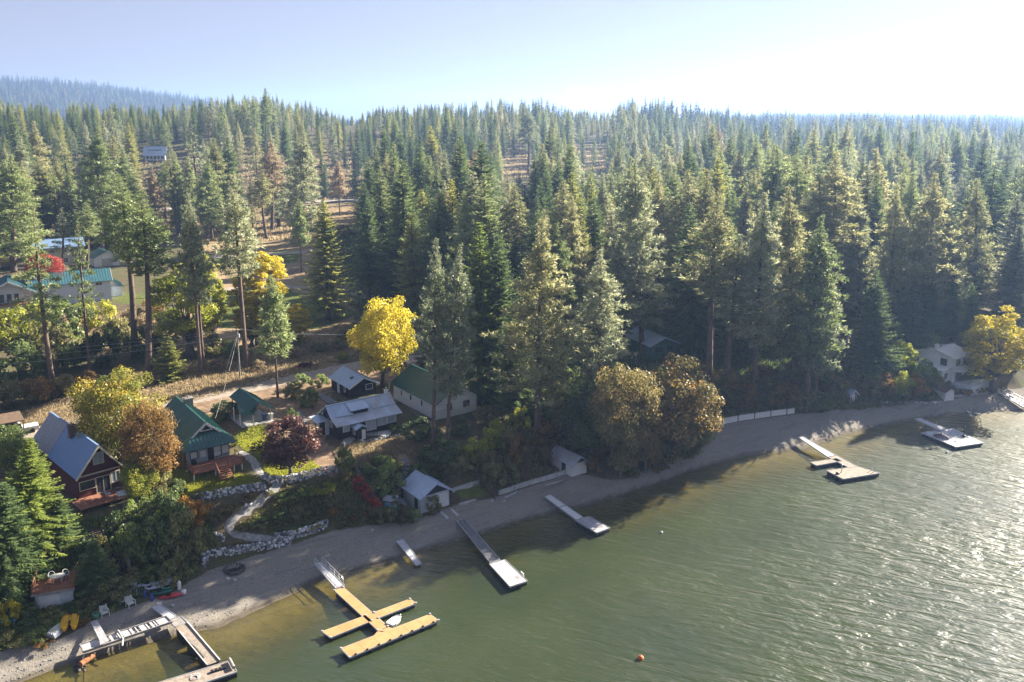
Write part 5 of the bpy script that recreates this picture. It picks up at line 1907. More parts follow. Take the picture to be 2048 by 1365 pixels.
kayak((337, 1180), 24, 'short mint green paddle board on the beached boats', 'mint', 1.5, .32, .12, .3, nm='paddle_board', cat='board')
kayak((341, 1195), 24, 'red kayak lying at the front of the beached boats', 'kred', 2.4, .32, .32)
t = thing('water_tank', 'round grey plastic tank standing behind the beached kayaks', 'tank', put((333, 1170)))
MB().lathe((0, 0, 0), [(.55, 0), (.62, .15), (.62, .6), (.45, .85), (.15, .92)], 16).build('shell', M['kwhite'], t)
MB().lathe((0, 0, .92), [(.16, 0), (.16, .08)], 10).build('lid', M['bluegrey'], t)
t = thing('fender', 'white cylinder fender standing upright by the beached boats', 'fender', put((359, 1180)))
MB().lathe((0, 0, 0), [(.1, 0), (.2, .08), (.2, .85), (.1, 1.0), (.05, 1.08)], 12).build('cylinder_body', M['white'], t)
MB().tube([(0, 0, 1.08), (.05, 0, 1.2), (-.05, 0, 1.2), (0, 0, 1.08)], .02, 5).build('eye', M['black'], t)
t = thing('gas_cylinder', 'white rounded gas cylinder next to the upright fender', 'cylinder', put((368, 1188)))
MB().lathe((0, 0, 0), [(.2, 0), (.27, .1), (.27, .35), (.15, .48)], 12).build('cylinder_body', M['white'], t)
MB().lathe((0, 0, .48), [(.08, 0), (.08, .1)], 8).build('valve', M['metal'], t)
for k, (px, rz, lb) in enumerate((((290, 1196), 70, 'blue plastic float lying upright against the red kayak'), ((304, 1202), 130, 'blue plastic float half under the bow of the red kayak'))):
    t = thing('float', lb, 'float', put(px), R(rz))
    MB().lathe((0, 0, 0), [(.12, 0), (.16, .1), (.16, .7), (.08, .85)], 10).build('float_body', M['kblue'], t)
    MB().lathe((0, 0, .85), [(.05, 0), (.05, .08)], 8).build('cap', M['black'], t)
t = thing('scrap_heap', 'dark tangle of ropes and gear at the foot of the beached kayaks', 'heap', put((283, 1184)))
g_ = np.random.default_rng(9)
mb = MB()
for i in range(24):
    mb.rock((g_.normal(0, .5), g_.normal(0, .3), .12 + g_.uniform(0, .25)), (g_.uniform(.15, .4), g_.uniform(.15, .4), g_.uniform(.15, .35)), 300 + i)
mb.build('gear', M['black'], t)
mb = MB()
for i in range(6):
    a = g_.uniform(0, 6.28)
    p0 = np.array([g_.normal(0, .4), g_.normal(0, .3), .25])
    mb.tube([p0, p0 + [math.cos(a) * .5, math.sin(a) * .5, .2], p0 + [math.cos(a + 1) * .9, math.sin(a + 1) * .9, .05]], .03, 5)
mb.build('rope', M['kwhite'], t)
mb = MB()
for i in range(5):
    p = np.array(put((205 + i * 9, 1203 - i * 3)))
    q = np.array(put((240 + i * 8, 1190 - i * 2)))
    mb.bar(p + [0, 0, .12 + .06 * i], q + [0, 0, .2 + .05 * i], .09, .06)
o_ = mb.build('timber_pile', M['greywood'])
tag(o_, 'loose grey timbers lying between the bushes and the lawn chairs', 'timber')

# steel drum and stones at the waterline
p = np.array(put((168, 1330)))
t = thing('rusty_drum', 'rusty orange drum lying at the waterline', 'drum', (p[0] + .3, p[1], .25), R(70))
rust = mat('rust', (.18, .07, .03), .85, rgb2=(.36, .16, .07), scale=4)
MB().tube([(-.75, 0, .18), (-.73, 0, .18), (.73, 0, .18), (.75, 0, .18)], [.24, .27, .27, .24], 14).build('shell', rust, t)
mb = MB()
for x in (-.25, .25):
    mb.tube([(x - .02, 0, .18), (x + .02, 0, .18)], .29, 14)
mb.build('hoop', rust, t)
M['rubble'] = mat('rubble_stone', (.16, .17, .18), .9, rgb2=(.52, .53, .54), scale=1.3, bump=.2)
M['darkrock'] = mat('dark_rock', (.05, .045, .045), .9, rgb2=(.13, .12, .115), scale=2)
mb = MB()
for i in range(34):
    q = P(144 + g_.uniform(0, 26), 1322 + g_.uniform(0, 20), .1)
    s_ = g_.uniform(.18, .4)
    mb.rock(q, (s_, s_, s_ * .7), 500 + i)
tag(mb.build('rock_pile', M['darkrock']), 'small heap of dark rocks beside the rusty drum', 'rocks')
o_ = MB().tube([P(167, 1335, .1), P(168, 1372, .05)], .05, 6).build('pipe', M['black'])
tag(o_, 'thin dark pipe running into the water from the rusty drum', 'pipe')

# fire ring
p = np.array(put((469, 1140)))
o_ = thing('fire_ring', 'dark stone fire ring on the open beach', 'fire ring', tuple(p))
mb = MB()
for i in range(20):
    a = 2 * math.pi * i / 20
    mb.rock((1.05 * math.cos(a), 1.0 * math.sin(a), .1), (.36, .36, .34), 600 + i)
    if i % 2:
        mb.rock((.75 * math.cos(a), .7 * math.sin(a), .06), (.3, .3, .22), 640 + i)
mb.build('stones', M['darkrock'], o_)
MB().lathe((0, 0, .0), [(.8, 0), (.6, .05), (.1, .07)], 14).build('ash_bed', M['float'], o_)

# ------------------------------------------------------------------ rubble walls, kerbs, stairs, fences
def rubble_wall(line, h_, label, m='rubble', w=.5, base_dz=-.2, dens=1.0, nm='stone_wall', top=None):
    pts = np.array([G(x, y) for x, y in line])
    seg = np.concatenate([[0], np.cumsum(np.linalg.norm(np.diff(pts[:, :2], axis=0), axis=1))])
    mb = MB()
    L_ = seg[-1]
    n = int(L_ / .27 * dens)
    g = np.random.default_rng(int(line[0][0] * 7 + line[0][1]))
    rows = max(2, int(round(h_ / .27)))
    for i in range(n):
        s = (i + .5) / n * L_
        X, Y, Z = (np.interp(s, seg, pts[:, k]) for k in range(3))
        Z = gz(X, Y)
        hh = h_ if np.isscalar(h_) else h_
        for r_ in range(rows):
            sz = g.uniform(.26, .46)
            mb.rock((X + g.normal(0, .06), Y + g.normal(0, .06), Z + base_dz + .12 + r_ * h_ / rows + g.normal(0, .04)), (sz, sz * g.uniform(.8, 1.1), sz * g.uniform(.65, .95)), g.integers(1e9))
    o = mb.build(nm, M[m])
    # each stone its own shade
    me = o.data
    a = me.attributes.new('tint', 'FLOAT', 'FACE')
    per = 20
    k = len(me.polygons)
    vals = np.repeat(g.uniform(0, 1, k // per + 1), per)[:k]
    a.data.foreach_set('value', vals.astype(np.float32))
    return tag(o, label, 'stone wall')

def stone_mat():
    m = bpy.data.materials.new('wall_stone')
    nt, N, L = nodes_of(m)
    out = N.new('ShaderNodeOutputMaterial')
    bs = N.new('ShaderNodeBsdfPrincipled')
    bs.inputs['Roughness'].default_value = .9
    at = N.new('ShaderNodeAttribute')
    at.attribute_name = 'tint'
    c = ramp(N, at.outputs['Fac'], L, [(.0, (.10, .105, .115)), (.3, (.22, .23, .245)), (.6, (.45, .47, .49)), (.85, (.66, .67, .68)), (1.0, (.48, .44, .38))])
    L.new(c, bs.inputs['Base Color'])
    L.new(bs.outputs[0], out.inputs['Surface'])
    return m
M['rubble'] = stone_mat()
rubble_wall([(383, 1006), (425, 996), (470, 987), (505, 981), (532, 978)], 1.1, 'rubble retaining wall holding the lawn below the green-roofed cottage')
rubble_wall([(528, 958), (543, 966), (575, 965), (610, 957), (645, 948), (676, 944)], 1.15, 'pale rubble wall below the purple plum tree')
rubble_wall([(548, 1083), (575, 1080), (600, 1074), (630, 1064), (656, 1053)], 1.25, 'upper pale rubble wall where the stone path reaches the beach')
rubble_wall([(407, 1136), (408, 1122), (420, 1114), (450, 1110), (490, 1105), (530, 1099), (580, 1090)], 1.2, 'curved lower rubble wall standing on the beach near the fire ring')
rubble_wall([(540, 982), (520, 995), (498, 1010), (478, 1023)], .6, 'low line of pale rocks beside the zigzag stone path', w=.3)
rubble_wall([(428, 1068), (450, 1078), (440, 1082)], .5, 'short stub of stones at the bend of the zigzag path')
rubble_wall([(1690, 812), (1730, 809), (1770, 807), (1800, 806), (1840, 806), (1880, 806)], .3, 'low row of pale rocks along the beach between the red shed and boat shed')
rubble_wall([(700, 878), (730, 884), (765, 877), (800, 870)], .3, 'low border of stones around the navy cabin patio', dens=.7)

def kerb(line, w, h_, label, m='concrete', nm='retaining_wall', cat='retaining wall', posts=0, lift=0.0):
    mb = MB()
    pts = [np.array(G(x, y)) for x, y in line]
    for p, q in zip(pts[:-1], pts[1:]):
        z0 = min(p[2], q[2]) - .4
        mb.bar([p[0], p[1], p[2] + h_ / 2 - .2 + lift], [q[0], q[1], q[2] + h_ / 2 - .2 + lift], w, h_ + .4)
    o = mb.build(nm, M[m])
    tag(o, label, cat)
    for i in range(posts):
        s = (i + .5) / posts
        k = min(int(s * (len(pts) - 1)), len(pts) - 2)
        p = lerp(pts[k], pts[k + 1], s * (len(pts) - 1) - k)
        MB().bar(p + [.05, -.12, -.4], p + [.05, -.12, h_ + .3], .14).build('post', M['darkwood'], o)
    return o
kerb([(997, 990), (1040, 975), (1085, 962), (1130, 948)], .28, .55, 'low pale concrete wall between the picket fence and the white beach shed')
kerb([(905, 985), (935, 975), (958, 968)], .28, .5, 'short concrete wall behind the small lawn beside the boathouse')
kerb([(918, 1010), (952, 1001)], .18, .2, 'narrow concrete kerb along the beach edge of the small lawn')
kerb([(1427, 851), (1480, 841), (1535, 833), (1588, 826)], .3, .85, 'long white plank seawall with dark posts below the pines', 'white', 'seawall', 'seawall', 5)
kerb([(1904, 795), (1950, 790), (1975, 788)], .2, .3, 'pale kerb in front of the terrace of the white lake house')
kerb([(766, 1000), (782, 1003), (795, 1001)], .2, .7, 'short pale blue timber wall at the foot of the curved steps', 'bluegrey')

def steps(line, n, w, label, m, nm='steps', rise=0.0, rails=False, lift=.06):
    pts = np.array([G(x, y) for x, y in line])
    seg = np.concatenate([[0], np.cumsum(np.linalg.norm(np.diff(pts[:, :2], axis=0), axis=1))])
    o = thing(nm, label, 'steps', tuple(pts[-1]))
    l = pts[-1]
    mb = MB()
    S = []
    for i in range(n):
        s = (i + .5) / n * seg[-1]
        X, Y = np.interp(s, seg, pts[:, 0]), np.interp(s, seg, pts[:, 1])
        X2, Y2 = np.interp(s + .15, seg, pts[:, 0]), np.interp(s + .15, seg, pts[:, 1])
        a = math.atan2(Y2 - Y, X2 - X) if (X2, Y2) != (X, Y) else a
        Z = gz(X, Y) + lift
        mb.box((X - l[0], Y - l[1], Z - l[2]), (seg[-1] / n * .62, w, .22), a)
        S.append((X - l[0], Y - l[1], Z - l[2], a))
    mb.build('tread', M[m], o)
    if rails:
        for s_ in (-1, 1):
            mb = MB()
            k = [np.array([x - s_ * math.sin(a_) * w * .55, y + s_ * math.cos(a_) * w * .55, z]) for x, y, z, a_ in S]
            mb.tube([q + [0, 0, .1] for q in k], .08, 5)
            if rails == 2 and s_ == 1:
                mb.tube([q + [0, 0, .85] for q in k], .04, 5)
                for q in k[::4]:
                    mb.tube([q, q + [0, 0, .85]], .04, 5)
            mb.build('stringer', M[m], o)
    return o
M['steel'] = mat('grey_step_stone', (.15, .16, .175), .85, rgb2=(.28, .29, .31), scale=2)
steps([(806, 918), (812, 930), (809, 945), (800, 958), (793, 972), (793, 990), (800, 1005), (808, 1018)], 26, 1.15, 'curving flight of grey garden steps from the navy cabin to the boathouse', 'steel', lift=.1)
steps([(1062, 893), (1057, 905), (1054, 920), (1050, 935), (1046, 955)], 17, 1.1, 'straight dark timber stairs up the bank near the white beach shed', 'brownwood', rails=1, lift=.12)
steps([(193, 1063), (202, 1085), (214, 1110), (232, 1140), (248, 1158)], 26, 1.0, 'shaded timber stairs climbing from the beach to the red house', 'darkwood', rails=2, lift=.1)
steps([(838, 1030), (832, 1042)], 4, .9, 'few grey steps at the corner of the boathouse', 'steel', lift=.1)
steps([(592, 824), (603, 838), (612, 850)], 9, 1.2, 'grey stone steps beside the annex of the navy cabin', 'steel', lift=.05)
steps([(640, 790), (655, 800), (668, 808)], 7, 1.3, 'broad stone steps below the door of the navy shed', 'steel', lift=.05)

def picket(line, n, h_, label, m, w=.1, nm='picket_fence', rails=True, group=None):
    pts = np.array([G(x, y) for x, y in line])
    seg = np.concatenate([[0], np.cumsum(np.linalg.norm(np.diff(pts[:, :2], axis=0), axis=1))])
    o = thing(nm, label, 'fence', tuple(pts[0]))
    mb, rl, prev = MB(), MB(), None
    for i in range(n):
        s = i / (n - 1) * seg[-1]
        X, Y = np.interp(s, seg, pts[:, 0]), np.interp(s, seg, pts[:, 1])
        p = np.array([X, Y, gz(X, Y)]) - pts[0]
        mb.bar(p + [0, 0, -.15], p + [0, 0, h_ * (1 + .04 * math.sin(i * 3.3))], w, w * .5)
        if prev is not None:
            rl.bar(prev + [0, .06, h_ * .72], p + [0, .06, h_ * .72], .05, .06)
            rl.bar(prev + [0, .06, h_ * .3], p + [0, .06, h_ * .3], .05, .06)
        prev = p
    mb.build('pickets', M[m], o)
    rl.build('rail', M[m], o)
    return o
picket([(928, 917), (938, 940), (955, 962), (972, 980), (990, 1002)], 40, 1.25, 'weathered picket fence running down the bank to the beach', 'brownwood', .13)
picket([(688, 893), (692, 915), (696, 938)], 7, 1.0, 'thin wire fence post row beside the purple plum tree', 'greywood', .06, 'wire_fence')
picket([(704, 930), (722, 962), (742, 995), (762, 1020)], 12, 1.1, 'grey rail fence descending past the red-leaved vine', 'greywood', .07, 'rail_fence')
picket([(806, 815), (850, 845), (885, 872)], 10, .9, 'low rail fence between the navy cabin and the white cottage', 'greywood', .06, 'rail_fence')
picket([(60, 700), (160, 692), (250, 690)], 16, 1.0, 'faint wire fence in the thicket behind the road', 'greywood', .05, 'wire_fence')

def pole(px, h_, label, m='white', r_=.045, nm='flagpole', cat='pole'):
    p = G(*px)
    t = thing(nm, label, cat, tuple(p))
    MB().tube([(0, 0, -.3), (0, 0, h_)], [r_, r_ * .6], 8).build('shaft', M[m], t)
    MB().lathe((0, 0, h_), [(.04, 0), (.08, .05), (.04, .12)], 8).build('finial', M[m], t)
    return t
pole((787, 985), 3.4, 'bare white pole in the shrubs beside the curving garden steps')
pole((1112, 898), 2.6, 'slim dark pole behind the white beach shed', 'darkwood')
pole((779, 806), 3.0, 'thin pale pole between the navy cabin and the white cottage', 'greywood')
pole((1877, 790), 2.0, 'short white pole behind the brown-roofed boat shed')
pole((1009, 838), 6.5, 'tall thin pole in the shade right of the white cottage', 'greywood')
p = put((258, 1140))
t = thing('tree_stump', 'tall weathered stump standing in the shrubs above the white tub', 'stump', p)
MB().tube([(0, 0, -.3), (.03, 0, .6), (-.02, .03, 1.2), (.02, 0, 1.5)], [.24, .2, .19, .14], 9).build('stump_wood', M['greywood'], t)
MB().tube([(.1, 0, .9), (.35, .1, 1.1)], [.07, .04], 6).build('stub', M['greywood'], t)
p = put((1197, 975))
t = thing('driftwood', 'pale driftwood stump on the beach beneath the big maple', 'driftwood', p)
MB().tube([(0, 0, 0), (.1, 0, .5), (.25, .1, .95)], [.14, .12, .05], 7).build('root', M['greywood'], t)
MB().tube([(.05, 0, .4), (-.2, .1, .75)], [.07, .03], 6).build('branch', M['greywood'], t)
MB().tube([(0, 0, .1), (.5, -.3, .02)], [.07, .03], 6).build('branch', M['greywood'], t)
for k, (a, b, lb) in enumerate((((1090, 972), (1127, 962), 'pair of pale boards lying on the beach below the white beach shed'), ((1008, 997), (1035, 985), 'pale boards leaning on the concrete wall near the picket fence'))):
    mb = MB()
    p, q = np.array(put(a)), np.array(put(b))
    mb.bar(p + [0, 0, .1], q + [0, 0, .1], .18, .05)
    mb.bar(p + [.15, -.25, .14], lerp(p, q, .8) + [.1, -.22, .14], .14, .05)
    tag(mb.build('board_stack', M['pale_deck']), lb, 'boards')
o_ = MB().tube([np.array(put((1780, 812))) + [0, 0, .1], np.array(put((1806, 821))) + [0, 0, .1]], [.16, .1], 7).build('driftwood_log', M['greywood'])
tag(o_, 'driftwood log on the beach below the red shed', 'log')
mb = MB()
for i, (x, y) in enumerate(((985, 1003), (1008, 1004), (745, 1063), (99, 1290), (1112, 947), (620, 1068), (455, 1160), (470, 1162), (345, 1213))):
    p = put((x, y))
    t = MB().rock((0, 0, .1), (.5, .4, .36), 900 + i).build('boulder', M['concrete'])
    t.location = p
    tag(t, ['pale boulder at the lower end of the picket fence', 'white boulder beside the leaning boards near the picket fence', 'boulder on the beach below the red-leaved vine', 'pale boulder at the corner of the upturned rowing boat', 'boulder under the white beach shed door', 'single white boulder at the end of the upper rubble wall', 'small pale boulder below the fire ring', 'second pale boulder below the fire ring, farther along the beach', 'pale boulder between the old dock ramp and the beached boats'][i], 'boulder')
t = thing('inflatable_raft', 'blue inflatable raft lying by the foot of the curving steps', 'raft', put((781, 1014), .0), R(-25))
MB().tube([(-.9, 0, .12), (-.7, 0, .14), (.7, 0, .14), (.95, 0, .12)], [.05, .3, .3, .05], 10).build('hull', mat('sky_blue_plastic', (.08, .27, .42), .5, var=.1), t)
MB().box((.2, 0, .4), (.5, .3, .06)).build('seat', M['kred'], t)
o_ = MB().slab([(-1.5, -1, .5), (1.2, -1, .35), (1.4, 1, .6), (-1.4, 1, .7)], .1)
t = thing('tarp_cover', 'teal tarpaulin over a frame at the lower frame edge beside yellow leaves', 'tarp', put((8, 1248)), R(20))
MB().slab([(-1.5, -1, .75), (1.2, -1, .6), (1.4, 1, .9), (-1.4, 1, .95)], .05).build('sheet', mat('teal_tarp', (.02, .10, .12), .5, var=.2), t)
for x, y in ((-1.3, -.9), (1.1, -.9), (1.2, .9), (-1.3, .9)):
    MB().bar((x, y, -.3), (x, y, .7), .07).build('post', M['greywood'], t)
# trestle table with white sheets above the shaded stairs
t = thing('trestle_table', 'trestle table with pale sheets on a small deck below the red house', 'table', put((262, 1015), 1.2), R(30))
MB().box((0, 0, .72), (2.6, 1.4, .07)).build('table_top', M['bluegrey'], t)
MB().box((.5, .1, .77), (1.2, 1.0, .03)).build('sheet', M['blind'], t)
for s in (-1, 1):
    MB().bar((s * .9, -.5, .7), (s * .5, -.6, -1.4), .08).build('leg', M['greywood'], t)
    MB().bar((s * .5, -.5, .7), (s * .95, -.6, -1.4), .08).build('leg', M['greywood'], t)
t = thing('deck_table', 'dark round table with chairs on the deck of the red house', 'table', (*xy(34.2, 99.6, 45), 6.78), R(10))
MB().lathe((0, 0, .68), [(.5, 0), (.5, .04)], 14).build('table_top', M['black'], t)
MB().tube([(0, 0, 0), (0, 0, .68)], .05, 8).build('leg', M['black'], t)
for k, (r_, b_, lb) in enumerate(((33.1, 99.7, 'pale deck chair by the sliding door of the red house'), (35.0, 98.9, 'pale deck chair at the railing corner of the red house deck'))):
    t = thing('deck_chair', lb, 'chair', (*xy(r_, b_, 45), 6.78), R(45 + 140 * k))
    MB().box((0, 0, .42), (.55, .5, .05)).build('seat', M['bluegrey'], t)
    MB().bar((-.28, 0, .45), (-.4, 0, 1.0), .5, .05).build('backrest', M['bluegrey'], t)
    for x in (-.22, .22):
        for y in (-.22, .22):
            MB().bar((x, y, 0), (x, y, .42), .04).build('leg', M['bluegrey'], t)
o_ = thing('patio', 'round pale stone slab set in the yard of the navy cabin', 'patio stone', put((768, 868)))
MB().lathe((0, 0, 0), [(.95, -.1), (.95, .08), (.8, .1)], 18).build('slab', M['concrete'], o_)
MB().lathe((0, 0, .08), [(.25, 0), (.25, .05)], 12).build('centre_stone', M['block'], o_)

# buoys and gulls on the water
for px, r_, m_, lb in (((1281, 1318), .28, 'orange', 'orange mooring buoy alone on the open green water'), ((1323, 1066), .16, 'white', 'small white buoy at the edge of the tree shadow on the water'), ((1894, 906), .2, 'white', 'white buoy near the broad pale swim platform')):
    p = P(*px, .0)
    t = thing('buoy', lb, 'buoy', (p[0], p[1], .05))
    MB().lathe((0, 0, 0), [(r_ * .5, -r_ * .8), (r_, -.2 * r_), (r_, .4 * r_), (r_ * .6, .9 * r_), (r_ * .2, 1.05 * r_)], 14).build('buoy_body', mat('orange_buoy', (.55, .13, .03), .45, var=.1) if m_ == 'orange' else M['white'], t)
    MB().tube([(0, 0, r_), (.05, 0, r_ * 1.4), (-.05, 0, r_ * 1.4), (0, 0, r_)], .02, 5).build('eye', M['metal'], t)
for k, (px, rz, lb) in enumerate((((1940, 827), 20, 'white gull resting on the dark water, the one nearer the boat shed'), ((1953, 829), 60, 'white gull on the dark water spreading toward its neighbour'), ((1943, 834), -30, 'white gull on the water closest to the pale swim platform'))):
    p = P(*px, 0)
    t = MB()
    n0 = [(-.32, .02, .02), (-.2, .09, .1), (0, .14, .13), (.15, .11, .12), (.22, .05, .2), (.3, .06, .27), (.36, .02, .25)]
    t.tube([(x, 0, z) for x, w, z in n0], [w for x, w, z in n0], 8)
    t.poly([(-.25, .02, .14), (.1, .12, .2), (-.1, .55, .34), (-.35, .35, .25)])
    t.poly([(-.25, -.02, .14), (.1, -.12, .2), (-.1, -.55, .34), (-.35, -.35, .25)])
    t = t.build('gull', M['white'], None, True)
    t.location, t.rotation_euler = tuple(p), (0, 0, R(rz))
    tag(t, lb, 'gull', 'gulls on the water')

# ------------------------------------------------------------------ power pole and lines
p = G(480, 757)
zt = top_z(p[0], p[1], 657)
H_ = zt - p[2]
pole_o = thing('utility_pole', 'wooden utility pole with a crossarm beside the gravel road', 'utility pole', tuple(p), R(20))
MB().tube([(0, 0, -.4), (0, 0, H_)], [.15, .1], 8).build('shaft', M['greywood'], pole_o)
MB().bar((-.75, 0, H_ - .35), (.75, 0, H_ - .35), .1, .12).build('crossarm', M['greywood'], pole_o)
MB().lathe((.22, 0, H_ - 1.6), [(.15, 0), (.17, .1), (.17, .55), (.1, .62)], 10).build('transformer', M['bluegrey'], pole_o)
for x in (-.65, 0, .65):
    MB().lathe((x, 0, H_ - .3 + (.35 if x == 0 else 0)), [(.05, 0), (.06, .1), (.03, .16)], 8).build('insulator', M['black'], pole_o)
top = np.array([p[0], p[1], zt])
def wire(a, b, sag, label, r_=.018, m='metal'):
    a, b = np.asarray(a, float), np.asarray(b, float)
    ts = np.linspace(0, 1, 26)
    o = MB().tube([lerp(a, b, t) + [0, 0, -sag * 4 * t * (1 - t)] for t in ts], r_, 4).build('power_line', M[m])
    return tag(o, label, 'power line')
g0 = G(-120, 800)
end = np.array([g0[0], g0[1], top_z(g0[0], g0[1], 718)])
wire(top + [-.6, -.2, -.2], end + [0, 0, .0], 1.1, 'upper power line running past the thicket from the pole crossarm')
wire(top + [0, 0, .1], end + [.5, .6, .8], 1.0, 'middle power line strung from the top of the utility pole', .016)
wire(top + [.2, 0, -1.1], end + [0, 0, -1.4], .9, 'lowest power line crossing the trunks of the tall pines', .022)
g1 = G(905, 660)
end2 = np.array([g1[0], g1[1], top_z(g1[0], g1[1], 645)])
wire(top + [.6, .2, -.2], end2, 1.6, 'thin power line from the utility pole to the golden maple', .016)
cb = np.array([*xy(33.4, 112), 10.7])
wire(top + [0, 0, -1.3], cb, .5, 'pale service line sloping from the utility pole to the cottage roof', .022, 'greywood')
o_ = MB().tube([top + [0, 0, -.9], np.array(G(441, 775))], .018, 4).build('guy_wire', M['metal'])
tag(o_, 'guy wire of the utility pole, anchored beside the gravel road', 'guy wire')
# ------------------------------------------------------------------ trees placed one by one
T = ptree
# pines along the road and thicket
T('pine_sparse', 72, 415, 108, 790, 110, 'pine', 0, 'tall pine before the teal-roofed house, second trunk from the picture edge in the thicket')
T('pine_sparse', 152, 440, 181, 752, 66, 'pine', 1, 'thin sparse pine standing in front of the long blue-grey house')
T('pine_bare', 232, 352, 270, 715, 115, 'pine', 2, 'straight tall pine just past the end of the long blue-grey house', )
T('pine_bare', 276, 385, 297, 762, 121, 'pine', 2, 'curved-trunk tall pine standing by the roadside above the orange maple')
T('pine_bare', 372, 388, 402, 748, 83, 'pine_grey', 3, 'tall pine rising in front of the yellow-green deciduous tree')
T('pine_bare', 388, 455, 408, 742, 60, 'pine', 1, 'slimmer pine leaning on the tall pine before the yellow-green tree')
T('pine_bare', 470, 350, 493, 738, 90, 'pine_grey', 0, 'tall pine right behind the wooden utility pole')
T('pine_young', 547, 556, 556, 796, 76, 'pine', 1, 'young pine with a long thin trunk at the near side of the gravel road')
T('fir', 645, 396, 656, 640, 110, 'fir_yellow', 1, 'yellow-green fir standing alone in the field behind the gravel road')
T('fir_small', 335, 672, 336, 760, 72, 'fir_yellow', 0, 'small fir with a rusty top at the roadside beside the thicket')
T('pine_sparse', 118, 415, 122, 566, 60, 'pine_grey', 1, 'open-crowned pine between the two houses at the field edge')
T('pine_bare', 170, 405, 172, 560, 62, 'pine', 2, 'pine behind the ridge of the long blue-grey house')
# yellow and deciduous trees
T('poplar', 545, 478, 516, 690, 108, 'yellow', 0, 'bright yellow poplar rising behind the young roadside pine')
T('poplar', 596, 600, 592, 694, 84, 'yellow', 1, 'short yellow poplar just right of the young roadside pine')
T('poplar', 500, 575, 505, 694, 86, 'yellow', 1, 'lower yellow poplar between the utility pole and the yellow poplar')
T('broad', 770, 594, 765, 775, 138, 'yellow', 0, 'golden maple standing behind the navy shed')
T('tall_broad', 372, 505, 380, 715, 150, 'lime', 0, 'broad yellow-green deciduous tree at the edge of the field')
T('tall_broad', 425, 535, 425, 690, 62, 'lime', 1, 'smaller yellow-green tree behind the broad one at the field edge')
T('broad', 225, 738, 240, 930, 165, 'maple', 1, 'large golden-orange maple between the red house and the green-roofed cottage')
T('broad', 295, 800, 300, 990, 118, 'russet', 2, 'russet maple crowding the wall of the green-roofed cottage')
T('broad', 268, 905, 285, 1010, 78, 'lime', 0, 'low yellow-green tree at the corner of the red house deck')
T('plum', 575, 838, 581, 950, 128, 'purple', 0, 'round purple-leaved plum tree on the lawn')
T('broad', 92, 505, 92, 600, 78, 'red', 2, 'red maple glowing behind the teal roof')
T('broad', 100, 350, 95, 480, 75, 'lime', 2, 'yellow-green broadleaf tree behind the pines at the picture edge')
T('tall_broad', 1995, 612, 1982, 782, 135, 'yellow', 0, 'yellow cottonwood in front of the white lake house')
T('broad', 1345, 715, 1345, 925, 200, 'autumn', 1, 'big orange-brown maple overhanging the beach')
T('broad', 1245, 725, 1240, 955, 150, 'brownolive', 2, 'olive-brown maple beside the white beach shed')
T('broad', 1290, 790, 1290, 945, 105, 'autumn', 0, 'smaller orange-brown maple between two darker maples over the beach')
T('broad', 1180, 760, 1180, 935, 110, 'darkgreen', 1, 'dark green broadleaf tree behind the white beach shed')
T('broad', 1395, 820, 1385, 915, 75, 'olive', 2, 'low olive broadleaf at the end of the white seawall')
T('tall_broad', 1425, 580, 1415, 690, 34, 'yellow', 1, 'narrow patch of yellow broadleaf in the shade of the lakeside pines')
T('broad', 925, 480, 920, 560, 30, 'lime', 0, 'small yellow broadleaf deep in the wood behind the twin firs')
T('broad', 1225, 480, 1222, 560, 40, 'yellow', 1, 'small yellow broadleaf showing between tall grey-green pines')
# firs near the red house
T('fir', 75, 872, 62, 1120, 185, 'fir_bright', 0, 'sunlit fir covering the front of the red house')
T('fir', 15, 960, 10, 1180, 172, 'fir', 3, 'dark fir at the picture edge beside the sunlit fir')
T('fir', 125, 985, 118, 1110, 120, 'fir', 4, 'dark fir below the sunlit fir, behind the boat garage deck')
T('fir_small', 185, 1080, 190, 1180, 88, 'fir', 1, 'small grey-green fir beside the shaded timber stairs')

T('broad', 20, 852, 30, 960, 80, 'green', 1, 'green broadleaf behind the sunlit fir near the pickup truck')
# the tall stand around the white cottage
T('pine_bare', 868, 478, 866, 893, 90, 'pine_grey', 3, 'tall grey-green pine in front of the white cottage wall')
T('pine_full', 925, 488, 893, 905, 104, 'pine_grey', 3, 'leaning grey-green pine, its crown hanging low over the white cottage')
T('fir', 958, 440, 968, 800, 147, 'fir_bright', 0, 'taller of the two sunlit firs right behind the white cottage')
T('fir', 995, 462, 1005, 800, 136, 'fir', 3, 'shorter dark fir of the pair behind the white cottage')
T('pine_full', 1086, 442, 1075, 872, 172, 'pine_warm', 1, 'very tall tawny pine with a long trunk above the timber stairs')
T('fir', 1025, 600, 1030, 842, 109, 'fir', 2, 'dark fir in the shade between the white cottage and the tall tawny pine')
T('pine_full', 1205, 498, 1200, 860, 136, 'pine_grey', 3, 'tall grey-green pine behind the olive-brown maple')
T('pine_full', 1272, 318, 1285, 712, 129, 'pine_grey', 0, 'very tall grey-green pine left of the green forest cabin')
T('pine_full', 1322, 350, 1318, 640, 98, 'pine_warm', 2, 'tall tawny pine close beside the very tall grey-green one')
T('fir', 1378, 402, 1392, 715, 124, 'fir', 1, 'dark fir standing just right of the green forest cabin')
T('pine_bare', 1442, 390, 1418, 770, 121, 'pine_warm', 0, 'tall tawny pine with a bare trunk beyond the green forest cabin')
T('pine_bare', 1485, 470, 1448, 775, 113, 'pine_grey', 1, 'tall pine with dead lower branches behind the seawall')
T('pine_full', 1535, 385, 1508, 800, 124, 'pine_grey', 3, 'tall pine with a straight bare trunk above the white seawall')
T('pine_full', 1580, 372, 1590, 770, 126, 'pine_warm', 0, 'sunlit tall pine behind the twin-trunk pine')
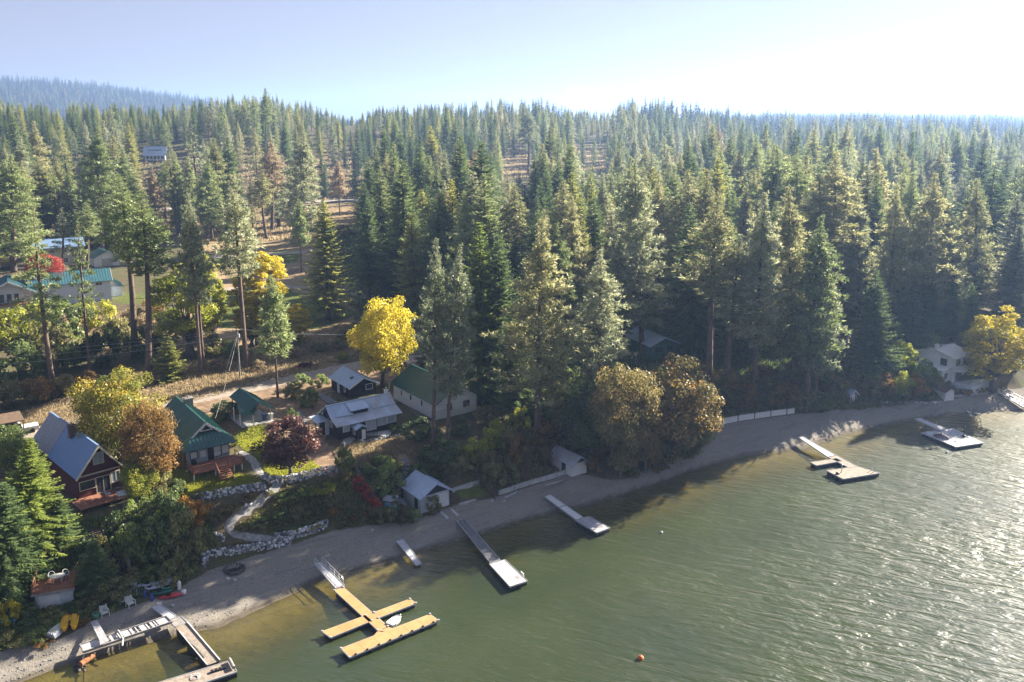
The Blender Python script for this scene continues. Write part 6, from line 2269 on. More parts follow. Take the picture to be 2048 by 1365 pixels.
T('pine_full', 1648, 432, 1612, 820, 136, 'pine', 3, 'twin-trunk tall pine at the beach end of the seawall')
T('pine_full', 1655, 470, 1628, 815, 92, 'pine_grey', 1, 'slimmer half of the twin-trunk pine by the seawall')
T('fir', 1752, 538, 1745, 752, 103, 'fir', 1, 'pointed grey-green fir beside the red-brown cabin')
# notable trees up the hill
T('pine_young', 678, 322, 680, 432, 44, 'dead', 0, 'lone pale rusty pine by the far road')
T('pine_full', 760, 278, 762, 420, 55, 'pine_grey', 2, 'pale grey-green pine standing proud of the wood by the far road')
T('pine_full', 735, 345, 735, 470, 64, 'fir_yellow', 4, 'yellowish pine next to the far road')
T('fir', 735, 395, 738, 600, 83, 'fir', 4, 'grey-green fir at the field corner beyond the yellow-green fir')
T('fir', 822, 425, 830, 640, 94, 'fir_yellow', 0, 'broad pointed fir behind the golden maple')
T('fir', 780, 440, 785, 600, 80, 'fir', 5, 'dark fir in the shade left of the broad pointed fir')
T('fir', 1145, 340, 1150, 620, 83, 'fir_yellow', 5, 'tall pointed fir behind the tawny pine above the stairs')
T('fir', 1182, 345, 1188, 610, 57, 'fir_yellow', 1, 'narrow fir with drooping boughs beside the tall pointed fir')
T('pine_full', 620, 265, 600, 490, 90, 'pine_grey', 0, 'tall pale pine behind the yellow-green field fir')
T('pine_full', 195, 255, 205, 505, 101, 'pine', 1, 'tall pine overtopping the wood behind the blue-grey house')
T('pine_full', 30, 310, 28, 545, 129, 'pine', 0, 'bushy olive pine at the picture edge above the parked cars')
T('pine_bare', 325, 325, 332, 445, 57, 'pine', 3, 'pine with a clear trunk on the tan bank above the field')
T('pine_full', 420, 318, 425, 480, 71, 'pine', 2, 'olive pine at the top of the field')
T('pine_young', 600, 400, 603, 545, 46, 'pine', 0, 'pine with a dark trunk beside the field track')
T('pine_bare', 532, 177, 534, 320, 30, 'pine', 0, 'tallest pine on the skyline, left of the ridge gap')
T('pine_full', 1945, 360, 1950, 640, 86, 'pine_warm', 1, 'tall tawny pine in the hazy wood above the yellow cottonwood')
T('pine_full', 1850, 395, 1852, 650, 80, 'pine_grey', 2, 'hazy grey-green pine above the white lake house')
T('pine_full', 1715, 375, 1718, 640, 80, 'pine_grey', 4, 'hazy pine rising behind the red-brown cabin')

for i, (a, b, c) in enumerate(((1862, 555, 692), (1902, 535, 682), (1940, 565, 694), (1822, 570, 702), (1785, 500, 660))):
    T('fir', a, b, a + 3, c, 62, 'fir', i, ['dark fir right behind the wing of the white lake house', 'taller dark fir above the white lake house chimney', 'dark fir between the lake house and the yellow cottonwood', 'dark fir uphill of the brown-roofed boat shed', 'hazy fir uphill of the pointed lakeside fir'][i])

# ------------------------------------------------------------------ shrubs
def sh(x, y, w, h_, m, label=None, kind='shrub', var=None):
    p = G(x, y)
    k = (p[1] * CT - (p[2] - CAMH) * ST) / F
    return plant(kind, p[0], p[1], p[2], h_ * k, w * k, m, var, label)

for a in [
    # thicket behind the road
    (40, 770, 110, 95, 'green'), (95, 745, 95, 110, 'olive'), (150, 735, 90, 95, 'green'), (205, 735, 85, 85, 'darkgreen'), (25, 690, 100, 80, 'lime'), (75, 668, 95, 72, 'lime'),
    (130, 668, 80, 80, 'green'), (190, 655, 80, 62, 'lime'), (235, 700, 70, 75, 'olive'), (285, 715, 70, 70, 'darkgreen'), (330, 700, 60, 60, 'green'), (430, 715, 60, 50, 'olive'),
    (465, 720, 50, 45, 'green'), (20, 815, 95, 60, 'brownolive'), (75, 805, 80, 55, 'russet'), (130, 790, 75, 50, 'brownolive'), (175, 780, 60, 45, 'russet'), (250, 765, 45, 30, 'straw'),
    (310, 765, 40, 26, 'straw'), (360, 750, 36, 24, 'straw'), (440, 740, 45, 24, 'straw'), (520, 740, 34, 22, 'straw'), (590, 715, 40, 25, 'straw'), (640, 705, 40, 22, 'olive'),
    (680, 700, 36, 26, 'olive'), (685, 722, 30, 20, 'lime'), (600, 690, 30, 30, 'lime'), (300, 640, 60, 45, 'russet'), (340, 650, 60, 40, 'green'), (270, 650, 50, 40, 'straw'),
    (350, 600, 40, 32, 'russet'), (700, 680, 50, 30, 'brownolive'), (125, 640, 50, 30, 'straw'), (630, 555, 40, 20, 'straw'), (450, 470, 40, 28, 'russet'), (690, 470, 40, 22, 'straw'),
    # around the houses
    (452, 835, 60, 40, 'darkgreen'), (438, 845, 30, 26, 'green'), (620, 815, 45, 42, 'green'), (585, 800, 40, 36, 'olive'), (600, 775, 50, 30, 'green'), (640, 775, 40, 30, 'green'),
    (585, 850, 30, 40, 'green'), (648, 840, 30, 22, 'darkgreen'), (850, 735, 40, 25, 'darkgreen'), (840, 880, 80, 42, 'darkgreen'), (790, 862, 30, 16, 'darkgreen'), (800, 735, 36, 20, 'purple'),
    (690, 945, 42, 58, 'green'), (472, 890, 18, 18, 'lime'), (820, 808, 24, 20, 'green'), (980, 850, 60, 40, 'brownolive'), (915, 870, 55, 40, 'darkgreen'), (1010, 815, 50, 60, 'green'),
    (880, 925, 80, 55, 'darkgreen'), (850, 940, 60, 40, 'green'), (915, 945, 60, 40, 'olive'), (950, 925, 55, 55, 'lime'), (985, 900, 60, 70, 'lime'), (1015, 900, 55, 58, 'olive'), (1035, 915, 50, 60, 'russet'),
    (985, 950, 65, 60, 'brownolive'), (1010, 975, 62, 60, 'olive'), (1025, 950, 50, 55, 'russet'), (975, 970, 40, 45, 'brownolive'), (1085, 930, 45, 45, 'russet'), (1075, 900, 40, 40, 'russet'), (1090, 880, 60, 50, 'russet'),
    (760, 950, 70, 45, 'green'), (775, 985, 75, 60, 'green'), (750, 985, 60, 60, 'darkgreen'), (795, 940, 30, 24, 'olive'), (790, 998, 24, 22, 'olive'), (868, 1030, 32, 44, 'olive'),
    (770, 1045, 50, 40, 'olive'), (800, 1048, 50, 42, 'brownolive'), (826, 1046, 34, 36, 'green'), (745, 1040, 40, 30, 'russet'), (690, 962, 34, 34, 'brownolive'), (720, 985, 28, 40, 'red'), (738, 1005, 28, 44, 'red'), (750, 1022, 26, 34, 'red'),
    (835, 965, 60, 40, 'green'), (860, 955, 50, 30, 'olive'),
    # slope between the zigzag walls
    (570, 1000, 56, 20, 'green'), (610, 990, 48, 20, 'green'), (650, 985, 48, 22, 'lime'), (600, 1030, 56, 24, 'brownolive'), (560, 1040, 48, 22, 'green'), (640, 1020, 56, 24, 'brownolive'),
    (665, 1030, 32, 19, 'orange'), (520, 1052, 48, 19, 'green'), (490, 1058, 40, 15, 'olive'), (690, 1020, 40, 20, 'brownolive'), (580, 1062, 48, 16, 'green'), (625, 1055, 40, 16, 'olive'), (700, 1045, 32, 14, 'russet'),
    (460, 1025, 48, 20, 'brownolive'), (500, 1000, 40, 13, 'brownolive'), (430, 1040, 40, 22, 'olive'), (540, 990, 24, 11, 'olive'), (480, 1095, 48, 11, 'brownolive'), (540, 1090, 40, 10, 'brownolive'),
    # bank below the red house
    (370, 1130, 90, 120, 'olive'), (340, 1100, 90, 120, 'green'), (385, 1060, 80, 75, 'orange'), (300, 1130, 80, 100, 'green'), (265, 1120, 70, 90, 'green'), (240, 1090, 60, 80, 'darkgreen'),
    (330, 1050, 80, 80, 'darkgreen'), (290, 1060, 70, 70, 'green'), (350, 1165, 70, 55, 'olive'), (400, 1105, 55, 60, 'olive'), (310, 1160, 50, 36, 'green'), (265, 1165, 40, 34, 'olive'), (215, 1165, 45, 60, 'olive'),
    (225, 1200, 80, 50, 'olive'), (185, 1215, 70, 24, 'olive'), (150, 1225, 70, 22, 'darkgreen'), (100, 1240, 80, 22, 'olive'), (60, 1255, 70, 25, 'darkgreen'), (25, 1285, 90, 26, 'olive'), (75, 1280, 60, 22, 'green'),
    (22, 1250, 50, 58, 'yellow', 'small golden shrub beside the teal tarpaulin'), (45, 1235, 60, 30, 'darkgreen'), (15, 1235, 50, 20, 'darkgreen'), (90, 1290, 40, 15, 'russet'), (165, 1250, 30, 12, 'russet'), (360, 990, 40, 40, 'darkgreen'), (325, 985, 50, 50, 'olive'), (30, 1060, 80, 80, 'darkgreen'),
    (205, 1130, 40, 70, 'olive'), (20, 1120, 90, 90, 'fir'), (175, 1120, 60, 60, 'darkgreen'), (395, 1000, 30, 20, 'olive'), (20, 900, 70, 60, 'green'), (50, 910, 50, 40, 'darkgreen'),
    # bank along the far beach
    (1150, 905, 60, 50, 'brownolive'), (1100, 905, 40, 30, 'russet'), (1200, 945, 50, 40, 'russet'), (1260, 955, 50, 30, 'olive'), (1315, 945, 50, 36, 'russet'), (1375, 915, 50, 40, 'olive'), (1405, 890, 45, 50, 'lime'), (1400, 850, 40, 34, 'brownolive'),
    (1440, 830, 70, 60, 'brownolive'), (1480, 820, 70, 65, 'russet'), (1520, 812, 70, 60, 'brownolive'), (1560, 815, 70, 55, 'russet'), (1600, 818, 60, 40, 'olive'), (1640, 820, 55, 40, 'green'), (1670, 800, 70, 60, 'brownolive'),
    (1450, 775, 70, 50, 'brownolive'), (1520, 770, 70, 45, 'russet'), (1590, 765, 70, 45, 'brownolive'), (1650, 765, 70, 50, 'green'), (1700, 780, 60, 44, 'brownolive'), (1735, 800, 55, 45, 'brownolive'), (1765, 795, 55, 55, 'russet'),
    (1800, 795, 55, 60, 'lime'), (1830, 795, 55, 50, 'orange'), (1845, 770, 60, 60, 'green'), (1870, 775, 36, 30, 'olive'), (1770, 755, 70, 55, 'green'), (1810, 745, 70, 70, 'lime'), (1700, 745, 60, 40, 'brownolive'), (1740, 765, 60, 40, 'green'),
    (1850, 720, 70, 60, 'green'), (1930, 790, 30, 14, 'orange'), (1960, 787, 30, 12, 'orange'), (1855, 800, 40, 24, 'green'), (1790, 803, 40, 18, 'darkgreen'), (2030, 740, 60, 60, 'olive'), (2000, 700, 70, 60, 'green'), (1400, 760, 50, 40, 'russet'), (1350, 740, 60, 30, 'darkgreen'),
    (1620, 690, 70, 60, 'darkgreen'), (1560, 700, 70, 60, 'darkgreen'), (1500, 720, 70, 60, 'darkgreen'), (1750, 690, 60, 50, 'russet'), (1440, 720, 60, 50, 'brownolive'), (1800, 690, 60, 50, 'green'),
    (1100, 830, 80, 80, 'green'), (1130, 860, 70, 70, 'olive'), (1060, 840, 60, 70, 'green'), (1150, 820, 80, 90, 'darkgreen'), (1190, 880, 70, 80, 'darkgreen'), (1040, 860, 50, 50, 'lime'),
]:
    sh(*a)

# ------------------------------------------------------------------ the wood: filled in by rule, nearest trees as things
front = np.array([(-400, 500), (0, 545), (60, 500), (240, 500), (250, 482), (440, 478), (520, 492), (600, 470), (640, 445), (720, 450), (735, 560), (800, 610), (830, 640), (900, 665), (1000, 700), (1100, 735), (1200, 742), (1240, 690), (1300, 640), (1400, 655), (1430, 735), (1560, 745), (1640, 720), (1700, 660), (1800, 690), (1900, 680), (2048, 690), (2500, 700)], float)
g = np.random.default_rng(21)
CLEAR = [[(-50, 392), (270, 392), (480, 402), (760, 392), (760, 440), (500, 455), (300, 432), (-50, 425)], [(990, 316), (1072, 316), (1068, 348), (994, 348)], [(1148, 298), (1218, 298), (1205, 332), (1148, 332)],
         [(280, 318), (420, 310), (430, 350), (290, 352)], [(395, 480), (650, 480), (650, 640), (395, 640)], [(655, 380), (705, 380), (705, 440), (655, 440)], [(600, 440), (640, 440), (700, 650), (600, 650)]]
KEEP = [(0, 525, 232, 612, 150), (60, 488, 190, 540, 215), (280, 282, 334, 318, 430), (175, 510, 225, 540, 235), (1288, 645, 1362, 722, 140), (1672, 645, 1710, 700, 155), (600, 388, 720, 430, 330), (655, 322, 702, 432, 330), (1012, 325, 1054, 340, 480), (1168, 304, 1206, 322, 520),
        (395, 500, 465, 600, 190), (690, 560, 740, 640, 175)]
cand = []
def sample(d0, d1, step):
    lim = .68
    for Y in np.arange(d0, d1, step):
        k = np.arange(-lim * Y - 6, lim * Y + 6, step)
        X = k + g.uniform(-.48, .48, len(k)) * step
        yy = Y + g.uniform(-.48, .48, len(k)) * step
        cand.append(np.stack([X, yy], -1))
sample(128, 300, 8.0)
sample(300, 720, 11.6)
sample(720, 1500, 13.5)
sample(1500, 3300, 18)
C = np.concatenate(cand)
Z = hgt(C[:, 0], C[:, 1])
px = proj(np.stack([C[:, 0], C[:, 1], Z], -1))
ok = px[:, 1] < np.interp(px[:, 0], front[:, 0], front[:, 1])
for q in CLEAR:
    ok &= ~inpoly(px[:, 0], px[:, 1], q)
thin = np.sin(C[:, 0] * .023 + 1.0) + np.cos(C[:, 1] * .019 - C[:, 0] * .007) + g.normal(0, .5, len(C))
ok &= (thin > -1.35) | (C[:, 1] > 700)
C, Z, px = C[ok], Z[ok], px[ok]
# grow: mostly 17-31 m, with a few tall ones; smaller up close to clearings
u = g.uniform(0, 1, len(C))
Hh = 19 + 14 * u + np.where(g.uniform(0, 1, len(C)) > .93, 5, 0)
Hh = np.where(C[:, 1] > 1500, 16 + 20 * u, Hh)
Hh = Hh * np.where(C[:, 1] > 300, g.uniform(.68, 1.16, len(C)), g.uniform(.85, 1.1, len(C)))
# the ridge line in the picture: keep crowns under it
sky_px = np.array([(-300, 190), (0, 195), (150, 200), (330, 205), (420, 190), (530, 180), (620, 200), (700, 232), (760, 210), (900, 200), (1090, 190), (1130, 210), (1220, 222), (1250, 190), (1390, 188), (1440, 205), (1600, 212), (1800, 212), (2048, 226), (2400, 228)], float)
tops = np.interp(px[:, 0], sky_px[:, 0], sky_px[:, 1]) + np.abs(g.normal(0, 22, len(C)))
mount = C[:, 1] > 1500
zt_ = np.array([top_z(a, b, c) for (a, b), c in zip(C, tops)])
Hmax = np.where(mount, 99, zt_ - Z)
ok = Hmax > 8
C, Z, px, Hh, Hmax = C[ok], Z[ok], px[ok], Hh[ok], Hmax[ok]
Hh = np.minimum(Hh, Hmax)
tp = proj(np.stack([C[:, 0], C[:, 1], Z + Hh], -1))
hpx = px[:, 1] - tp[:, 1]
rad = Hh * .11 * F / C[:, 1]
ok = np.ones(len(C), bool)
for x0, y0, x1, y1, dist in KEEP:
    ok &= ~((px[:, 0] + rad > x0) & (px[:, 0] - rad < x1) & (tp[:, 1] < y1) & (px[:, 1] > y0) & (C[:, 1] < dist + 20))
own = np.array([tuple(o.location[:2]) for o, nm, *_ in PLACED if nm not in ('shrub',)])
dmin = np.array([np.min(np.hypot(own[:, 0] - a, own[:, 1] - b)) for a, b in C])
ok &= dmin > 3.6
C, Z, px, Hh, tp, hpx = C[ok], Z[ok], px[ok], Hh[ok], tp[ok], hpx[ok]
isp = np.sin(C[:, 0] * .03) + np.sin(C[:, 1] * .041 + 2) + g.normal(0, 1.1, len(C)) > (.1 if True else 0)
inframe = (px[:, 0] > -15) & (px[:, 0] < 2063) & (C[:, 1] < 600)
mats_p = ['pine', 'pine', 'pine_grey', 'pine_grey', 'pine_warm', 'pine_warm', 'pine', 'dead']
mats_f = ['fir', 'fir', 'fir', 'fir', 'fir', 'fir_yellow', 'pine', 'pine_grey']
LIM = 215
single = np.zeros(len(C), bool)
for kind_p in (True, False):
    idx = np.where(inframe & (isp == kind_p))[0]
    idx = idx[np.argsort(-hpx[idx])][:LIM]
    single[idx] = True
gr_ = random.Random(5)
for i in np.where(single)[0]:
    if isp[i]:
        kd = gr_.choice(['pine_full', 'pine_full', 'pine_full', 'pine_full', 'pine_full', 'pine_bare', 'pine_bare', 'pine_sparse'])
        m = mats_p[gr_.randrange(8 if gr_.random() < .15 else 7)]
        wd = Hh[i] * gr_.uniform(.29, .40)
    else:
        kd = 'fir'
        m = mats_f[gr_.randrange(8)]
        wd = Hh[i] * gr_.uniform(.32, .44)
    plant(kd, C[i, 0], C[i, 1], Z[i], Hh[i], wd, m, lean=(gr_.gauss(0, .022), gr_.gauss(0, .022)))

# ------------------------------------------------------------------ the far wood: one object each, instanced
def proto(gen, lm, bark='bark'):
    w, t, ti = gen
    me = leaf_mesh('wood_tree', t, ti, LM[lm])
    k = t.shape[1]
    nv, nf = t.shape[0] * k, t.shape[0]
    bmv = MB()
    v = list(map(tuple, t.reshape(-1, 3))) + w.v
    f = [tuple(range(i * k, i * k + k)) for i in range(nf)] + [tuple(a + nv for a in q) for q in w.f]
    m2 = bpy.data.meshes.new('wood_tree')
    m2.from_pydata(v, [], f)
    m2.materials.append(LM[lm])
    m2.materials.append(M[bark])
    mi = np.zeros(len(f), np.int32)
    mi[nf:] = 1
    m2.polygons.foreach_set('material_index', mi)
    a = m2.attributes.new('tint', 'FLOAT', 'FACE')
    vals = np.full(len(f), .5, np.float32)
    vals[:nf] = np.clip(ti, 0, 1)
    a.data.foreach_set('value', vals)
    m2.update()
    o = bpy.data.objects.new('wood_tree', m2)
    return o

def scatter(name, pts, scale, wid, rot, idx, protos):
    coll = bpy.data.collections.new(name + '_trees')
    for i, o in enumerate(protos):
        o.name = '%s_%02d' % (name, i)
        coll.objects.link(o)
    me = bpy.data.meshes.new(name)
    me.from_pydata(list(map(tuple, pts)), [], [])
    for nm, ar, ty in (('sc', scale, 'FLOAT'), ('wd', wid, 'FLOAT'), ('ro', rot, 'FLOAT'), ('ix', idx, 'INT')):
        a = me.attributes.new(nm, ty, 'POINT')
        a.data.foreach_set('value', np.asarray(ar, np.int32 if ty == 'INT' else np.float32))
    ob = bpy.data.objects.new(name, me)
    COL.objects.link(ob)
    ng = bpy.data.node_groups.new(name, 'GeometryNodeTree')
    ng.interface.new_socket('Geometry', in_out='INPUT', socket_type='NodeSocketGeometry')
    ng.interface.new_socket('Geometry', in_out='OUTPUT', socket_type='NodeSocketGeometry')
    N, L = ng.nodes, ng.links
    gi, go = N.new('NodeGroupInput'), N.new('NodeGroupOutput')
    ip = N.new('GeometryNodeInstanceOnPoints')
    ci = N.new('GeometryNodeCollectionInfo')
    ci.inputs['Collection'].default_value = coll
    ci.inputs['Separate Children'].default_value = True
    ci.inputs['Reset Children'].default_value = True
    def at(nm, ty):
        n = N.new('GeometryNodeInputNamedAttribute')
        n.data_type = ty
        n.inputs['Name'].default_value = nm
        return n.outputs['Attribute']
    cx, cr = N.new('ShaderNodeCombineXYZ'), N.new('ShaderNodeCombineXYZ')
    L.new(at('wd', 'FLOAT'), cx.inputs[0])
    L.new(at('wd', 'FLOAT'), cx.inputs[1])
    L.new(at('sc', 'FLOAT'), cx.inputs[2])
    L.new(at('ro', 'FLOAT'), cr.inputs[2])
    er = N.new('FunctionNodeEulerToRotation')
    L.new(cr.outputs[0], er.inputs[0])
    L.new(gi.outputs[0], ip.inputs['Points'])
    L.new(ci.outputs[0], ip.inputs['Instance'])
    ip.inputs['Pick Instance'].default_value = True
    L.new(at('ix', 'INT'), ip.inputs['Instance Index'])
    L.new(er.outputs[0], ip.inputs['Rotation'])
    L.new(cx.outputs[0], ip.inputs['Scale'])
    L.new(ip.outputs[0], go.inputs[0])
    md = ob.modifiers.new('scatter', 'NODES')
    md.node_group = ng
    return ob

PR = [proto(pine(400 + i, 25, .2, 3.7, .8, .8), m) for i, m in enumerate(('pine', 'pine_grey', 'pine_warm', 'pine'))] + \
     [proto(fir(410 + i, 25, 3.9, .06, 1, .62), m) for i, m in enumerate(('fir', 'fir', 'fir_yellow', 'fir'))] + \
     [proto(far_conifer(420 + i, 25, 3.3), m) for i, m in enumerate(('farfir', 'farfir', 'farfir', 'fir', 'farfir'))]
rest = ~single
nearby = rest & (C[:, 1] < 760)
far = rest & (C[:, 1] >= 760)
ix = np.where(isp, g.integers(0, 4, len(C)), g.integers(4, 8, len(C)))
jx = g.integers(0, 5, len(C))
s_ = Hh / 25.0
pz = np.stack([C[:, 0], C[:, 1], Z - .2], -1)
hf = scatter('forest', pz[nearby], s_[nearby], s_[nearby] * g.uniform(.8, 1.5, nearby.sum()), g.uniform(0, 6.28, nearby.sum()), ix[nearby], PR[:8])
tag(hf, 'dense conifer forest covering the slope behind the houses', 'forest', kind='stuff')
ff = scatter('far_forest', pz[far], s_[far], s_[far] * g.uniform(.8, 1.7, far.sum()), g.uniform(0, 6.28, far.sum()), jx[far], PR[8:])
tag(ff, 'hazy far conifer forest on the ridge and the blue mountain', 'forest', kind='stuff')
print('TREES', single.sum(), nearby.sum(), far.sum())

# ------------------------------------------------------------------ ground cover too fine to count
OFF = []
for ln_ in ([(478, 905), (503, 912), (512, 932), (520, 952), (540, 962), (556, 970)], [(560, 968), (535, 990), (500, 1014), (470, 1035), (445, 1058), (440, 1066), (470, 1073), (520, 1075), (570, 1080), (583, 1088)],
            [(407, 1130), (420, 1117), (450, 1113), (490, 1108), (530, 1102), (580, 1092)], [(548, 1088), (575, 1084), (600, 1078), (630, 1068), (656, 1056)], [(193, 1063), (202, 1085), (214, 1110), (232, 1140), (248, 1158)],
            [(806, 918), (812, 930), (809, 945), (800, 958), (793, 972), (793, 990), (800, 1005), (808, 1018)], [(1062, 893), (1057, 905), (1054, 920), (1050, 935), (1046, 955)], [(1427, 853), (1480, 843), (1535, 835), (1588, 828)]):
    q_ = np.array([G(*k)[:2] for k in ln_])
    for p0_, p1_ in zip(q_[:-1], q_[1:]):
        for t_ in np.linspace(0, 1, 9):
            OFF.append(p0_ * (1 - t_) + p1_ * t_)
OFF = np.array(OFF)

def cover(name, polys, n, m, size, seed, k=7, hgt_=.35, label='', extra=None):
    g = np.random.default_rng(seed)
    P_ = []
    for q in polys:
        q = np.array(q)
        lo, hi = q.min(0), q.max(0)
        a = g.uniform(lo, hi, (int(n * 2.5), 2))
        a = a[inpoly(a[:, 0], a[:, 1], [tuple(t) for t in q])]
        dd = np.min(np.hypot(a[:, None, 0] - OFF[None, :, 0], a[:, None, 1] - OFF[None, :, 1]), 1)
        a = a[dd > .95][:n]
        P_.append(a)
    P_ = np.concatenate(P_)
    z = hgt(P_[:, 0], P_[:, 1])
    c = np.stack([P_[:, 0], P_[:, 1], z], -1)
    s = g.uniform(.5, 1.2, len(c))
    d = unit(g.normal(0, .55, (len(c), k, 3)) + np.array([0, 0, 1.0]))
    sd = unit(np.cross(d, g.normal(0, 1, d.shape)))
    base = c[:, None] + g.normal(0, size * .5, (len(c), k, 3)) * np.array([1, 1, 0])
    l = hgt_ * s[:, None, None] * g.uniform(.6, 1.3, (len(c), k, 1))
    w = size * .35 * g.uniform(.6, 1.2, (len(c), k, 1))
    t = np.stack([base - sd * w / 2, base + sd * w / 2, base + d * l], 2).reshape(-1, 3, 3)
    me = leaf_mesh(name, t, g.normal(.5, .2, len(t)), LM[m])
    o = bpy.data.objects.new(name, me)
    COL.objects.link(o)
    return tag(o, label, name.replace('_', ' '), kind='stuff')

cover('dry_grass', TAN[:1], 5200, 'straw', .45, 1, 8, .55, 'dry tan grass along the gravel road')
cover('dry_grass', [gpoly([(500, 415), (745, 410), (750, 446), (520, 452)]), gpoly([(120, 640), (330, 615), (380, 690), (150, 720)]), gpoly([(690, 895), (860, 868), (880, 915), (700, 935)])], 2200, 'straw', .5, 2, 7, .5, 'dry tan grass on the banks and in the yard')
cover('undergrowth', [gpoly([(440, 1060), (530, 985), (690, 950), (770, 1040), (660, 1060), (560, 1085), (470, 1085)])], 2200, 'olive', .45, 3, 8, .38, 'low weeds covering the slope between the rubble walls')
cover('undergrowth', [gpoly([(-20, 1300), (-20, 1050), (200, 1040), (400, 1010), (440, 1080), (400, 1140), (200, 1230)])], 3600, 'green', .6, 4, 8, .6, 'low weeds and ferns on the shaded bank under the red house')
cover('undergrowth', [gpoly([(840, 960), (900, 900), (1060, 870), (1400, 800), (1420, 850), (1390, 905), (1130, 940), (1000, 985)]), gpoly([(1420, 845), (1440, 760), (1860, 735), (1880, 795), (1640, 820)])], 3600, 'olive', .55, 5, 8, .65, 'brown weeds covering the bank behind the far beach')
cover('undergrowth', [gpoly([(240, 330), (480, 300), (720, 300), (740, 400), (480, 405), (250, 400)]), gpoly([(240, 430), (500, 452), (620, 445), (610, 480), (400, 482), (250, 478)]), gpoly([(980, 300), (1220, 298), (1220, 350), (980, 360)])], 2600, 'straw', 1.5, 8, 7, 1.1, 'dry brush on the open hillside between the pines')
cover('undergrowth', [gpoly([(640, 450), (740, 455), (800, 620), (740, 640), (690, 600)]), gpoly([(1400, 690), (1640, 690), (1850, 680), (1860, 740), (1440, 765)]), gpoly([(1020, 700), (1240, 690), (1290, 650), (1400, 680), (1400, 800), (1040, 860)])], 2600, 'green', .9, 9, 7, .8, 'shaded ferns and brush on the forest floor')
cover('lawn_grass', LAWN[:2], 4200, 'lime', .3, 6, 6, .16, 'short grass of the cottage lawn')

# pebbles and drift along the beach, in lines that follow the water
g = np.random.default_rng(77)
mb = MB()
for i in range(2600):
    r_ = g.uniform(4, 158)
    f_ = np.clip(g.choice([.12, .3, .55, .9, g.uniform(.05, 1)]) + g.normal(0, .035), .02, 1)
    b0_, b1_ = np.interp(r_, C0[:, 0], C0[:, 1]), np.interp(r_, C1[:, 0], C1[:, 1])
    X_, Y_ = xy(r_, b0_ + (b1_ - b0_) * f_)
    s_ = g.uniform(.05, .13)
    mb.rock((X_, Y_, gz(X_, Y_) + s_ * .2), (s_ * g.uniform(1, 2.2), s_, s_ * .6), g.integers(1e9))
o_ = mb.build('pebbles', M['rubble'])
a_ = o_.data.attributes.new('tint', 'FLOAT', 'FACE')
a_.data.foreach_set('value', np.repeat(g.uniform(0, .5, 2600), 20)[:len(o_.data.polygons)].astype(np.float32))
tag(o_, 'pebbles and drift scattered along the beach', 'pebbles', kind='stuff')
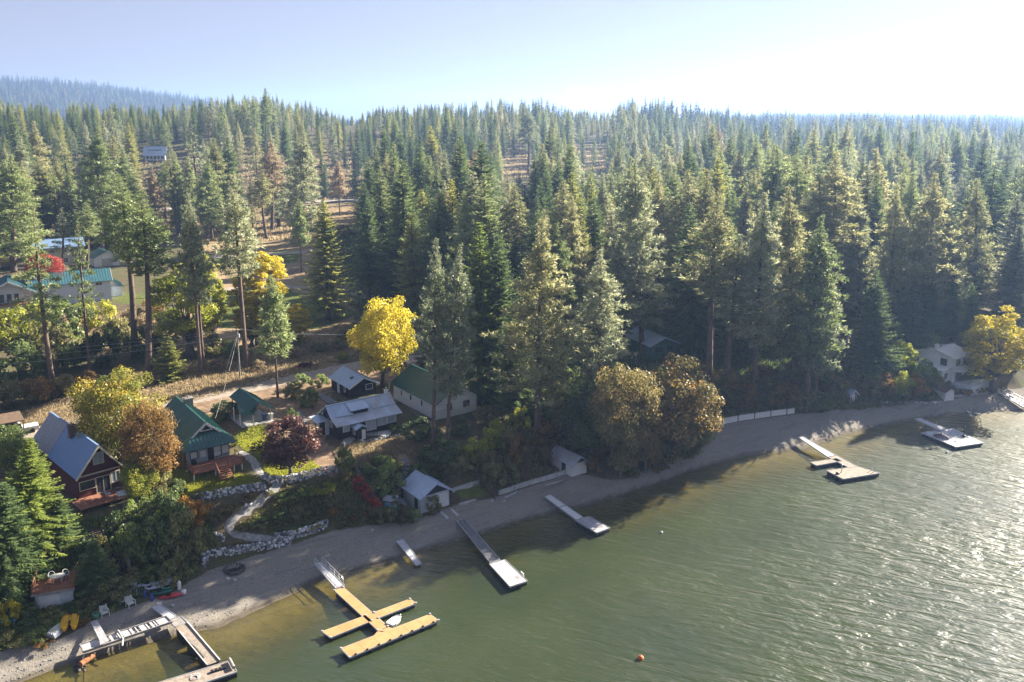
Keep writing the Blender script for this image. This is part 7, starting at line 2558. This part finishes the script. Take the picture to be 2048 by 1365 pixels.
# ------------------------------------------------------------------ labels of the trees and shrubs placed by rule
MARKS = [('the long blue-grey house', 140, 580), ('the grey roofed hillside house', 305, 300), ('the red maple', 92, 545), ('the utility pole', 478, 690), ('the bright yellow poplar', 538, 560), ('the lone field fir', 655, 520),
         ('the golden maple', 768, 680), ('the navy cabin', 720, 840), ('the navy shed', 705, 770), ('the white cottage', 885, 790), ('the plum tree', 578, 890), ('the picnic shelter', 500, 815), ('the green-roofed cottage', 410, 860),
         ('the red house', 160, 930), ('the boat garage deck', 105, 1180), ('the shaded timber stairs', 215, 1100), ('the beached kayaks', 320, 1180), ('the zigzag path', 500, 1040), ('the upper rubble wall', 600, 1070), ('the red-leaved vine', 735, 1000),
         ('the curving garden steps', 800, 970), ('the boathouse', 855, 985), ('the picket fence', 960, 960), ('the straight timber stairs', 1055, 920), ('the white beach shed', 1140, 930), ('the driftwood stump', 1197, 970), ('the white seawall', 1510, 830),
         ('the twin-trunk pine', 1625, 640), ('the tiny red shed', 1700, 790), ('the boat shed', 1888, 785), ('the white lake house', 1915, 730), ('the red-brown cabin', 1690, 670), ('the green forest cabin', 1330, 690), ('the yellow cottonwood', 1995, 690),
         ('the pointed lakeside fir', 1750, 640), ('the lone rusty pine', 680, 380), ('the far road bend', 640, 410), ('the tall tawny pine', 1085, 600), ('the pale hilltop clearing', 1030, 335), ('the second hilltop clearing', 1185, 315), ('the small bright cloud', 1170, 215),
         ('the field corner fir', 738, 500), ('the pickup truck', 45, 860), ('the teal tarpaulin', 10, 1245), ('the flatbed trailer', 610, 735), ('the tallest skyline pine', 532, 240), ('the broad pointed fir', 825, 530), ('the twin firs', 975, 560), ('the narrow drooping fir', 1185, 470),
         ('the very tall grey pine', 1275, 500), ('the hazy tawny pine', 1945, 500), ('the hazy lakeside pines', 1850, 520), ('the pine behind the cabin', 1716, 500), ('the bare-trunk tawny pine', 1430, 560), ('the sunlit twin pine', 1585, 560),
         ('the yellowish road pine', 735, 400), ('the pale proud pine', 760, 340), ('the field-top olive pine', 420, 400), ('the overtopping pine', 200, 380), ('the edge pine over the cars', 28, 430), ('the wood under the mountain', 150, 260), ('the skyline gap', 710, 260)]
ORD = 'nearest,second nearest,third nearest,fourth nearest,fifth nearest,sixth nearest,seventh nearest,eighth nearest,ninth nearest,tenth nearest,eleventh nearest,twelfth nearest'.split(',')
mx = np.array([(a, b) for _, a, b in MARKS], float)
groups = {}
for rec in PLACED:
    o, nm, shade, p, label = rec
    if label:
        continue
    d = np.hypot(mx[:, 0] - p[0], mx[:, 1] - p[1])
    k = int(np.argmin(d))
    groups.setdefault((nm, k, shade), []).append((d[k], o))
for (nm, k, shade), rows in groups.items():
    rows.sort(key=lambda q: q[0])
    what = {'pine_tree': 'pine', 'fir_tree': 'fir', 'maple_tree': 'broadleaf'}.get(nm, nm.replace('_', ' '))
    for i, (d_, o) in enumerate(rows):
        if len(rows) == 1:
            o['label'] = 'the one %s %s closest to %s' % (shade, what, MARKS[k][0])
        elif i < len(ORD):
            o['label'] = '%s %s, %s of its colour to %s' % (shade, what, ORD[i], MARKS[k][0])
        else:
            o['label'] = 'one of the farther %s %s trees around %s' % (shade, what, MARKS[k][0])
        o['group'] = {'pine_tree': 'pines of the wood', 'fir_tree': 'firs of the wood', 'shrub': 'shrubs and bushes'}.get(nm, 'broadleaf trees') + (' around ' + MARKS[k][0] if i >= len(ORD) else '')
SC.view_settings.exposure = 2.45
